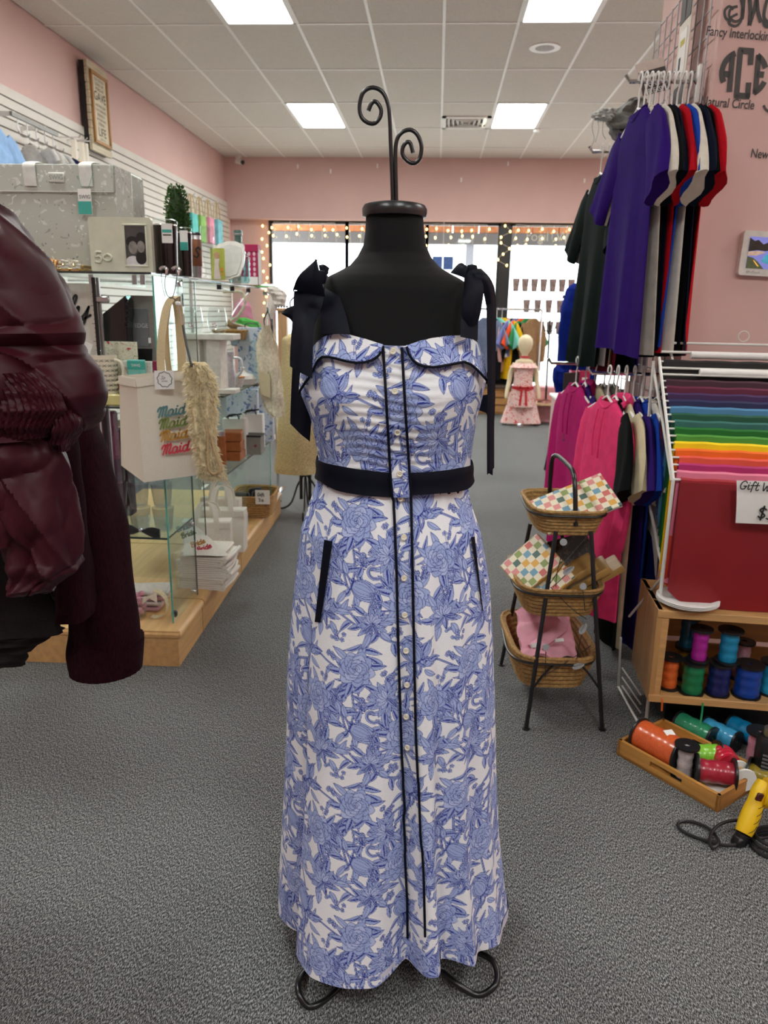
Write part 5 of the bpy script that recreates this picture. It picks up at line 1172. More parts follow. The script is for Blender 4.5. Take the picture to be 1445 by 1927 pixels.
for k, (px, Y, z, h, w, lb) in enumerate(((468, 4.30, B1, .30, .17, 'blue toile gift bag standing on the upper glass shelf'), (445, 4.2, B2, .34, .18, 'blue toile paper bag on the lower glass shelf'), (482, 4.4, B2, .33, .14, 'second blue toile paper bag at the shelf end'))):
    t = thing('gift_bag', lb, 'gift bag', base(px, 700, Y, z), 0); part('bag', MB().box((0, .12, h/2), (w, .05, h), bev=.003), M_TOILE, t, False); part('handle', cable([(-.04, .1, h), (-.03, .1, h+.02), (.03, .1, h+.02), (.04, .1, h)], .003), M_BLACKPL, t)
for k, (px, Y, lb) in enumerate(((440, 4.06, 'white paper bag with black cord handle in the farther case'), (473, 4.26, 'white paper bag with black ribbon at the case end'))):
    t = thing('gift_bag', lb, 'gift bag', base(px, 800, Y, B2), 0); hb = .20; part('bag', MB().box((0, .03, hb/2), (.13, .06, hb), bev=.003), M_PAPER, t, False); part('handle', cable([(-.03, -.001, hb), (-.025, -.012, hb+.02), (.02, -.012, hb+.025), (.03, -.001, hb)], .0035), M_BLACKPL, t); part('ribbon', cable([(-.04, -.012, hb+.008), (0, -.014, hb+.02), (.05, -.012, hb+.03)], .004), M_BLACKPL, t)
for k in range(3):
    t = tag(link('leather_box', MB().box((0, 0, .026), (.1, .12, .05), bev=.004).mesh('leather_box', mat('tan_leather', '#9c5a2a', .5, var=.15)), None, base(440, 860, 3.92, B2+.001+k*.052), .08*k), ('bottom', 'middle', 'top')[k]+' tan leather keepsake box in the stack of three', 'box', 'tan leather boxes')
t = thing('grey_gift_box', 'open grey gift box with a tiny red mark beside the leather boxes', 'box', base(468, 840, 4.12, B2)); part('box', MB().box((0, 0, .05), (.16, .1, .1), bev=.003), mat('grey_card2', '#86857f', .7), t); part('lid_edge', MB().box((0, 0, .104), (.165, .105, .008)), M_BLACKPL, t, False); part('mark', disc(MB(), (.05, .05), .008, .008, -.051), mat('red_mark', '#8e2a2a', .6), t, False)
t, R, Hq = None, .022, .15
t = thing('leather_flask', 'tall tan leather wrapped flask with steel cap in the case', 'flask', base(418, 870, 3.78, B2)); part('wrap', MB().lathe([(0, 0), (R, 0), (R, Hq), (0, Hq)], 24), MATS['tan_leather'], t); part('cap', MB().lathe([(R*.9, Hq), (R*.9, Hq+.025), (0, Hq+.028)], 24), M_STEEL, t)
t = thing('speckled_canister', 'white speckled lidded canister low in the farther case', 'canister', (-1.08, 4.02, PZ+.001)); part('jar', MB().lathe([(0, 0), (.05, 0), (.055, .01), (.055, .09), (0, .09)], 28), MATS['speckle_enamel'], t); part('lid', MB().lathe([(.05, .092), (.056, .1), (.04, .12), (.012, .128), (.012, .14), (0, .142)], 28), M_STEEL, t)
bk2 = wicker('small wicker basket with tan bread on the upper glass shelf', (-1.18, 4.36, 1.19), .16, .18, .12, .14, .05)
t = thing('glass_riser', 'clear glass riser under the small wicker basket', 'shelf riser', (-1.18, 4.36, B1)); part('top', MB().box((0, 0, .229), (.3, .2, .006)), M_GLASS, t, False)
for s in (-1, 1): part('side', MB().box((s*.145, 0, .113), (.006, .19, .225)), M_GLASS, t, False)
t = thing('folded_towel', 'folded red plaid towel stack on the lower glass shelf', 'towel', (-1.16, 4.24, B1-.13)) if False else None
single('plaid_towel', 'folded red plaid towels on the lower glass shelf', 'towel', MB().box((0, 0, .03), (.18, .16, .058), bev=.012).box((0, 0, .088), (.175, .155, .056), bev=.012), motif_mat('plaid_red', '#a87a78', [('#7c3a40', 60, .4)]), (-1.28, 3.80, B2+.001))

# ---------------------------------------------------------------- generic garments
def hanger(label, loc, rz, w=.4, matl=None, group='white plastic hangers'):
    t = thing('hanger', label, 'hanger', loc, rz, group); matl = matl or M_WHITE      # origin at the rail centre, local x = arm direction
    part('hook', MB().tube([(.018*sin(a_), 0, .0+.018*cos(a_)-.004) for a_ in np.linspace(-2.2, 1.2, 14)]+[(.012, 0, -.03), (.0, 0, -.05), (0, 0, -.10)], .0032, 7), matl, t)
    part('arms', MB().tube([(0, 0, -.10), (w*.1, 0, -.115), (w/2, 0, -.17), (w/2-.01, 0, -.18), (-w/2+.01, 0, -.18), (-w/2, 0, -.17), (-w*.1, 0, -.115)], .005, 7, closed=True), matl, t); return t
def cloth_mat(name, col, **k): return mat('cloth_'+name, col, .88, var=.10, scale=25, bump=.25, bscale=700, spec=.08, **k)
def shirt(name, label, loc, rz, matl, sw=.21, bw=.235, L_=.70, sl=.23, th=.022, cat='shirt', group=None, seed=0, sleeve=True, hood=False, long=False, neck=.075, inner=None, flare=1.0):
    """local x = arm direction, z down from the hanger rail (rail at z 0; neck at -.11)"""
    t = thing(name, label, cat, loc, rz, group); rg = random.Random(seed); p1, p2, p3 = rg.uniform(0, 6), rg.uniform(0, 6), rg.uniform(-.01, .01)
    prof = [(-.112, neck, .012), (-.125, neck+.03, .014), (-.16, sw*.8, .016), (-.185, sw, .018), (-.24, sw*1.0, .02), (-.30, bw*.95, th), (-.45, bw, th*1.1), (-.11-L_*.8, bw*flare, th*1.2), (-.11-L_, bw*flare, th*1.25)]
    R = interp_rows(prof, 26); rings = []
    for i, (z, hw, d) in enumerate(R):
        f = max(0, (-z-.2))/L_; ring = []
        for j in range(28):
            a_ = 2*pi*j/28; c_, s_ = cos(a_), sin(a_); x = hw*math.copysign(abs(c_)**.8, c_); y = d*math.copysign(abs(s_)**.9, s_)+f*(.014+.6*th)*sin(x*26+p1)+f*.009*sin(x*50+p2)+p3*f*3
            ring.append((x, y, z+(.01*sin(x*9+p2) if i == 25 else 0)-(.03*(1-(x/neck)**2) if i == 0 and abs(x) < neck else 0)))
        rings.append(ring)
    part('body', MB().loft(rings, caps=(False, True)), matl, t)
    part('neckband', MB().tube([(neck*cos(a_), .013*sin(a_), -.112-.03*(sin(a_) < 0)*(1-cos(a_)**2)) for a_ in np.linspace(0, 2*pi, 25)[:-1]], .006, 6, closed=True), matl, t)
    if sleeve:
        for s in (-1, 1):
            if long: path = [(.165, -.175, .075), (.215, -.24, .075), (.245, -.36, .068), (.25, -.5, .058), (.235, -.62, .048), (.225, -.68, .042)]
            else: path = [(.15, -.175, .09), (.21, -.215, .105), (.21+sl*.36, -.215-sl*.45, .105), (.21+sl*.62, -.215-sl*.85, .10)]
            Q = interp_rows(path, 12); rr = []
            for i, (x, z, w) in enumerate(Q):
                u = i/11; tx, tz = (.55, -.83) if not long else (.15, -.98); nx, nz = -tz, tx
                if i > 9 and long: w *= .8
                rr.append([(s*(x+nx*w*cos(a_)*(.8 if not long else .9)), (.013+.012*u)*sin(a_)+.007*sin(4*a_+p1+u*5)*u-.02*u*u, z+nz*w*cos(a_)*(.8 if not long else .9)) for a_ in np.linspace(0, 2*pi, 21)[:-1]])
            part('sleeve', MB().loft(rr), matl, t)
    if hood:
        part('hood', MB().loft([[((.085-.02*u)*cos(a_), .03+.05*u*sin(pi*u)+.03*sin(a_), -.13+.05*sin(pi*u)-.16*u*u+.02*sin(a_)) for a_ in np.linspace(0, 2*pi, 17)[:-1]] for u in np.linspace(0, 1, 8)]), matl, t)
        for s in (-1, 1): part('drawstring', cable([(s*.03, -.025, -.15), (s*.035, -.035, -.24), (s*.03, -.034, -.33)], .003), matl, t)
    return t

# ---------------------------------------------------------------- garments hanging past the cases
M_CREAMK = mat('cream_knit', '#d8cfb8', .95, var=.2, scale=70, bump=.7, bscale=160)
t = thing('fringe_cardigan', 'cream knit cardigan with shaggy fringe hanging from the case corner', 'cardigan', atY(508, 785, 4.25))
def put(m, o): m.v = [tuple(Vector(p)-o.location) for p in m.v]; return m
rowsC = [(612, 497, 506, 4.25), (628, 488, 512, 4.25), (650, 484, 520, 4.25), (690, 486, 526, 4.25), (730, 490, 532, 4.25), (760, 497, 534, 4.25), (782, 512, 533, 4.25)]
part('knit_body', put(pxloft(rowsC, .05, 28, 30, .008, 4, 8), t), M_CREAMK, t)
sm = MB(); rg = random.Random(17); RR = interp_rows(rowsC, 50)
for k in range(900):
    y, l, r, Y = RR[rg.randrange(50)]; x = rg.choice((l, r, rg.uniform(l, r))); p = atY(x, y, Y-.045+.03*(x in (l, r)))-t.location; d = Vector((rg.uniform(-.6, .6), -.5, -1)).normalized(); e = p+d*rg.uniform(.015, .04); s_ = Vector((.0016, 0, 0)); sm.add([p-s_, p+s_, e], [[0, 1, 2]])
o = part('fringe', sm, M_CREAMK, t); o['kind'] = 'stuff'
part('lining_tab', MB().prism([(0, 0), (.06, -.02), (.06, .11), (0, .13)], fpx(489, 742, 4.19, t), FX, FZ, .004), mat('cream_lining', '#cdbf9c', .8), t)
part('hanger_hook', cable([fpx(500, 620, 4.22, t), fpx(497, 605, 4.22, t), fpx(499, 595, 4.22, t), fpx(504, 585, 4.22, t), fpx(503, 578, 4.22, t)], .004), M_BLACKPL, t); part('hanger_arm', cable([fpx(504, 585, 4.22, t), fpx(512, 612, 4.25, t)], .003), M_BLACKPL, t)
t = thing('white_scarf', 'soft white scarf draped over the far corner of the case top', 'scarf', atY(525, 572, 4.45)); part('cloth', put(pxloft([(540, 505, 522, 4.45), (550, 503, 536, 4.45), (562, 512, 540, 4.45), (576, 520, 537, 4.45)], .05, 20, 14, .01, 3, 4), t), mat('white_knit', '#dedad2', .9, var=.08), t)
part('drape', put(pxloft([(548, 508, 534, 4.44), (600, 500, 512, 4.44)], .02, 12, 8, .004), t), MATS['white_knit'], t)
# cream tweed dress on a small iron form
t = thing('tweed_dress', 'cream sparkly tweed shift dress on an iron form behind the blue dress', 'dress', (-.86, 4.98, 0))
M_TWEED = mat('cream_tweed', '#cdbb8c', .8, var=.35, scale=160, bump=.5, bscale=260)
part('shift', put(pxloft([(628, 545, 575, 4.98), (636, 532, 590, 4.98), (655, 530, 596, 4.98), (700, 532, 594, 4.98), (760, 528, 600, 4.98), (820, 522, 606, 4.98), (870, 518, 610, 4.98), (887, 518, 610, 4.98)], .13, 36, 40, .008, 5, 9), t), M_TWEED, t)
part('neck_trim', put(pxloft([(622, 550, 570, 4.98), (630, 546, 576, 4.98)], .05, 16, 3, .0), t), mat('cream_trim', '#b8a878', .8), t)
t = thing('iron_form_stand', 'black wrought iron scroll stand under the cream tweed dress', 'dress form', (-.86, 4.98, 0))
for dx in (-.03, .03): part('pole', MB().tube([(dx, 0, .10), (dx, 0, .62)], .012, 8), M_BLACKMET, t)
for k, a_ in enumerate((-.5, -2.6, 1.2, 2.6)):
    ux, uy = cos(a_-pi/2+.6), sin(a_-pi/2+.6); P = [(0, 0, .28), (.06*ux, .06*uy, .2), (.12*ux, .12*uy, .06), (.2*ux, .2*uy, .007), (.25*ux, .25*uy, .03), (.24*ux, .24*uy, .065), (.21*ux, .21*uy, .055)]; part('scroll_foot', cable(P, .007), M_BLACKMET, t)
    P = [(.02*ux, .02*uy, .5), (.07*ux, .07*uy, .46), (.09*ux, .09*uy, .38), (.06*ux, .06*uy, .33), (.035*ux, .035*uy, .37), (.05*ux, .05*uy, .41)]; part('scroll', cable(P, .006), M_BLACKMET, t)
# pink jacket, green cloth and wooden hanger glimpsed between
def px_garment(name, label, cat, rows, dep, matl, seed, extra=None):
    t = thing(name, label, cat, atY((rows[-1][1]+rows[-1][2])/2, rows[-1][0], rows[-1][3])); part('cloth', put(pxloft(rows, dep, 26, 26, .006, 4, seed), t), matl, t); return t
px_garment('pink_jacket', 'pink blouse hanging behind the farther glass case', 'blouse', [(562, 452, 462, 5.4), (575, 444, 470, 5.4), (600, 436, 476, 5.4), (640, 432, 478, 5.4)], .08, cloth_mat('softpink', '#d58aa6'), 1)
px_garment('green_apron', 'bright green cloth beside the pink blouse behind the case', 'cloth', [(598, 450, 462, 5.2), (606, 444, 486, 5.2), (618, 440, 492, 5.2), (640, 446, 490, 5.2)], .06, cloth_mat('green', '#4aa94a'), 2)
px_garment('denim_folded', 'faded denim garment folded on the farther upper case', 'garment', [(628, 440, 492, 5.0), (636, 434, 494, 5.0), (650, 436, 492, 5.0)], .12, cloth_mat('denim', '#7c8b9a'), 3)
t = thing('wooden_hanger', 'thick brown wooden hanger behind the stemless glasses', 'hanger', atY(455, 625, 4.75)); part('arm', cable([fpx(428, 606, 4.75, t), fpx(440, 614, 4.75, t), fpx(460, 619, 4.75, t), fpx(478, 626, 4.75, t)], .022, 10), wood('hanger_wood', '#8f6d43'), t); part('hook', cable([fpx(440, 612, 4.75, t), fpx(438, 590, 4.75, t), Vector((-1.30, 5.40, 1.50))-t.location, Vector((-1.30, 5.45, 1.53))-t.location], .004), M_STEEL, t)
t = thing('display_branch', 'pale bent branch display arm over the wooden hanger', 'branch', atY(455, 600, 4.5)); part('branch', cable([fpx(420, 549, 4.7, t), fpx(452, 549, 4.7, t), fpx(461, 560, 4.7, t), fpx(459, 576, 4.7, t), fpx(448, 594, 4.7, t), fpx(434, 604, 4.7, t)], .009, 8), mat('pale_bark', '#cfc6ac', .8, var=.2), t); part('hook', MB().tube([fpx(440, 549, 4.7, t), Vector((fpx(440, 549, 4.7, t).x, 4.45-t.location.y, 1.4715-t.location.z))], .004, 6), M_STEEL, t)
t = thing('wall_display_rack', 'chrome garment rail behind the glass cases', 'clothes rail', (-1.45, 5.45, 0)); part('rail', MB().tube([(-.3, 0, 1.52), (.3, 0, 1.52)], .012, 8), M_CHROME, t)
for s in (-1, 1): part('upright', MB().tube([(s*.3, 0, 0), (s*.3, 0, 1.52)], .012, 8), M_CHROME, t); part('foot', MB().box((s*.3, 0, .012), (.03, .4, .024)), M_CHROME, t, False)

# ---------------------------------------------------------------- on the slatwall
p0 = atX(20, 213, -3.2); p1 = atX(108, 255, -3.2)
t = thing('hook_rail', 'grey wall rail with curved hooks on the slatwall', 'hook rail', (-3.2, (p0.y+p1.y)/2, p0.z))
LY = (p1.y-p0.y)/2; part('bar', MB().box((0, 0, 0), (.02, 2*LY, .03)), mat('rail_grey', '#8d8c8a', .5), t, False)
for s in (-.85, .45): part('wall_arm', MB().box((-.1, s*LY, .01), (.2, .02, .03)), M_WHITE, t, False)
for k in range(5):
    y = -LY*.75+k*LY*.38; part('hook', cable([(.0, y, -.02), (.0, y, -.10), (.03, y, -.14), (.075, y, -.14), (.085, y, -.12)], .005), M_STEEL, t)
sm_g = [('white', '#cfcdc8', 0), ('white', '#d6d4cf', 1), ('grey', '#b9b9b8', 2), ('navy', '#1d2340', 3), ('orange', '#d98f3a', 4)]
for k, (cn, cl, _) in enumerate(sm_g):
    y = t.location.y-LY*.75+k*LY*.38; lb = ['white baby top on the first wall hook, nearest the pale blue shirt', 'white baby top with dark collar on the second wall hook', 'pale grey baby top on the middle wall hook', 'navy baby top on the fourth wall hook', 'orange and pink bib on the last wall hook'][k]
    g = shirt('baby_top', lb, (-3.12, y, t.location.z-.125), 0.15, cloth_mat('baby'+str(k), cl), sw=.12, bw=.13, L_=.30, sl=.12, th=.02, neck=.04, group='baby tops on the wall rail', seed=k)
    g.scale = (.62, .62, .62)
    part('hanger_clip', MB().tube([(-.1, 0, -.16), (0, 0, -.10), (.1, 0, -.16)], .006, 6), M_BLACKPL if k in (0, 3) else M_WHITE, g)
    part('hanger_hook', MB().tube([(0, 0, -.10), (0, 0, .0)], .003, 6), M_STEEL, g)
_c = atX(-14, 236, -3.12); g = shirt('blue_shirt', 'pale blue shirt hung high on the slatwall at the left edge', (_c.x, _c.y, _c.z+.12), pi/2, cloth_mat('skyblue', '#8fb0d8'), L_=.72, th=.05, seed=5)
part('hanger_hook', MB().tube([(0, 0, -.12), (0, 0, .0), (0, .02, .02), (0, .30, .02)], .005, 6), M_CHROME, g)
for k, (px, py) in enumerate(((136, 263), (150, 268), (158, 270))):
    p = atX(px, py, -3.28); t = thing('canvas_strap', 'natural canvas bag straps on the slatwall, %s of three' % ('left', 'middle', 'right')[k], 'strap', p, 0, 'canvas straps on slatwall')
    part('strap', MB().sheet([[(0, -.04+.01*sin(i), -.05*i), (.03, -.012, -.05*i), (.03, .02, -.05*i)] for i in range(8)], .006), M_CANVAS, t); part('peg', MB().tube([(-.12, 0, .02), (.06, 0, .02), (.075, 0, .04)], .006, 6), M_CHROME, t)
# wooden sign
q = [atX(x, y, -3.36) for x, y in ((155, 110), (195, 137), (203, 300), (168, 280))]
y0, y1, z0, z1 = 7.6, 8.04, 2.80, 3.58
t = thing('wall_sign', 'tall framed wooden wall sign lettered GAVE and LIFE on the left wall', 'sign', (-3.345, (y0+y1)/2, z0))
for k in range(12): part('plank', MB().box((.008, 0, (k+.5)*(z1-z0)/12), (.03, y1-y0+.02*random.uniform(-.5, .5), (z1-z0)/12-.004), bev=.002), wood('sign_plank', '#c9bda0', 4, .8, 'Y'), t)
part('mount', MB().box((-.034, .0, (z1-z0)/2), (.05, y1-y0-.01, z1-z0-.02)), M_BLACKPL, t, False)
fw, fh = .34, .60; zc_ = (z1-z0)/2; m = MB()
for s in (-1, 1): m.box((.034, s*fw/2, zc_), (.022, .03, fh), bev=.003); m.box((.034, 0, zc_+s*(fh/2)), (.022, fw+.03, .03), bev=.003)
part('frame', m, wood('sign_frame', '#a8783c', 5, .8, 'Z'), t); part('face', MB().box((.026, 0, zc_), (.008, fw, fh)), mat('sign_cream', '#d8cdb4', .8, var=.06), t, False)
UY = Vector((0, 1, 0))
for txt, z, s_ in (('FOR GOD SO', .245, .036), ('LOVED THE', .205, .036), ('WORLD HE', .165, .036), ('GAVE', .075, .11), ('HIS ONLY SON', .02, .034), ('THAT WHOEVER', -.02, .032), ('BELIEVES IN', -.06, .034), ('HIM MAY HAVE', -.10, .032), ('ETERNAL', -.14, .036), ('LIFE', -.235, .11), ('JOHN 3:16', -.27, .026)): text_on('lettering', txt, (.031, 0, zc_+z), UY, FZ, s_, mat('sign_ink', '#2a2622', .8), t, sx=.95)
# small gift bags with raffia handles at the far slatwall
for k, (px, cl, lb) in enumerate(((360, '#4fb0a8', 'teal paper bag with raffia handles on the far slatwall'), (376, '#7fae55', 'green paper bag with raffia handles on the far slatwall'), (392, '#d98aa0', 'pink paper bag with raffia handles on the far slatwall'), (408, '#6fb6c0', 'aqua paper bag with raffia handles nearest the corner'))):
    p = atX(px, 402+k*4, -3.25); t = thing('paper_bag', lb, 'gift bag', p, 0, 'raffia handled paper bags'); part('bag', MB().box((0, 0, -.17), (.1, .24, .34), bev=.004), mat('bag_'+cl[1:], cl, .7, var=.25, scale=14), t, False)
    for s in (-1, 1): part('handle', cable([(s*.03, -.07, 0), (s*.02, -.05, .18), (0, 0, .24), (s*.02, .05, .18), (s*.03, .07, 0)], .008), mat('raffia', '#c2ad86', .9), t)
    part('peg', MB().tube([(-.15, 0, .225), (.04, 0, .225), (.055, 0, .25)], .006, 6), M_CHROME, t)

# ---------------------------------------------------------------- maroon garments on the near left
rk = thing('garment_rack', 'black garment rack at the left holding the maroon clothes', 'clothes rail', (-1.5, 1.25, 0))
part('rail', MB().tube([(0, -.65, 1.70), (0, .40, 1.70)], .014, 10), M_BLACKMET, rk)
for s in (-.65, .40): part('upright', MB().tube([(0, s, .02), (0, s, 1.70)], .014, 10), M_BLACKMET, rk); part('foot', MB().box((0, s, .015), (.4, .03, .03), bev=.005), M_BLACKMET, rk)
def taffeta():
    m = mat('maroon_taffeta', (.038, .0032, .0078), .5, var=.12, scale=10, spec=.22); nt = m.node_tree; N = nt.nodes; L = nt.links
    tc = N.new('ShaderNodeTexCoord'); mp = N.new('ShaderNodeMapping'); mp.inputs['Scale'].default_value = (9, 9, 6); mp.inputs['Rotation'].default_value = (.4, .7, .3); L.new(tc.outputs['Object'], mp.inputs[0])
    nz = N.new('ShaderNodeTexNoise'); nz.inputs['Scale'].default_value = 1.2; L.new(mp.outputs[0], nz.inputs['Vector']); mx = N.new('ShaderNodeMixRGB'); mx.inputs[0].default_value = .35; L.new(mp.outputs[0], mx.inputs[1]); L.new(nz.outputs['Color'], mx.inputs[2])
    vo = N.new('ShaderNodeTexVoronoi'); vo.feature = 'F1'; vo.inputs['Scale'].default_value = 1.0; L.new(mx.outputs[0], vo.inputs['Vector'])
    bp = N.new('ShaderNodeBump'); bp.inputs['Strength'].default_value = .55; bp.inputs['Distance'].default_value = .025; L.new(vo.outputs['Distance'], bp.inputs['Height']); L.new(bp.outputs[0], N['Principled BSDF'].inputs['Normal'])
    return m
M_MAR = taffeta()
M_MARK = mat('maroon_knit', (.016, .0025, .0045), .95, var=.4, scale=260, bump=.6, bscale=420, spec=.1, stretch=(1, 1, .25))
YB1 = 1.22
t = thing('maroon_blouse', 'shiny maroon blouse with puffed smocked sleeve at the left edge', 'blouse', atY(60, 1000, YB1))
part('bodice', put(pxloft([(330, -420, -60, 1.3), (480, -440, -40, 1.3), (800, -440, -20, 1.3), (1030, -440, 32, 1.28)], .1, 40, 40, .012, 4, 3), t), M_MAR, t)
part('puff_sleeve', put(pxloft([(372, -60, -28, YB1), (394, -120, 2, YB1), (440, -150, 42, YB1), (492, -160, 84, YB1), (545, -165, 120, YB1), (595, -165, 147, YB1-.01), (625, -165, 149, YB1-.02), (648, -160, 141, YB1-.01), (665, -150, 158, YB1-.02), (700, -130, 178, YB1-.02), (740, -110, 187, YB1-.02), (778, -90, 186, YB1-.01), (800, -60, 176, YB1), (812, -40, 160, YB1)], .10, 160, 120, .010, 3, 6, vf=22, crease=.012), t), M_MAR, t)
part('smocked_cuff', put(pxloft([(700, -80, 70, YB1-.085), (735, -70, 108, YB1-.09), (770, -60, 122, YB1-.09), (800, -50, 100, YB1-.085), (822, -40, 92, YB1-.075)], .03, 130, 60, .002, 3, 2, pleat=.0025, pf=40), t), M_MAR, t)
part('cuff_ruffle', put(pxloft([(815, -50, 95, YB1-.05), (845, -50, 112, YB1-.05), (900, -40, 122, YB1-.05), (980, 0, 138, YB1-.05), (1045, 20, 151, YB1-.05), (1070, 30, 146, YB1-.05), (1098, 40, 112, YB1-.05), (1108, 48, 98, YB1-.05)], .06, 140, 90, .008, 4, 4, pleat=.0008, pf=16, crease=.009), t), M_MAR, t)
part('hem_panel', put(pxloft([(790, -120, 6, YB1-.1), (900, -120, 18, YB1-.1), (1028, -120, 35, YB1-.1)], .02, 60, 40, .006, 3, 5, crease=.008), t), M_MAR, t)
part('back_cuff', put(pxloft([(770, 95, 140, YB1-.06), (800, 100, 150, YB1-.06), (830, 95, 138, YB1-.05), (848, 105, 128, YB1-.05)], .03, 60, 20, .004, 3, 3, pleat=.002, pf=22), t), M_MAR, t)
t = thing('maroon_sweater', 'dark maroon knit sweater sleeve hanging behind the shiny blouse', 'sweater', atY(200, 1250, 1.46))
part('sleeve', put(pxloft([(700, -20, 120, 1.46), (800, 100, 172, 1.46), (860, 118, 192, 1.46), (930, 125, 212, 1.46), (1000, 130, 233, 1.46), (1100, 134, 248, 1.46), (1180, 136, 260, 1.46), (1215, 136, 266, 1.46), (1248, 137, 264, 1.46), (1258, 140, 262, 1.46)], .07, 40, 60, .006, 3, 7), t), M_MARK, t)
part('body', put(pxloft([(420, -420, -30, 1.52), (700, -430, 40, 1.52), (1000, -430, 110, 1.52), (1170, -430, 120, 1.52)], .08, 40, 40, .010, 4, 2), t), M_MARK, t)
part('cuff', put(pxloft([(1200, 134, 267, 1.46), (1258, 138, 265, 1.46)], .072, 60, 6, .001, 3, 7, pleat=.0015, pf=28), t), M_MARK, t)
t = thing('maroon_cardigan', 'second dark maroon knit with ribbed cuff, nearer than the sweater sleeve', 'cardigan', atY(150, 1155, 1.34))
part('sleeve', put(pxloft([(780, 60, 130, 1.34), (860, 80, 142, 1.34), (950, 95, 152, 1.34), (1050, 105, 163, 1.34), (1120, 110, 172, 1.34), (1158, 112, 175, 1.34)], .05, 36, 50, .004, 3, 1), t), M_MARK, t)
part('body', put(pxloft([(500, -430, -60, 1.38), (900, -430, 60, 1.38), (1120, -430, 100, 1.38), (1190, -430, 110, 1.38)], .06, 40, 40, .010, 4, 9), t), mat('black_knit', (.010, .006, .007), .95, var=.3, scale=200, bump=.4, bscale=300), t)
part('hem_fringe', put(pxloft([(1185, -300, 112, 1.40), (1205, -300, 90, 1.40), (1225, -300, 55, 1.40), (1250, -300, 40, 1.40)], .05, 40, 16, .012, 6, 9), t), MATS['black_knit'], t)
# ================================================================ right side: gridwall, shirts, tissue stand, baskets, ribbons
def tubes(m, segs, r, n=6):
    for s in segs: m.tube(list(s), r, n)
    return m
GWX = .872
gw = thing('gridwall_panel', 'grey wire gridwall panel fixed to the pink partition', 'grid panel', (GWX, 3.26, 0))
M_GW2 = mat('grid_wire', '#a9a6a8', .4, metal=.3)
vme = MB().tube([(0, 0, .12), (0, 0, 2.51)], .0028, 6).mesh('wire', M_GW2); hme2 = MB().tube([(0, -.36, 0), (0, .36, 0)], .0028, 6).mesh('wire', M_GW2)
for k in range(10): link('wire', vme, gw, (0, -.36+k*.08, 0))
for k in range(31): link('wire', hme2, gw, (.005, 0, .12+k*.0797))
part('bracket', MB().box((-.006, -.335, 2.13), (.014, .02, .12), bev=.003), M_WHITE, gw)

def rail(label, y, z, x0):
    t = thing('faceout_arm', label, 'display arm', (GWX, y, z)); part('arm', MB().tube([(0.01, 0, -.045), (-.02, 0, -.008), (-.04, 0, -.016), (x0-GWX-.03, 0, -.016), (x0-GWX-.045, 0, .004)], .007, 8), M_CHROME, t); part('plate', MB().box((.002, 0, -.04), (.008, .03, .10), bev=.002), M_CHROME, t)
RY1, RZ1, RY2, RZ2, RZ3 = 2.93, 2.155, 3.52, 2.045, 1.165
rail('upper chrome display arm holding the nearer coloured tee shirts', RY1, RZ1, .665); rail('upper chrome display arm holding the farther dark tee shirts', RY2, RZ2, .665)
rail('lower chrome display arm holding the pink hoodie and tees', RY1-.02, RZ3, .62); rail('lower chrome display arm holding the magenta hoodie', RY2-.05, RZ3, .55)
CL = {k: cloth_mat(k, v) for k, v in dict(purple='#2b1262', white='#cfc8ba', black='#0d0f10', navy='#0e1424', red='#a80f1c', royal='#1c3f9c', dkgreen='#101a18', cream='#cbbd9c', grey='#a39c98', maroon='#5c1522', hotpink='#e23f74', magenta='#b02069', tan='#bfb092', dkblue='#101a4a', violet='#2c1860').items()}
def row_of(cols, x0, dx, y, z, L_, grp, where, seed, **kw):
    for i, c in enumerate(cols):
        x = x0+dx*i; nm = {'royal': 'royal blue', 'hotpink': 'hot pink', 'dkblue': 'dark blue', 'dkgreen': 'blackish green'}.get(c[0], c[0])
        lb = c[1] if len(c) > 1 else '%s tee shirt %s' % (nm, where % i)
        hanger(('white plastic hanger under the '+lb.replace('tee shirt ', 'tee ').replace('display ', '').replace('on the ', '').replace('from the ', 'from ')), (x, y, z), -pi/2+.07, .40, None, 'hangers '+grp)
        shirt('tee_shirt' if not kw.get('hood') else 'hoodie', lb, (x, y+random.uniform(-.01, .01), z), -pi/2+.07+random.uniform(-.03, .03), CL[c[0]], L_=L_+random.uniform(-.02, .02), th=.009, seed=seed+i, group=grp, sw=.195, bw=.22, **{k: v for k, v in kw.items()})
W1 = 'on the upper near display arm'
row_of([('purple', 'purple tee shirt outermost on the upper near display arm'), ('white', 'white tee shirt just behind the purple one on the upper near arm'), ('black', 'black tee shirt third from the aisle on the upper near arm'), ('navy', 'navy tee shirt fourth from the aisle on the upper near arm'), ('red', 'red tee shirt in the middle of the upper near arm'), ('royal', 'royal blue tee shirt beside the middle red one, upper near arm'), ('white', 'white tee shirt beside the royal blue one, upper near arm'), ('navy', 'navy tee shirt third from the pink wall, upper near arm'), ('black', 'black tee shirt second from the pink wall, upper near arm'), ('red', 'red tee shirt closest to the pink wall, upper near arm')], .672, .0185, RY1, RZ1, .80, 'tees on the upper near arm', '', 10)
row_of([('dkgreen', 'blackish green tee shirt outermost on the upper far arm'), ('grey', 'warm grey tee shirt second on the upper far arm'), ('cream', 'cream tee shirt third on the upper far arm'), ('maroon', 'maroon tee shirt fourth on the upper far arm'), ('violet', 'violet tee shirt fifth on the upper far arm'), ('navy', 'navy tee shirt innermost on the upper far arm')], .675, .03, RY2, RZ2, .80, 'tees on the upper far arm', '', 40)
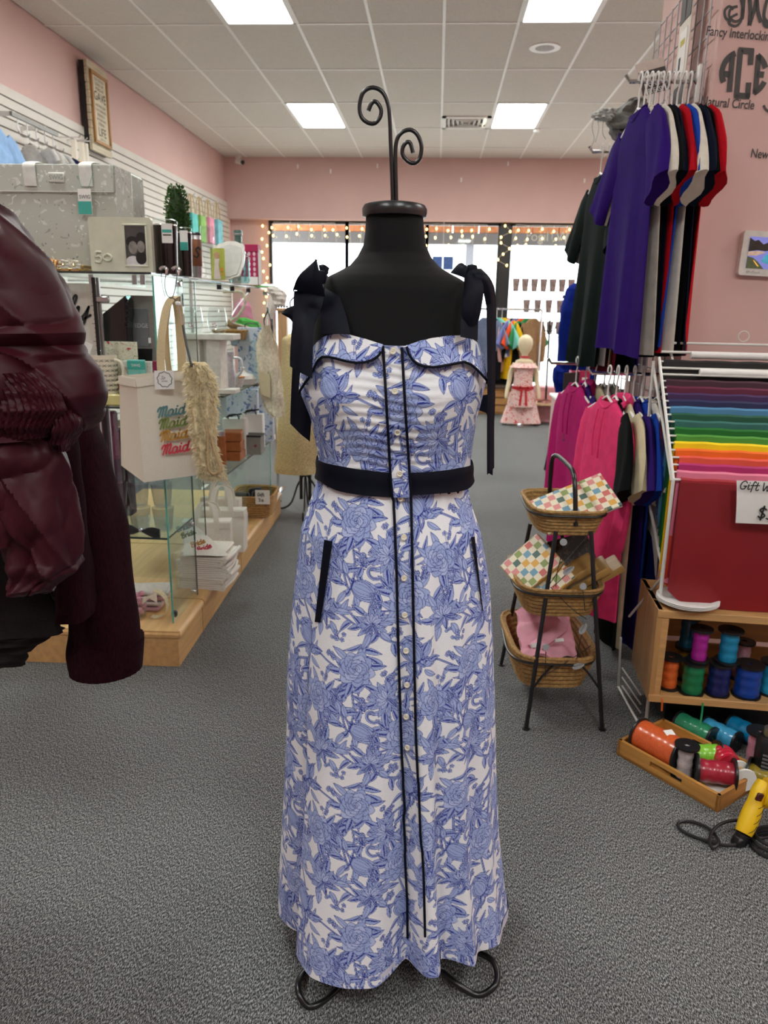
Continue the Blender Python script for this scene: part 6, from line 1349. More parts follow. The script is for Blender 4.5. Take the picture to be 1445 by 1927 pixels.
for i, c in enumerate([('hotpink', 'hot pink hoodie with dark letter S behind the checkered packs', 1), ('black', 'black tee shirt beside the hot pink hoodie', 0), ('cream', 'cream tee shirt beside the black one on the lower arm', 0), ('violet', 'violet tee shirt in the middle of the lower near arm', 0), ('royal', 'royal blue tee shirt on the lower near arm', 0), ('white', 'white tee shirt on the lower near arm beside the tissue stand', 0), ('dkblue', 'dark blue tee shirt innermost on the lower near arm', 0)]):
    x = .655+.031*i; hanger('white plastic hanger on the lower near arm under the %s' % c[1].split(' beside')[0].split(' with')[0].split(' on ')[0].split(' in ')[0], (x, RY1-.02, RZ3), -pi/2+(.14 if c[2] else 0), .40, None, 'hangers on the lower near arm')
    g = shirt('hoodie' if c[2] else 'tee_shirt', c[1], (x, RY1-.02-.02*(c[2]), RZ3), -pi/2+(.14 if c[2] else random.uniform(-.03, .03)), CL[c[0]], L_=.80 if c[2] else .92, th=.02 if c[2] else .012, seed=60+i, group='garments on the lower near arm', hood=bool(c[2]), long=bool(c[2]), cat='hoodie' if c[2] else 'shirt')
    if c[2]: strokes_on('letter', 'S', (.02, -.032, -.50), FX, FZ, .04, .006, mat('dark_thread', '#3a1530', .8), g, .2, eps=.012)
for i, c in enumerate([('magenta', 'magenta hoodie with dark letter A, farthest left on the lower arms', 1), ('violet', 'violet tee shirt behind the magenta hoodie', 0), ('tan', 'tan sweatshirt between the magenta and hot pink hoodies', 2), ('grey', 'grey tee shirt on the lower far arm', 0), ('white', 'white tee shirt on the lower far arm', 0)]):
    x = .635+.042*i; hanger('white plastic hanger on the lower far arm under the %s' % c[1].split(' with')[0].split(' behind')[0].split(' between')[0].split(' on ')[0], (x, RY2-.05, RZ3), -pi/2+(.14 if c[2] else 0), .40, None, 'hangers on the lower far arm')
    g = shirt('hoodie' if c[2] == 1 else 'tee_shirt', c[1], (x, RY2-.05, RZ3), -pi/2+(.14 if c[2] else 0), CL[c[0]], L_=.78, th=.024 if c[2] else .012, seed=80+i, group='garments on the lower far arm', hood=c[2] == 1, long=c[2] > 0, cat='hoodie' if c[2] == 1 else 'shirt')
    if c[2] == 1: strokes_on('letter', 'a', (.02, -.036, -.36), FX, FZ, .05, .006, MATS['dark_thread'], g, .2, eps=.012)

# signs and mesh bags on the gridwall
def px_panel(name, label, cat, q, th, matl):
    c = [atY(*p) for p in q]; t = thing(name, label, cat, c[3]); P = [p-t.location for p in c]
    part('board', MB().sheet([[P[0], P[1]], [P[3], P[2]]], th), matl, t, False); return t, P
t, P = px_panel('sign_holder', 'clear tilted sign holder with dark printed notice above the hangers', 'sign', ((1195, 122, 3.15), (1247, 107, 3.05), (1262, 168, 3.05), (1207, 182, 3.15)), .003, mat('sign_blush', '#c9b6ad', .3))
def inset(P, a, b, off=Vector((0, -.004, 0))): return [P[0].lerp(P[1], a).lerp(P[3].lerp(P[2], a), b)+off]
def sub(P, a0, a1, b0, b1, off): f = lambda a, b: P[0].lerp(P[1], a).lerp(P[3].lerp(P[2], a), b)+off; return [[f(a0, b0), f(a1, b0)], [f(a0, b1), f(a1, b1)]]
part('dark_border', MB().sheet(sub(P, .04, .98, .28, 1, Vector((0, -.004, 0))), .0005), mat('sign_dark', '#3c3433', .6), t, False); part('white_line', MB().sheet(sub(P, .16, .86, .42, 1, Vector((0, -.006, 0))), .0005), M_PAPER, t, False); part('dark_centre', MB().sheet(sub(P, .22, .80, .50, 1, Vector((0, -.008, 0))), .0005), MATS['sign_dark'], t, False)
ux_, vz_ = (P[1]-P[0]).normalized(), (P[0]-P[3]).normalized(); text_on('lettering', 'UNIS', P[0].lerp(P[1], .5).lerp(P[3].lerp(P[2], .5), .78)+Vector((0, -.010, 0)), ux_, vz_, .026, M_PAPER, t); text_on('lettering', 'PLEASE', P[0].lerp(P[1], .5).lerp(P[3].lerp(P[2], .5), .98)+Vector((0, -.010, 0)), ux_, vz_, .022, M_PAPER, t)
t = thing('price_board', 'tall pale price board with dark squares and yellow highlight on the gridwall', 'sign', (GWX-.03, 3.07, 2.10))
part('board', MB().box((0, 0, .18), (.004, .13, .50)), mat('board_cream', '#d8cfc2', .6), t, False)
for (y, z) in ((-.032, .33), (.032, .33), (-.032, .0), (.032, .0)): part('dark_square', MB().box((-.0032, y, z), (.002, .056, .12)), MATS['sign_dark'], t, False)
part('label', MB().box((-.0032, 0, .165), (.002, .08, .15)), M_PAPER, t, False); part('yellow_mark', MB().box((-.0045, .0, .20), (.001, .05, .02)), mat('yellow_marker', '#b9a92c', .6), t, False)
part('barcode', MB().box((-.0045, .015, .135), (.001, .02, .04)), M_INK, t, False); part('clip', MB().box((.012, 0, .43), (.03, .02, .012)), M_CHROME, t, False)
t = thing('mesh_bags', 'bundle of grey organza drawstring bags hanging above the far tee shirts', 'bag', atY(1170, 275, 3.30)); M_ORG = mat('grey_organza', '#8f908c', .7, var=.25, scale=50, bump=.4, bscale=90)
part('bag', put(pxloft([(186, 1190, 1212, 3.28), (196, 1172, 1216, 3.28), (214, 1150, 1214, 3.3), (232, 1142, 1212, 3.3), (244, 1150, 1206, 3.3)], .05, 30, 22, .012, 5, 3), t), M_ORG, t)
part('bag', put(pxloft([(226, 1152, 1200, 3.33), (240, 1146, 1206, 3.33), (258, 1154, 1204, 3.33), (272, 1166, 1194, 3.33)], .05, 30, 18, .010, 6, 5), t), mat('grey_plaid', '#6f6d6d', .8, var=.3, scale=60), t)
part('ruffle', put(pxloft([(206, 1128, 1160, 3.25), (216, 1112, 1158, 3.25), (226, 1120, 1150, 3.25)], .03, 24, 12, .008, 7, 6), t), mat('pale_organza', '#c0c1bc', .6, var=.15), t)
for pts in ([(1118, 222), (1114, 240), (1118, 262), (1110, 280)], [(1124, 222), (1126, 245), (1120, 268)], [(1135, 226), (1134, 250), (1140, 262)]): part('drawstring', cable([fpx(x, y, 3.24, t) for x, y in pts], .0018), MATS['pale_organza'], t)
part('hook', MB().tube([fpx(1212, 235, 3.3, t), Vector((GWX, 3.3, atY(1212, 235, 3.3).z))-t.location], .004, 6), M_CHROME, t)

# ---------------------------------------------------------------- lettering and screen on the partition face
def atWall(px, py, off=.002):
    n = Vector((pu.y, -pu.x, 0)); d = ray(px, py); P0 = Vector((PCX, PCY, 0))+n*off; return CAMP+d*((P0-CAMP).dot(n)/d.dot(n))
WUP = (Vector((0, 0, 1))+pu*.02).normalized(); WRT = (pu-Vector((0, 0, .03))).normalized()
M_VIN = mat('vinyl_charcoal', '#3a3634', .5, var=.03)
def wall_px_strokes(nm, polys, w, parent):
    m = MB(); nn = Vector((pu.y, -pu.x, 0))
    for pl in polys:
        P = smooth_path([atWall(x, y) for x, y in pl], 6); L_ = []
        for i, p in enumerate(P):
            tt = (P[min(i+1, len(P)-1)]-P[max(i-1, 0)]).normalized(); q = nn.cross(tt)*(w[i*len(w)//len(P)] if isinstance(w, list) else w)/2; L_.append([p+q, p-q])
        m.loft(L_, closed=False)
    return struct(nm, m, M_VIN, parent)
def wtext(body, px, py, size, **k):
    o = text_on('lettering', body, atWall(px, py), WRT, WUP, size, M_VIN, wp, align='LEFT', shear=.06, sx=.82, bold=.0006, eps=.0005)
wtext('Fancy Interlocking', 1327, 66, .039); wtext('Natural Circle', 1317, 198, .040); wtext('New Modern', 1411, 296, .040)
s_px = .0021
wall_px_strokes('monogram', [[(1392, -8), (1397, 15), (1394, 35), (1382, 40), (1372, 30), (1376, 16), (1388, 12)], [(1376, 40), (1366, 34), (1364, 20), (1372, 12), (1380, 18)], [(1388, 26), (1374, 34), (1372, 44), (1384, 49), (1394, 40), (1398, 20)]], .008, wp)
wall_px_strokes('monogram', [[(1400, -10), (1398, 20), (1396, 36)], [(1410, -10), (1412, 20), (1410, 48)], [(1424, -10), (1420, 15), (1410, 48)], [(1424, -10), (1426, 20), (1432, 42)]], .013, wp)
wall_px_strokes('monogram', [[(1446, -8), (1440, 12), (1438, 34), (1450, 46)], [(1436, 36), (1440, 48), (1452, 50)]], .011, wp)
cx_, cy_, rr_ = 1400, 138, 47
def uc(pts): return [(cx_+a*rr_-.10*(b*rr_)*-.9, cy_-b*rr_+.07*a*rr_) for a, b in pts]
arc = lambda a0, a1, r=.88: [(r*cos(rad(a)), r*sin(rad(a))) for a in np.linspace(a0, a1, 9)]
wall_px_strokes('monogram', [uc(arc(118, 208)), uc([(-.52, .78), (-.52, -.78)]), uc([(-.82, -.08), (-.52, -.08)])], .019, wp)
wall_px_strokes('monogram', [uc([(.22, .35), (.22, .97)]), uc([(.31, .90), (-.31, .90)]), uc([(-.22, .96), (-.22, -.96)]), uc([(-.31, -.90), (.31, -.90)]), uc([(.22, -.97), (.22, -.35)])], .019, wp)
wall_px_strokes('monogram', [uc([(.52, .78), (.52, -.78)]), uc(arc(58, 18)), uc([(.52, .0), (.80, .0)]), uc(arc(-58, -18))], .019, wp)
wall_px_strokes('monogram', [[(1437, 198), (1441, 206), (1450, 212)]], .008, wp)
o = atWall(1385, 517, .001); t = thing('digital_frame', 'white digital photo frame showing a turquoise bay on the pink wall', 'photo frame', o, PANG)
UU, VV = Vector((cos(rad(-1.5)), 0, sin(rad(-1.5)))), Vector((-sin(rad(-1.5))*1.0, 0, 1)).normalized()
fw, fh = .27, .148
def fr_pt(a, b, off=0): return UU*a+VV*b+Vector((0, -off, 0))
part('bezel', MB().prism(rr_poly(-.006, fw, -.002, fh, .012), (0, 0, 0), UU, VV, -.0001) if False else MB().prism(rr_poly(-.006, fw, -.002, fh, .012), (0, 0, 0), UU, VV, .022), mat('bezel_white', '#d2cfc6', .35), t)
scr = part('screen', MB().prism([(.018, .022), (fw-.02, .022), (fw-.02, .128), (.018, .128)], fr_pt(0, 0, .0221), UU, VV, .001), mat('screen_sky', '#7f83c8', .3, emit='#6f74c0', estr=.55), t, False)
def scrp(nm, pts, col, e=.5): part(nm, MB().prism(pts, fr_pt(0, 0, .0232), UU, VV, .0006), mat('screen_'+nm, col, .3, emit=col, estr=e, var=.3, scale=60), scr, False)
scrp('trees', [(.018, .078), (.05, .084), (.082, .082), (.11, .088), (.11, .102), (.09, .112), (.07, .104), (.05, .118), (.036, .114), (.018, .124)], '#28241c', .25); scrp('water', [(.07, .048), (.09, .040), (.20, .030), (fw-.02, .034), (fw-.02, .082), (.12, .080), (.085, .070)], '#3f93a8', .6)
scrp('sand', [(.018, .064), (.05, .066), (.085, .078), (.06, .082), (.018, .078)], '#b9a08a', .5); scrp('shore', [(.018, .022), (.085, .022), (.06, .045), (.04, .058), (.018, .062)], '#4a5236', .35); scrp('road_lights', [(.06, .030), (.066, .030), (.045, .050), (.040, .050)], '#e8b050', 1.2)
text_on('lettering', 'EPI nTouch', fr_pt(.022, .006, .0225), UU, VV, .011, mat('grey_print', '#76726c', .5), t, align='LEFT')

# ---------------------------------------------------------------- tissue paper stand
M_WIRE = mat('white_wire', '#dcdad4', .35, var=.03)
RU = Vector((cos(rad(-6)), sin(rad(-6)), 0))
Pt, Pb = atY(1241, 680, 2.66), atY(1267, 902, 2.36)
ts = thing('tissue_stand', 'white wire stand with rods for coloured tissue paper', 'stand', atZ(1216, 1352, 0)); R0 = lambda p: p-ts.location
NROD = 17
m = MB().tube([R0(Pt+Vector((0, .01, .012))), R0(Pb)], .005, 8); part('side_rail', m, M_WIRE, ts)
part('side_rail', MB().tube([R0(atY(1229, 690, 2.68)), R0(atY(1248, 800, 2.56)), R0(atY(1264, 905, 2.38))], .005, 8), M_WIRE, ts)
ft = atZ(1216, 1352, .004); part('front_leg', MB().tube([R0(Pb), R0(Pb+Vector((0, 0, -.02))), R0(ft)], .006, 8), M_WIRE, ts)
RL = .75
part('front_leg', MB().tube([R0(Pb+RU*RL), R0(Vector((ft.x, ft.y, .004))+RU*RL)], .006, 8), M_WIRE, ts); part('side_rail', MB().tube([R0(Pt+RU*RL), R0(Pb+RU*RL)], .005, 8), M_WIRE, ts)
part('rear_leg', MB().tube([R0(atY(1211, 893, 2.72)), R0(atY(1249, 1085, 2.42))], .005, 8), M_WIRE, ts); part('rear_leg', MB().tube([R0(Pt+Vector((-.02, .0, -.0))), R0(atY(1211, 893, 2.72))], .005, 8), M_WIRE, ts)
part('brace', MB().tube([R0(atY(1249, 1082, 2.41)), R0(atY(1184, 1160, 2.62))], .0045, 8), M_WIRE, ts); fb = atZ(1163, 1292, .004); part('foot_rail', MB().tube([R0(atY(1168, 1200, 2.6)), R0(fb), R0(atZ(1199, 1357, .004)), R0(ft)], .0045, 8), M_WIRE, ts)
for k, (y0, y1) in enumerate(((1256, 1262), (1274, 1280), (1290, 1296))): part('shelf_wire', MB().tube([R0(atY(1170, y0, 2.5)), R0(atY(1206, y1+46, 2.44))], .003, 6), M_WIRE, ts)
for Y, px, py in ((2.74, 1247, 645), (2.70, 1244, 662)):
    p = atY(px, py, Y); part('rod', MB().tube([R0(p), R0(p+RU*RL)], .0045, 8), M_WIRE, ts)
p = atY(1399, 633, 2.74); part('ring', MB().tube([R0(p+Vector((.018*cos(a_), 0, .018*sin(a_)))) for a_ in np.linspace(0, 2*pi, 20)[:-1]], .002, 6, closed=True), M_WIRE, ts)
part('rear_post', MB().tube([R0(atY(1258, 646, 2.76)), R0(atY(1266, 680, 2.7))], .0045, 8), M_WIRE, ts)
for px, py, Y, lb in ((1300, 668, 2.68, 'white paper roll on the top rod of the tissue stand'), (1316, 701, 2.62, 'white paper roll beneath the black tissue')):
    p = atY(px, py, Y); single('paper_roll', lb, 'paper roll', MB().tube([(0, 0, 0), tuple(RU*.5)], .0125, 14), M_PAPER, p, group='white rolls on stand')
cols = [('black', '#161616', 1247), ('charcoal plum', '#41202f', 1252), ('burgundy', '#5e1636', 1253), ('purple', '#3d2152', 1255), ('navy blue', '#1d2550', 1257), ('sky blue', '#4a84ac', 1260), ('dark green', '#14553c', 1262), ('teal green', '#2c6a60', 1268), ('bright green', '#0d6a1c', 1268), ('apple green', '#4c9434', 1271), ('yellow', '#f7d500', 1268), ('orange', '#ef6a10', 1270), ('coral', '#e5553f', 1277), ('fuchsia', '#b02568', 1276), ('pink', '#e07b96', 1272), ('dark red', '#9c1f2a', 1280)]
for i in range(NROD+1):
    f = i/NROD; p = Pt.lerp(Pb, f)
    if i in (1, 2) or i == NROD: part('rod', MB().tube([R0(p), R0(p+RU*RL)], .0038, 8), M_WIRE, ts)
    else: part('rod_stub', MB().tube([R0(p), R0(p+RU*(.05))], .0032, 8), M_WIRE, ts)
ridx = [0]+list(range(3, 18)); rg = random.Random(9)
for k, ((cn, cl, pxl), ri) in enumerate(zip(cols, ridx)):
    f = ri/NROD; p = Pt.lerp(Pb, f); st = atY(pxl, 680+220*f, p.y)
    s0 = max(.012, (st-p).dot(RU)); last = k == len(cols)-1; drop = .115 if k == 0 else .34+.012*k if not last else p.z-.50
    zb_ = max(.515-.0*k, p.z-drop) if k else p.z-drop
    M = mat('tissue_'+cn.replace(' ', '_'), cl, .55, var=.10, scale=8, bump=.25, bscale=18)
    prof = [(.010, zb_+.02), (.0085, p.z-.10), (.007, p.z-.03), (.006, p.z+.001), (.0, p.z+.0065), (-.0065, p.z+.001), (-.008, p.z-.025), (-.009, p.z-.08), (-.008, (p.z+zb_)/2), (-.006, zb_)]
    rows = []
    for (dy, z) in prof:
        r_ = []
        for j in range(15):
            u = s0+(RL-.08-s0)*j/14; q = p+RU*u; lower = max(0, p.z-.02-z); r_.append(Vector((q.x, q.y+dy+lower*.02*sin(j*1.7+k), z+.0015*sin(j*2.3+k)))-Vector((p.x, p.y, zb_)))
        rows.append(r_)
    o = single('tissue_sheet', '%s tissue paper draped on the white stand' % cn, 'tissue paper', MB().sheet(rows, .0012), M, (p.x, p.y, zb_), group='tissue paper sheets'); 
# big red front stack
p = Pb; M_RED = mat('tissue_red', '#820b15', .55, var=.08, scale=5, bump=.2, bscale=10)
for k, (sx, y_, zz_, cl, lb) in enumerate(((.018, -.014, .452, M_RED, 'large red tissue stack hanging in front on the stand'), (.006, .022, .470, mat('tissue_scarlet', '#c93a1a', .55, bump=.2, bscale=10), 'orange red tissue stack edge behind the red one'))):
    rows = []
    for i in range(12):
        z = p.z-.006-(p.z-.006-zz_)*i/11; r_ = []
        for j in range(21):
            u = sx+(RL-.1-sx)*j/20; q = p+RU*u; cr = .05*max(0, 1-j/3)**2*max(0, (i-7)/4)
            r_.append(Vector((q.x, q.y+y_-.016*sin(pi*i/11)*.6+.003*sin(j*.8+i*.5), z+cr))-Vector((p.x, p.y, zz_)))
        rows.append(r_)
    single('tissue_stack', lb, 'tissue paper', MB().sheet(rows, .006), cl, (p.x, p.y, zz_), group='hanging tissue stacks')
o = atY(1384, 985, 2.285); t = thing('price_sign', 'white paper sign reading Gift Wrap and a price on the red tissue', 'sign', o)
c3 = [R2-o for R2 in (atY(1386, 904, 2.285), atY(1520, 908, 2.25), atY(1520, 990, 2.25), atY(1384, 984, 2.285))]
part('paper', MB().sheet([[c3[0].lerp(c3[1], a).lerp(c3[3].lerp(c3[2], a), b)+Vector((0, -.004*sin(pi*b), 0)) for a in np.linspace(0, 1, 8)] for b in np.linspace(0, 1, 8)], .0012), M_PAPER, t)
strokes_on('lettering', 'Gift Wra', atY(1390, 920, 2.275)-o, Vector((1, -.25, -.03)), FZ, .026, .0034, M_INK, t, .15); strokes_on('lettering', '$3', atY(1423, 976, 2.268)-o, Vector((1, -.25, -.03)), FZ, .040, .0052, M_INK, t, .1)

# ---------------------------------------------------------------- crate
CR = Vector((.742, 2.30, .125)); cw, cd, chh = .56, .30, .325; M_PINE = wood('pine_board', '#c79a63', 3, .82, 'X'); crz = rad(-4)
t = thing('wooden_crate', 'pine crate on its side full of ribbon spools under the tissue stand', 'crate', CR, crz)
part('end_panel', MB().box((.008, cd/2, chh/2), (.018, cd, chh), bev=.002), wood('pine_end', '#b98d58', 3, .82, 'Z'), t); part('end_panel', MB().box((cw-.008, cd/2, chh/2), (.018, cd, chh), bev=.002), MATS['pine_end'], t)
part('front_post', MB().box((.022, .012, chh/2), (.03, .02, chh-.03), bev=.002), M_PINE, t)
for k in range(3): part('top_slat', MB().box((cw/2, .045+k*.102, chh-.008), (cw, .092, .016), bev=.002), M_PINE, t); part('bottom_slat', MB().box((cw/2, .045+k*.102, .008), (cw, .092, .016), bev=.002), M_PINE, t)
for k in range(3): part('back_slat', MB().box((cw/2, cd-.008, .055+k*.105), (cw, .014, .085), bev=.002), M_PINE, t)
part('front_rail', MB().box((cw/2, .004, chh-.013), (cw, .014, .026), bev=.002), M_PINE, t); part('front_rail', MB().box((cw/2, .004, .013), (cw, .014, .026), bev=.002), M_PINE, t)
single('riser_block', 'low black riser block under the pine crate', 'riser', MB().box((.31, .19, .0615), (.46, .2, .122), bev=.004), M_BLACKPL, (CR.x, CR.y, 0), crz)
for k in range(3): tag(link('paper_plate', MB().lathe([(0, .002), (.06, .002), (.075, .006), (.095, .016), (.098, .0175), (.093, .0185), (.07, .008), (0, .005)], 40).mesh('paper_plate', M_PAPER), None, (CR.x+.105, CR.y+.055, CR.z+chh+.001+k*.005)), ('bottom', 'middle', 'top')[k]+' white paper plate of the stack on the crate', 'plate', 'paper plates on crate')
single('black_comb', 'flat black plastic tool lying on the crate beside the plates', 'tool', MB().box((0, 0, .004), (.13, .035, .008), bev=.002).box((-.05, -.0, .009), (.03, .03, .004)), M_BLACKPL, (CR.x+.27, CR.y+.05, CR.z+chh+.001), -.06)
def rib_mat(n, col): return mat('ribbon_'+n, col, .28, var=.16, scale=90, stretch=(1, 1, 4), coat=.3)
def spool(label, loc, col, n, R=.036, r=.027, L_=.115, axis=None, flange=True, fm=None, tailp=None):
    """axis None = standing; else a direction to lie along (loc = spool centre then)"""
    t = thing('ribbon_spool', label, 'ribbon spool', loc, 0, 'curling ribbon spools'); M = rib_mat(n, col); fm = fm or M_BLACKPL
    a = part('winding', MB().lathe([(0, .006), (r*.98, .006), (r, .012)]+[(r+.0012*sin(k*1.3), .012+(L_-.024)*k/14) for k in range(1, 14)]+[(r, L_-.012), (r*.98, L_-.006), (0, L_-.006)], 28), M, t)
    objs = [a]
    if flange:
        for z in (0, L_-.007): objs.append(part('flange', MB().lathe([(.011, z), (R, z), (R*1.02, z+.0035), (R, z+.007), (.011, z+.007), (.011, z)], 32, caps=(False, False)), fm, t))
        objs.append(part('hub', MB().lathe([(.011, 0), (.011, L_), (.009, L_), (.009, 0)], 16, caps=(False, False)), fm, t))
    if axis is not None:
        q = Vector(axis).normalized().to_track_quat('Z', 'Y'); off = q @ Vector((0, 0, -L_/2))
        for o in objs: o.rotation_mode = 'QUATERNION'; o.rotation_quaternion = q; o.location = off
    if tailp: part('ribbon_tail', MB().sheet([[Vector(p_)-t.location+Vector((-.003, 0, 0)), Vector(p_)-t.location+Vector((.003, 0, 0))] for p_ in smooth_path(tailp, 6)], .0006), M, t)
    return t
zc0 = CR.z+.017
def crt(px, Y): return Vector((atY(px, 1280, Y).x, Y, zc0))
spool('orange ribbon spool standing at the left end of the crate', crt(1258, 2.375), '#d0622a', 'orange', tailp=[atY(1244, 1308, 2.30), atY(1246, 1320, 2.29), atY(1245, 1338, 2.30)])
spool('green ribbon spool standing in the crate under the magenta one', crt(1303, 2.345), '#12764a', 'green', .040, .033, tailp=[atY(1323, 1316, 2.30), atY(1321, 1340, 2.25), atY(1316, 1372, 2.2)])
spool('navy ribbon spool standing in the crate under the teal one', crt(1352, 2.345), '#151f5c', 'navy', .040, .034)
spool('royal blue ribbon spool standing at the right of the crate', crt(1407, 2.345), '#123f9a', 'blue', .046, .040)
s2 = Vector((0, 0, .1165)); spool('magenta ribbon spool on top of the green spool', crt(1308, 2.35)+s2, '#a31c8e', 'magenta', .036, .024)
spool('bright teal ribbon spool on top of the navy spool', crt(1362, 2.35)+s2, '#0d7ea8', 'teal', .040, .028); spool('dark teal ribbon spool at the back of the crate', crt(1284, 2.45)+s2*1.01, '#0a4f6c', 'dteal', .038, .027); spool('brass ribbon spool behind the orange one in the crate', crt(1284, 2.46), '#8a6a24', 'brass', .038, .026)
spool('pale pink ribbon spool at the crate back near the blue one', crt(1390, 2.47), '#c99aa8', 'palepink', .036, .024, .14); spool('light blue ribbon spool cut by the right picture edge', crt(1452, 2.37), '#2b9ac0', 'lblue', .042, .036)
# bamboo tray
a0, a1 = atZ(1160, 1420, 0), atZ(1350, 1530, 0); ux = (a1-a0).normalized(); uy = Vector((-ux.y, ux.x, 0)); LT = (a1-a0).length; WT = .235; trz = math.atan2(ux.y, ux.x)
t = thing('bamboo_tray', 'low bamboo tray with slot handle on the carpet full of ribbon spools', 'tray', a0, trz); M_BAM = wood('bamboo', '#c08a45', 4, .8, 'X'); th_ = .055
part('base', MB().box((LT/2, WT/2, .006), (LT, WT, .010)), M_BAM, t, False)
def slot_side(y0): 
    m = MB(); t2 = .011; cxh = LT*.5
    m.box((LT/2, y0, .012), (LT, t2, .022)); m.box((LT/2, y0, th_-.0065), (LT, t2, .013)); m.box(((cxh-.055)/2, y0, .0325), (cxh-.055, t2, .021)); m.box((LT-(LT-cxh-.055)/2, y0, .0325), (LT-cxh-.055, t2, .021)); return m
part('long_side', slot_side(.0055), M_BAM, t, False); part('long_side', slot_side(WT-.0055), M_BAM, t, False)
for x in (.0055, LT-.0055): part('short_side', MB().box((x, WT/2, th_/2), (.011, WT, th_), bev=.001), wood('bamboo_end', '#b87f3d', 4, .8, 'Y'), t)
def tr(a, b, z): return a0+ux*a+uy*b+Vector((0, 0, z))
part('liner', MB().sheet([[Vector((.03+(LT-.045)*i/8, .02+(WT-.04)*j/8, .0125+.006*sin(i*2.1+j)*sin(j*1.7)+.004)) for j in range(9)] for i in range(4, 9)], .001), M_PAPER, t)
_os = spool('large orange ribbon spool lying in the tray with a paper label', tr(.105, .066, .012+.056), '#cf5a2b', 'orange2', .054, .049, .155, ux)
part('paper_label', MB().box((.02, -.012, .0505), (.03, .022, .0015), rz=.3, rx=.25), M_PAPER, _os, False)
spool('silver ribbon spool standing in the tray beside the orange one', tr(.205, .048, .0125), '#b9aeae', 'silver', .036, .022, .115)
spool('lime green ribbon spool lying in the tray centre', tr(.205, .14, .060), '#7fc23a', 'lime', .042, .031, .11, ux*.5+uy*.85)
spool('crimson ribbon spool lying at the front tray corner', tr(.283, .080, .066), '#9e1f34', 'crimson', .047, .033, .11, ux*.75+uy*.65)
spool('bright red ribbon spool lying behind the crimson one', tr(.262, .17, .062), '#c01f38', 'red', .036, .035, .07, ux*.8-uy*.6, flange=False); spool('white cardboard spool with dark hub at the tray end', tr(.325, .15, .05), '#c9a57a', 'kraft', .036, .02, .05, ux*.8-uy*.6, fm=M_PAPER)
# behind the tray on the floor
bh = lambda px, py, z: atZ(px, py, z)
spool('sea green ribbon spool lying behind the orange spool', tr(.09, WT+.05, .04), '#2a8a63', 'seagreen', .038, .034, .13, ux); spool('sky blue ribbon spool lying beside the sea green one', tr(.15, WT+.10, .037), '#3f9cc8', 'sky', .036, .033, .12, ux); spool('deeper blue ribbon spool behind the sky blue one', tr(.19, WT+.185, .037), '#0f78a6', 'deepblue', .036, .033, .12, ux)
spool('rose pink ribbon spool standing behind the tray', tr(.30, WT+.05, .001), '#c58a9c', 'rose', .042, .032, .14); spool('grey white ribbon spool standing behind the rose one', tr(.325, WT+.14, .001), '#b9b6b0', 'greywhite', .036, .028, .13); spool('gold ribbon spool lying behind the red spools', tr(.375, WT-.02, .046), '#8f7a24', 'gold', .044, .026, .12, ux*.95-uy*.2+uy*.5)
# heat gun, cord, can
g0 = atZ(1386, 1572, .02); gtop = atY(1425, 1478, g0.y+.06)
t = thing('heat_gun', 'yellow heat gun with black plug end lying at the right edge', 'heat gun', Vector((g0.x, g0.y, 0))); M_YEL = mat('yellow_plastic', '#e3b708', .45, var=.04)
G = lambda px, py, dy: atY(px, py, g0.y+dy)-t.location
hp = smooth_path([G(1399, 1568, .0), G(1408, 1545, .015), (G(1418, 1520, .03)), G(1428, 1495, .045), G(1440, 1478, .06)], 5)
part('handle', MB().tube(hp, [.021+.004*abs(sin(i*.25)) for i in range(len(hp))], 16), M_YEL, t)
for k in range(4): i = 3+k*3; part('grip_line', MB().tube([hp[i]+Vector((.024*cos(a_), -.026*abs(sin(a_))*1.0, .012*cos(a_))) for a_ in np.linspace(.2, 2.9, 9)], .0008, 5), M_BLACKPL, t)
part('body', MB().tube([G(1436, 1490, .05), G(1470, 1500, .04), G(1500, 1508, .03)], .040, 20), M_YEL, t); part('nozzle', MB().tube([G(1500, 1508, .03), G(1530, 1516, .02)], .022, 16), M_STEEL, t)
part('switch', MB().box(tuple(G(1429, 1500, -.0)), (.019, .008, .022), rz=.2, ry=.35, bev=.002), mat('switch_maroon', '#4a1812', .4), t)
part('plug_end', MB().tube([G(1399, 1568, .0), G(1393, 1582, -.005)], [.020, .018], 12), M_BLACKPL, t); part('plug_block', MB().box(tuple(G(1391, 1583, -.008)), (.035, .03, .03), rz=.4, ry=.4, bev=.005), M_BLACKPL, t)
ct = thing('power_cord', 'black power cord looping on the carpet by the heat gun', 'cord', atZ(1330, 1580, 0))
cpts = [(1384, 1590, .010), (1360, 1590, .008), (1332, 1583, .008), (1300, 1572, .007), (1280, 1560, .007), (1276, 1550, .007), (1288, 1545, .007), (1310, 1548, .007), (1335, 1560, .008), (1350, 1578, .010), (1350, 1590, .014), (1340, 1595, .014), (1335, 1582, .016), (1342, 1562, .018), (1362, 1548, .02), (1390, 1544, .022), (1408, 1553, .02), (1418, 1570, .012), (1432, 1577, .008), (1460, 1570, .007)]
part('cord', MB().tube(smooth_path([atZ(x, y, z)-ct.location for x, y, z in cpts], 6), .0045, 8), mat('rubber_black', (.008, .008, .009), .45), ct)
m = MB(); cc = atZ(1468, 1598, 0)
for k in range(3): m.tube([(.075*cos(a_)*(1-.1*k), .055*sin(a_)*(1-.1*k)+.008*k, .006+.009*k) for a_ in np.linspace(0, 2*pi, 30)[:-1]], .0048, 8, closed=True)
single('coiled_cord', 'coiled black cord cut by the right edge near the floor', 'cord', m, MATS['rubber_black'], cc)
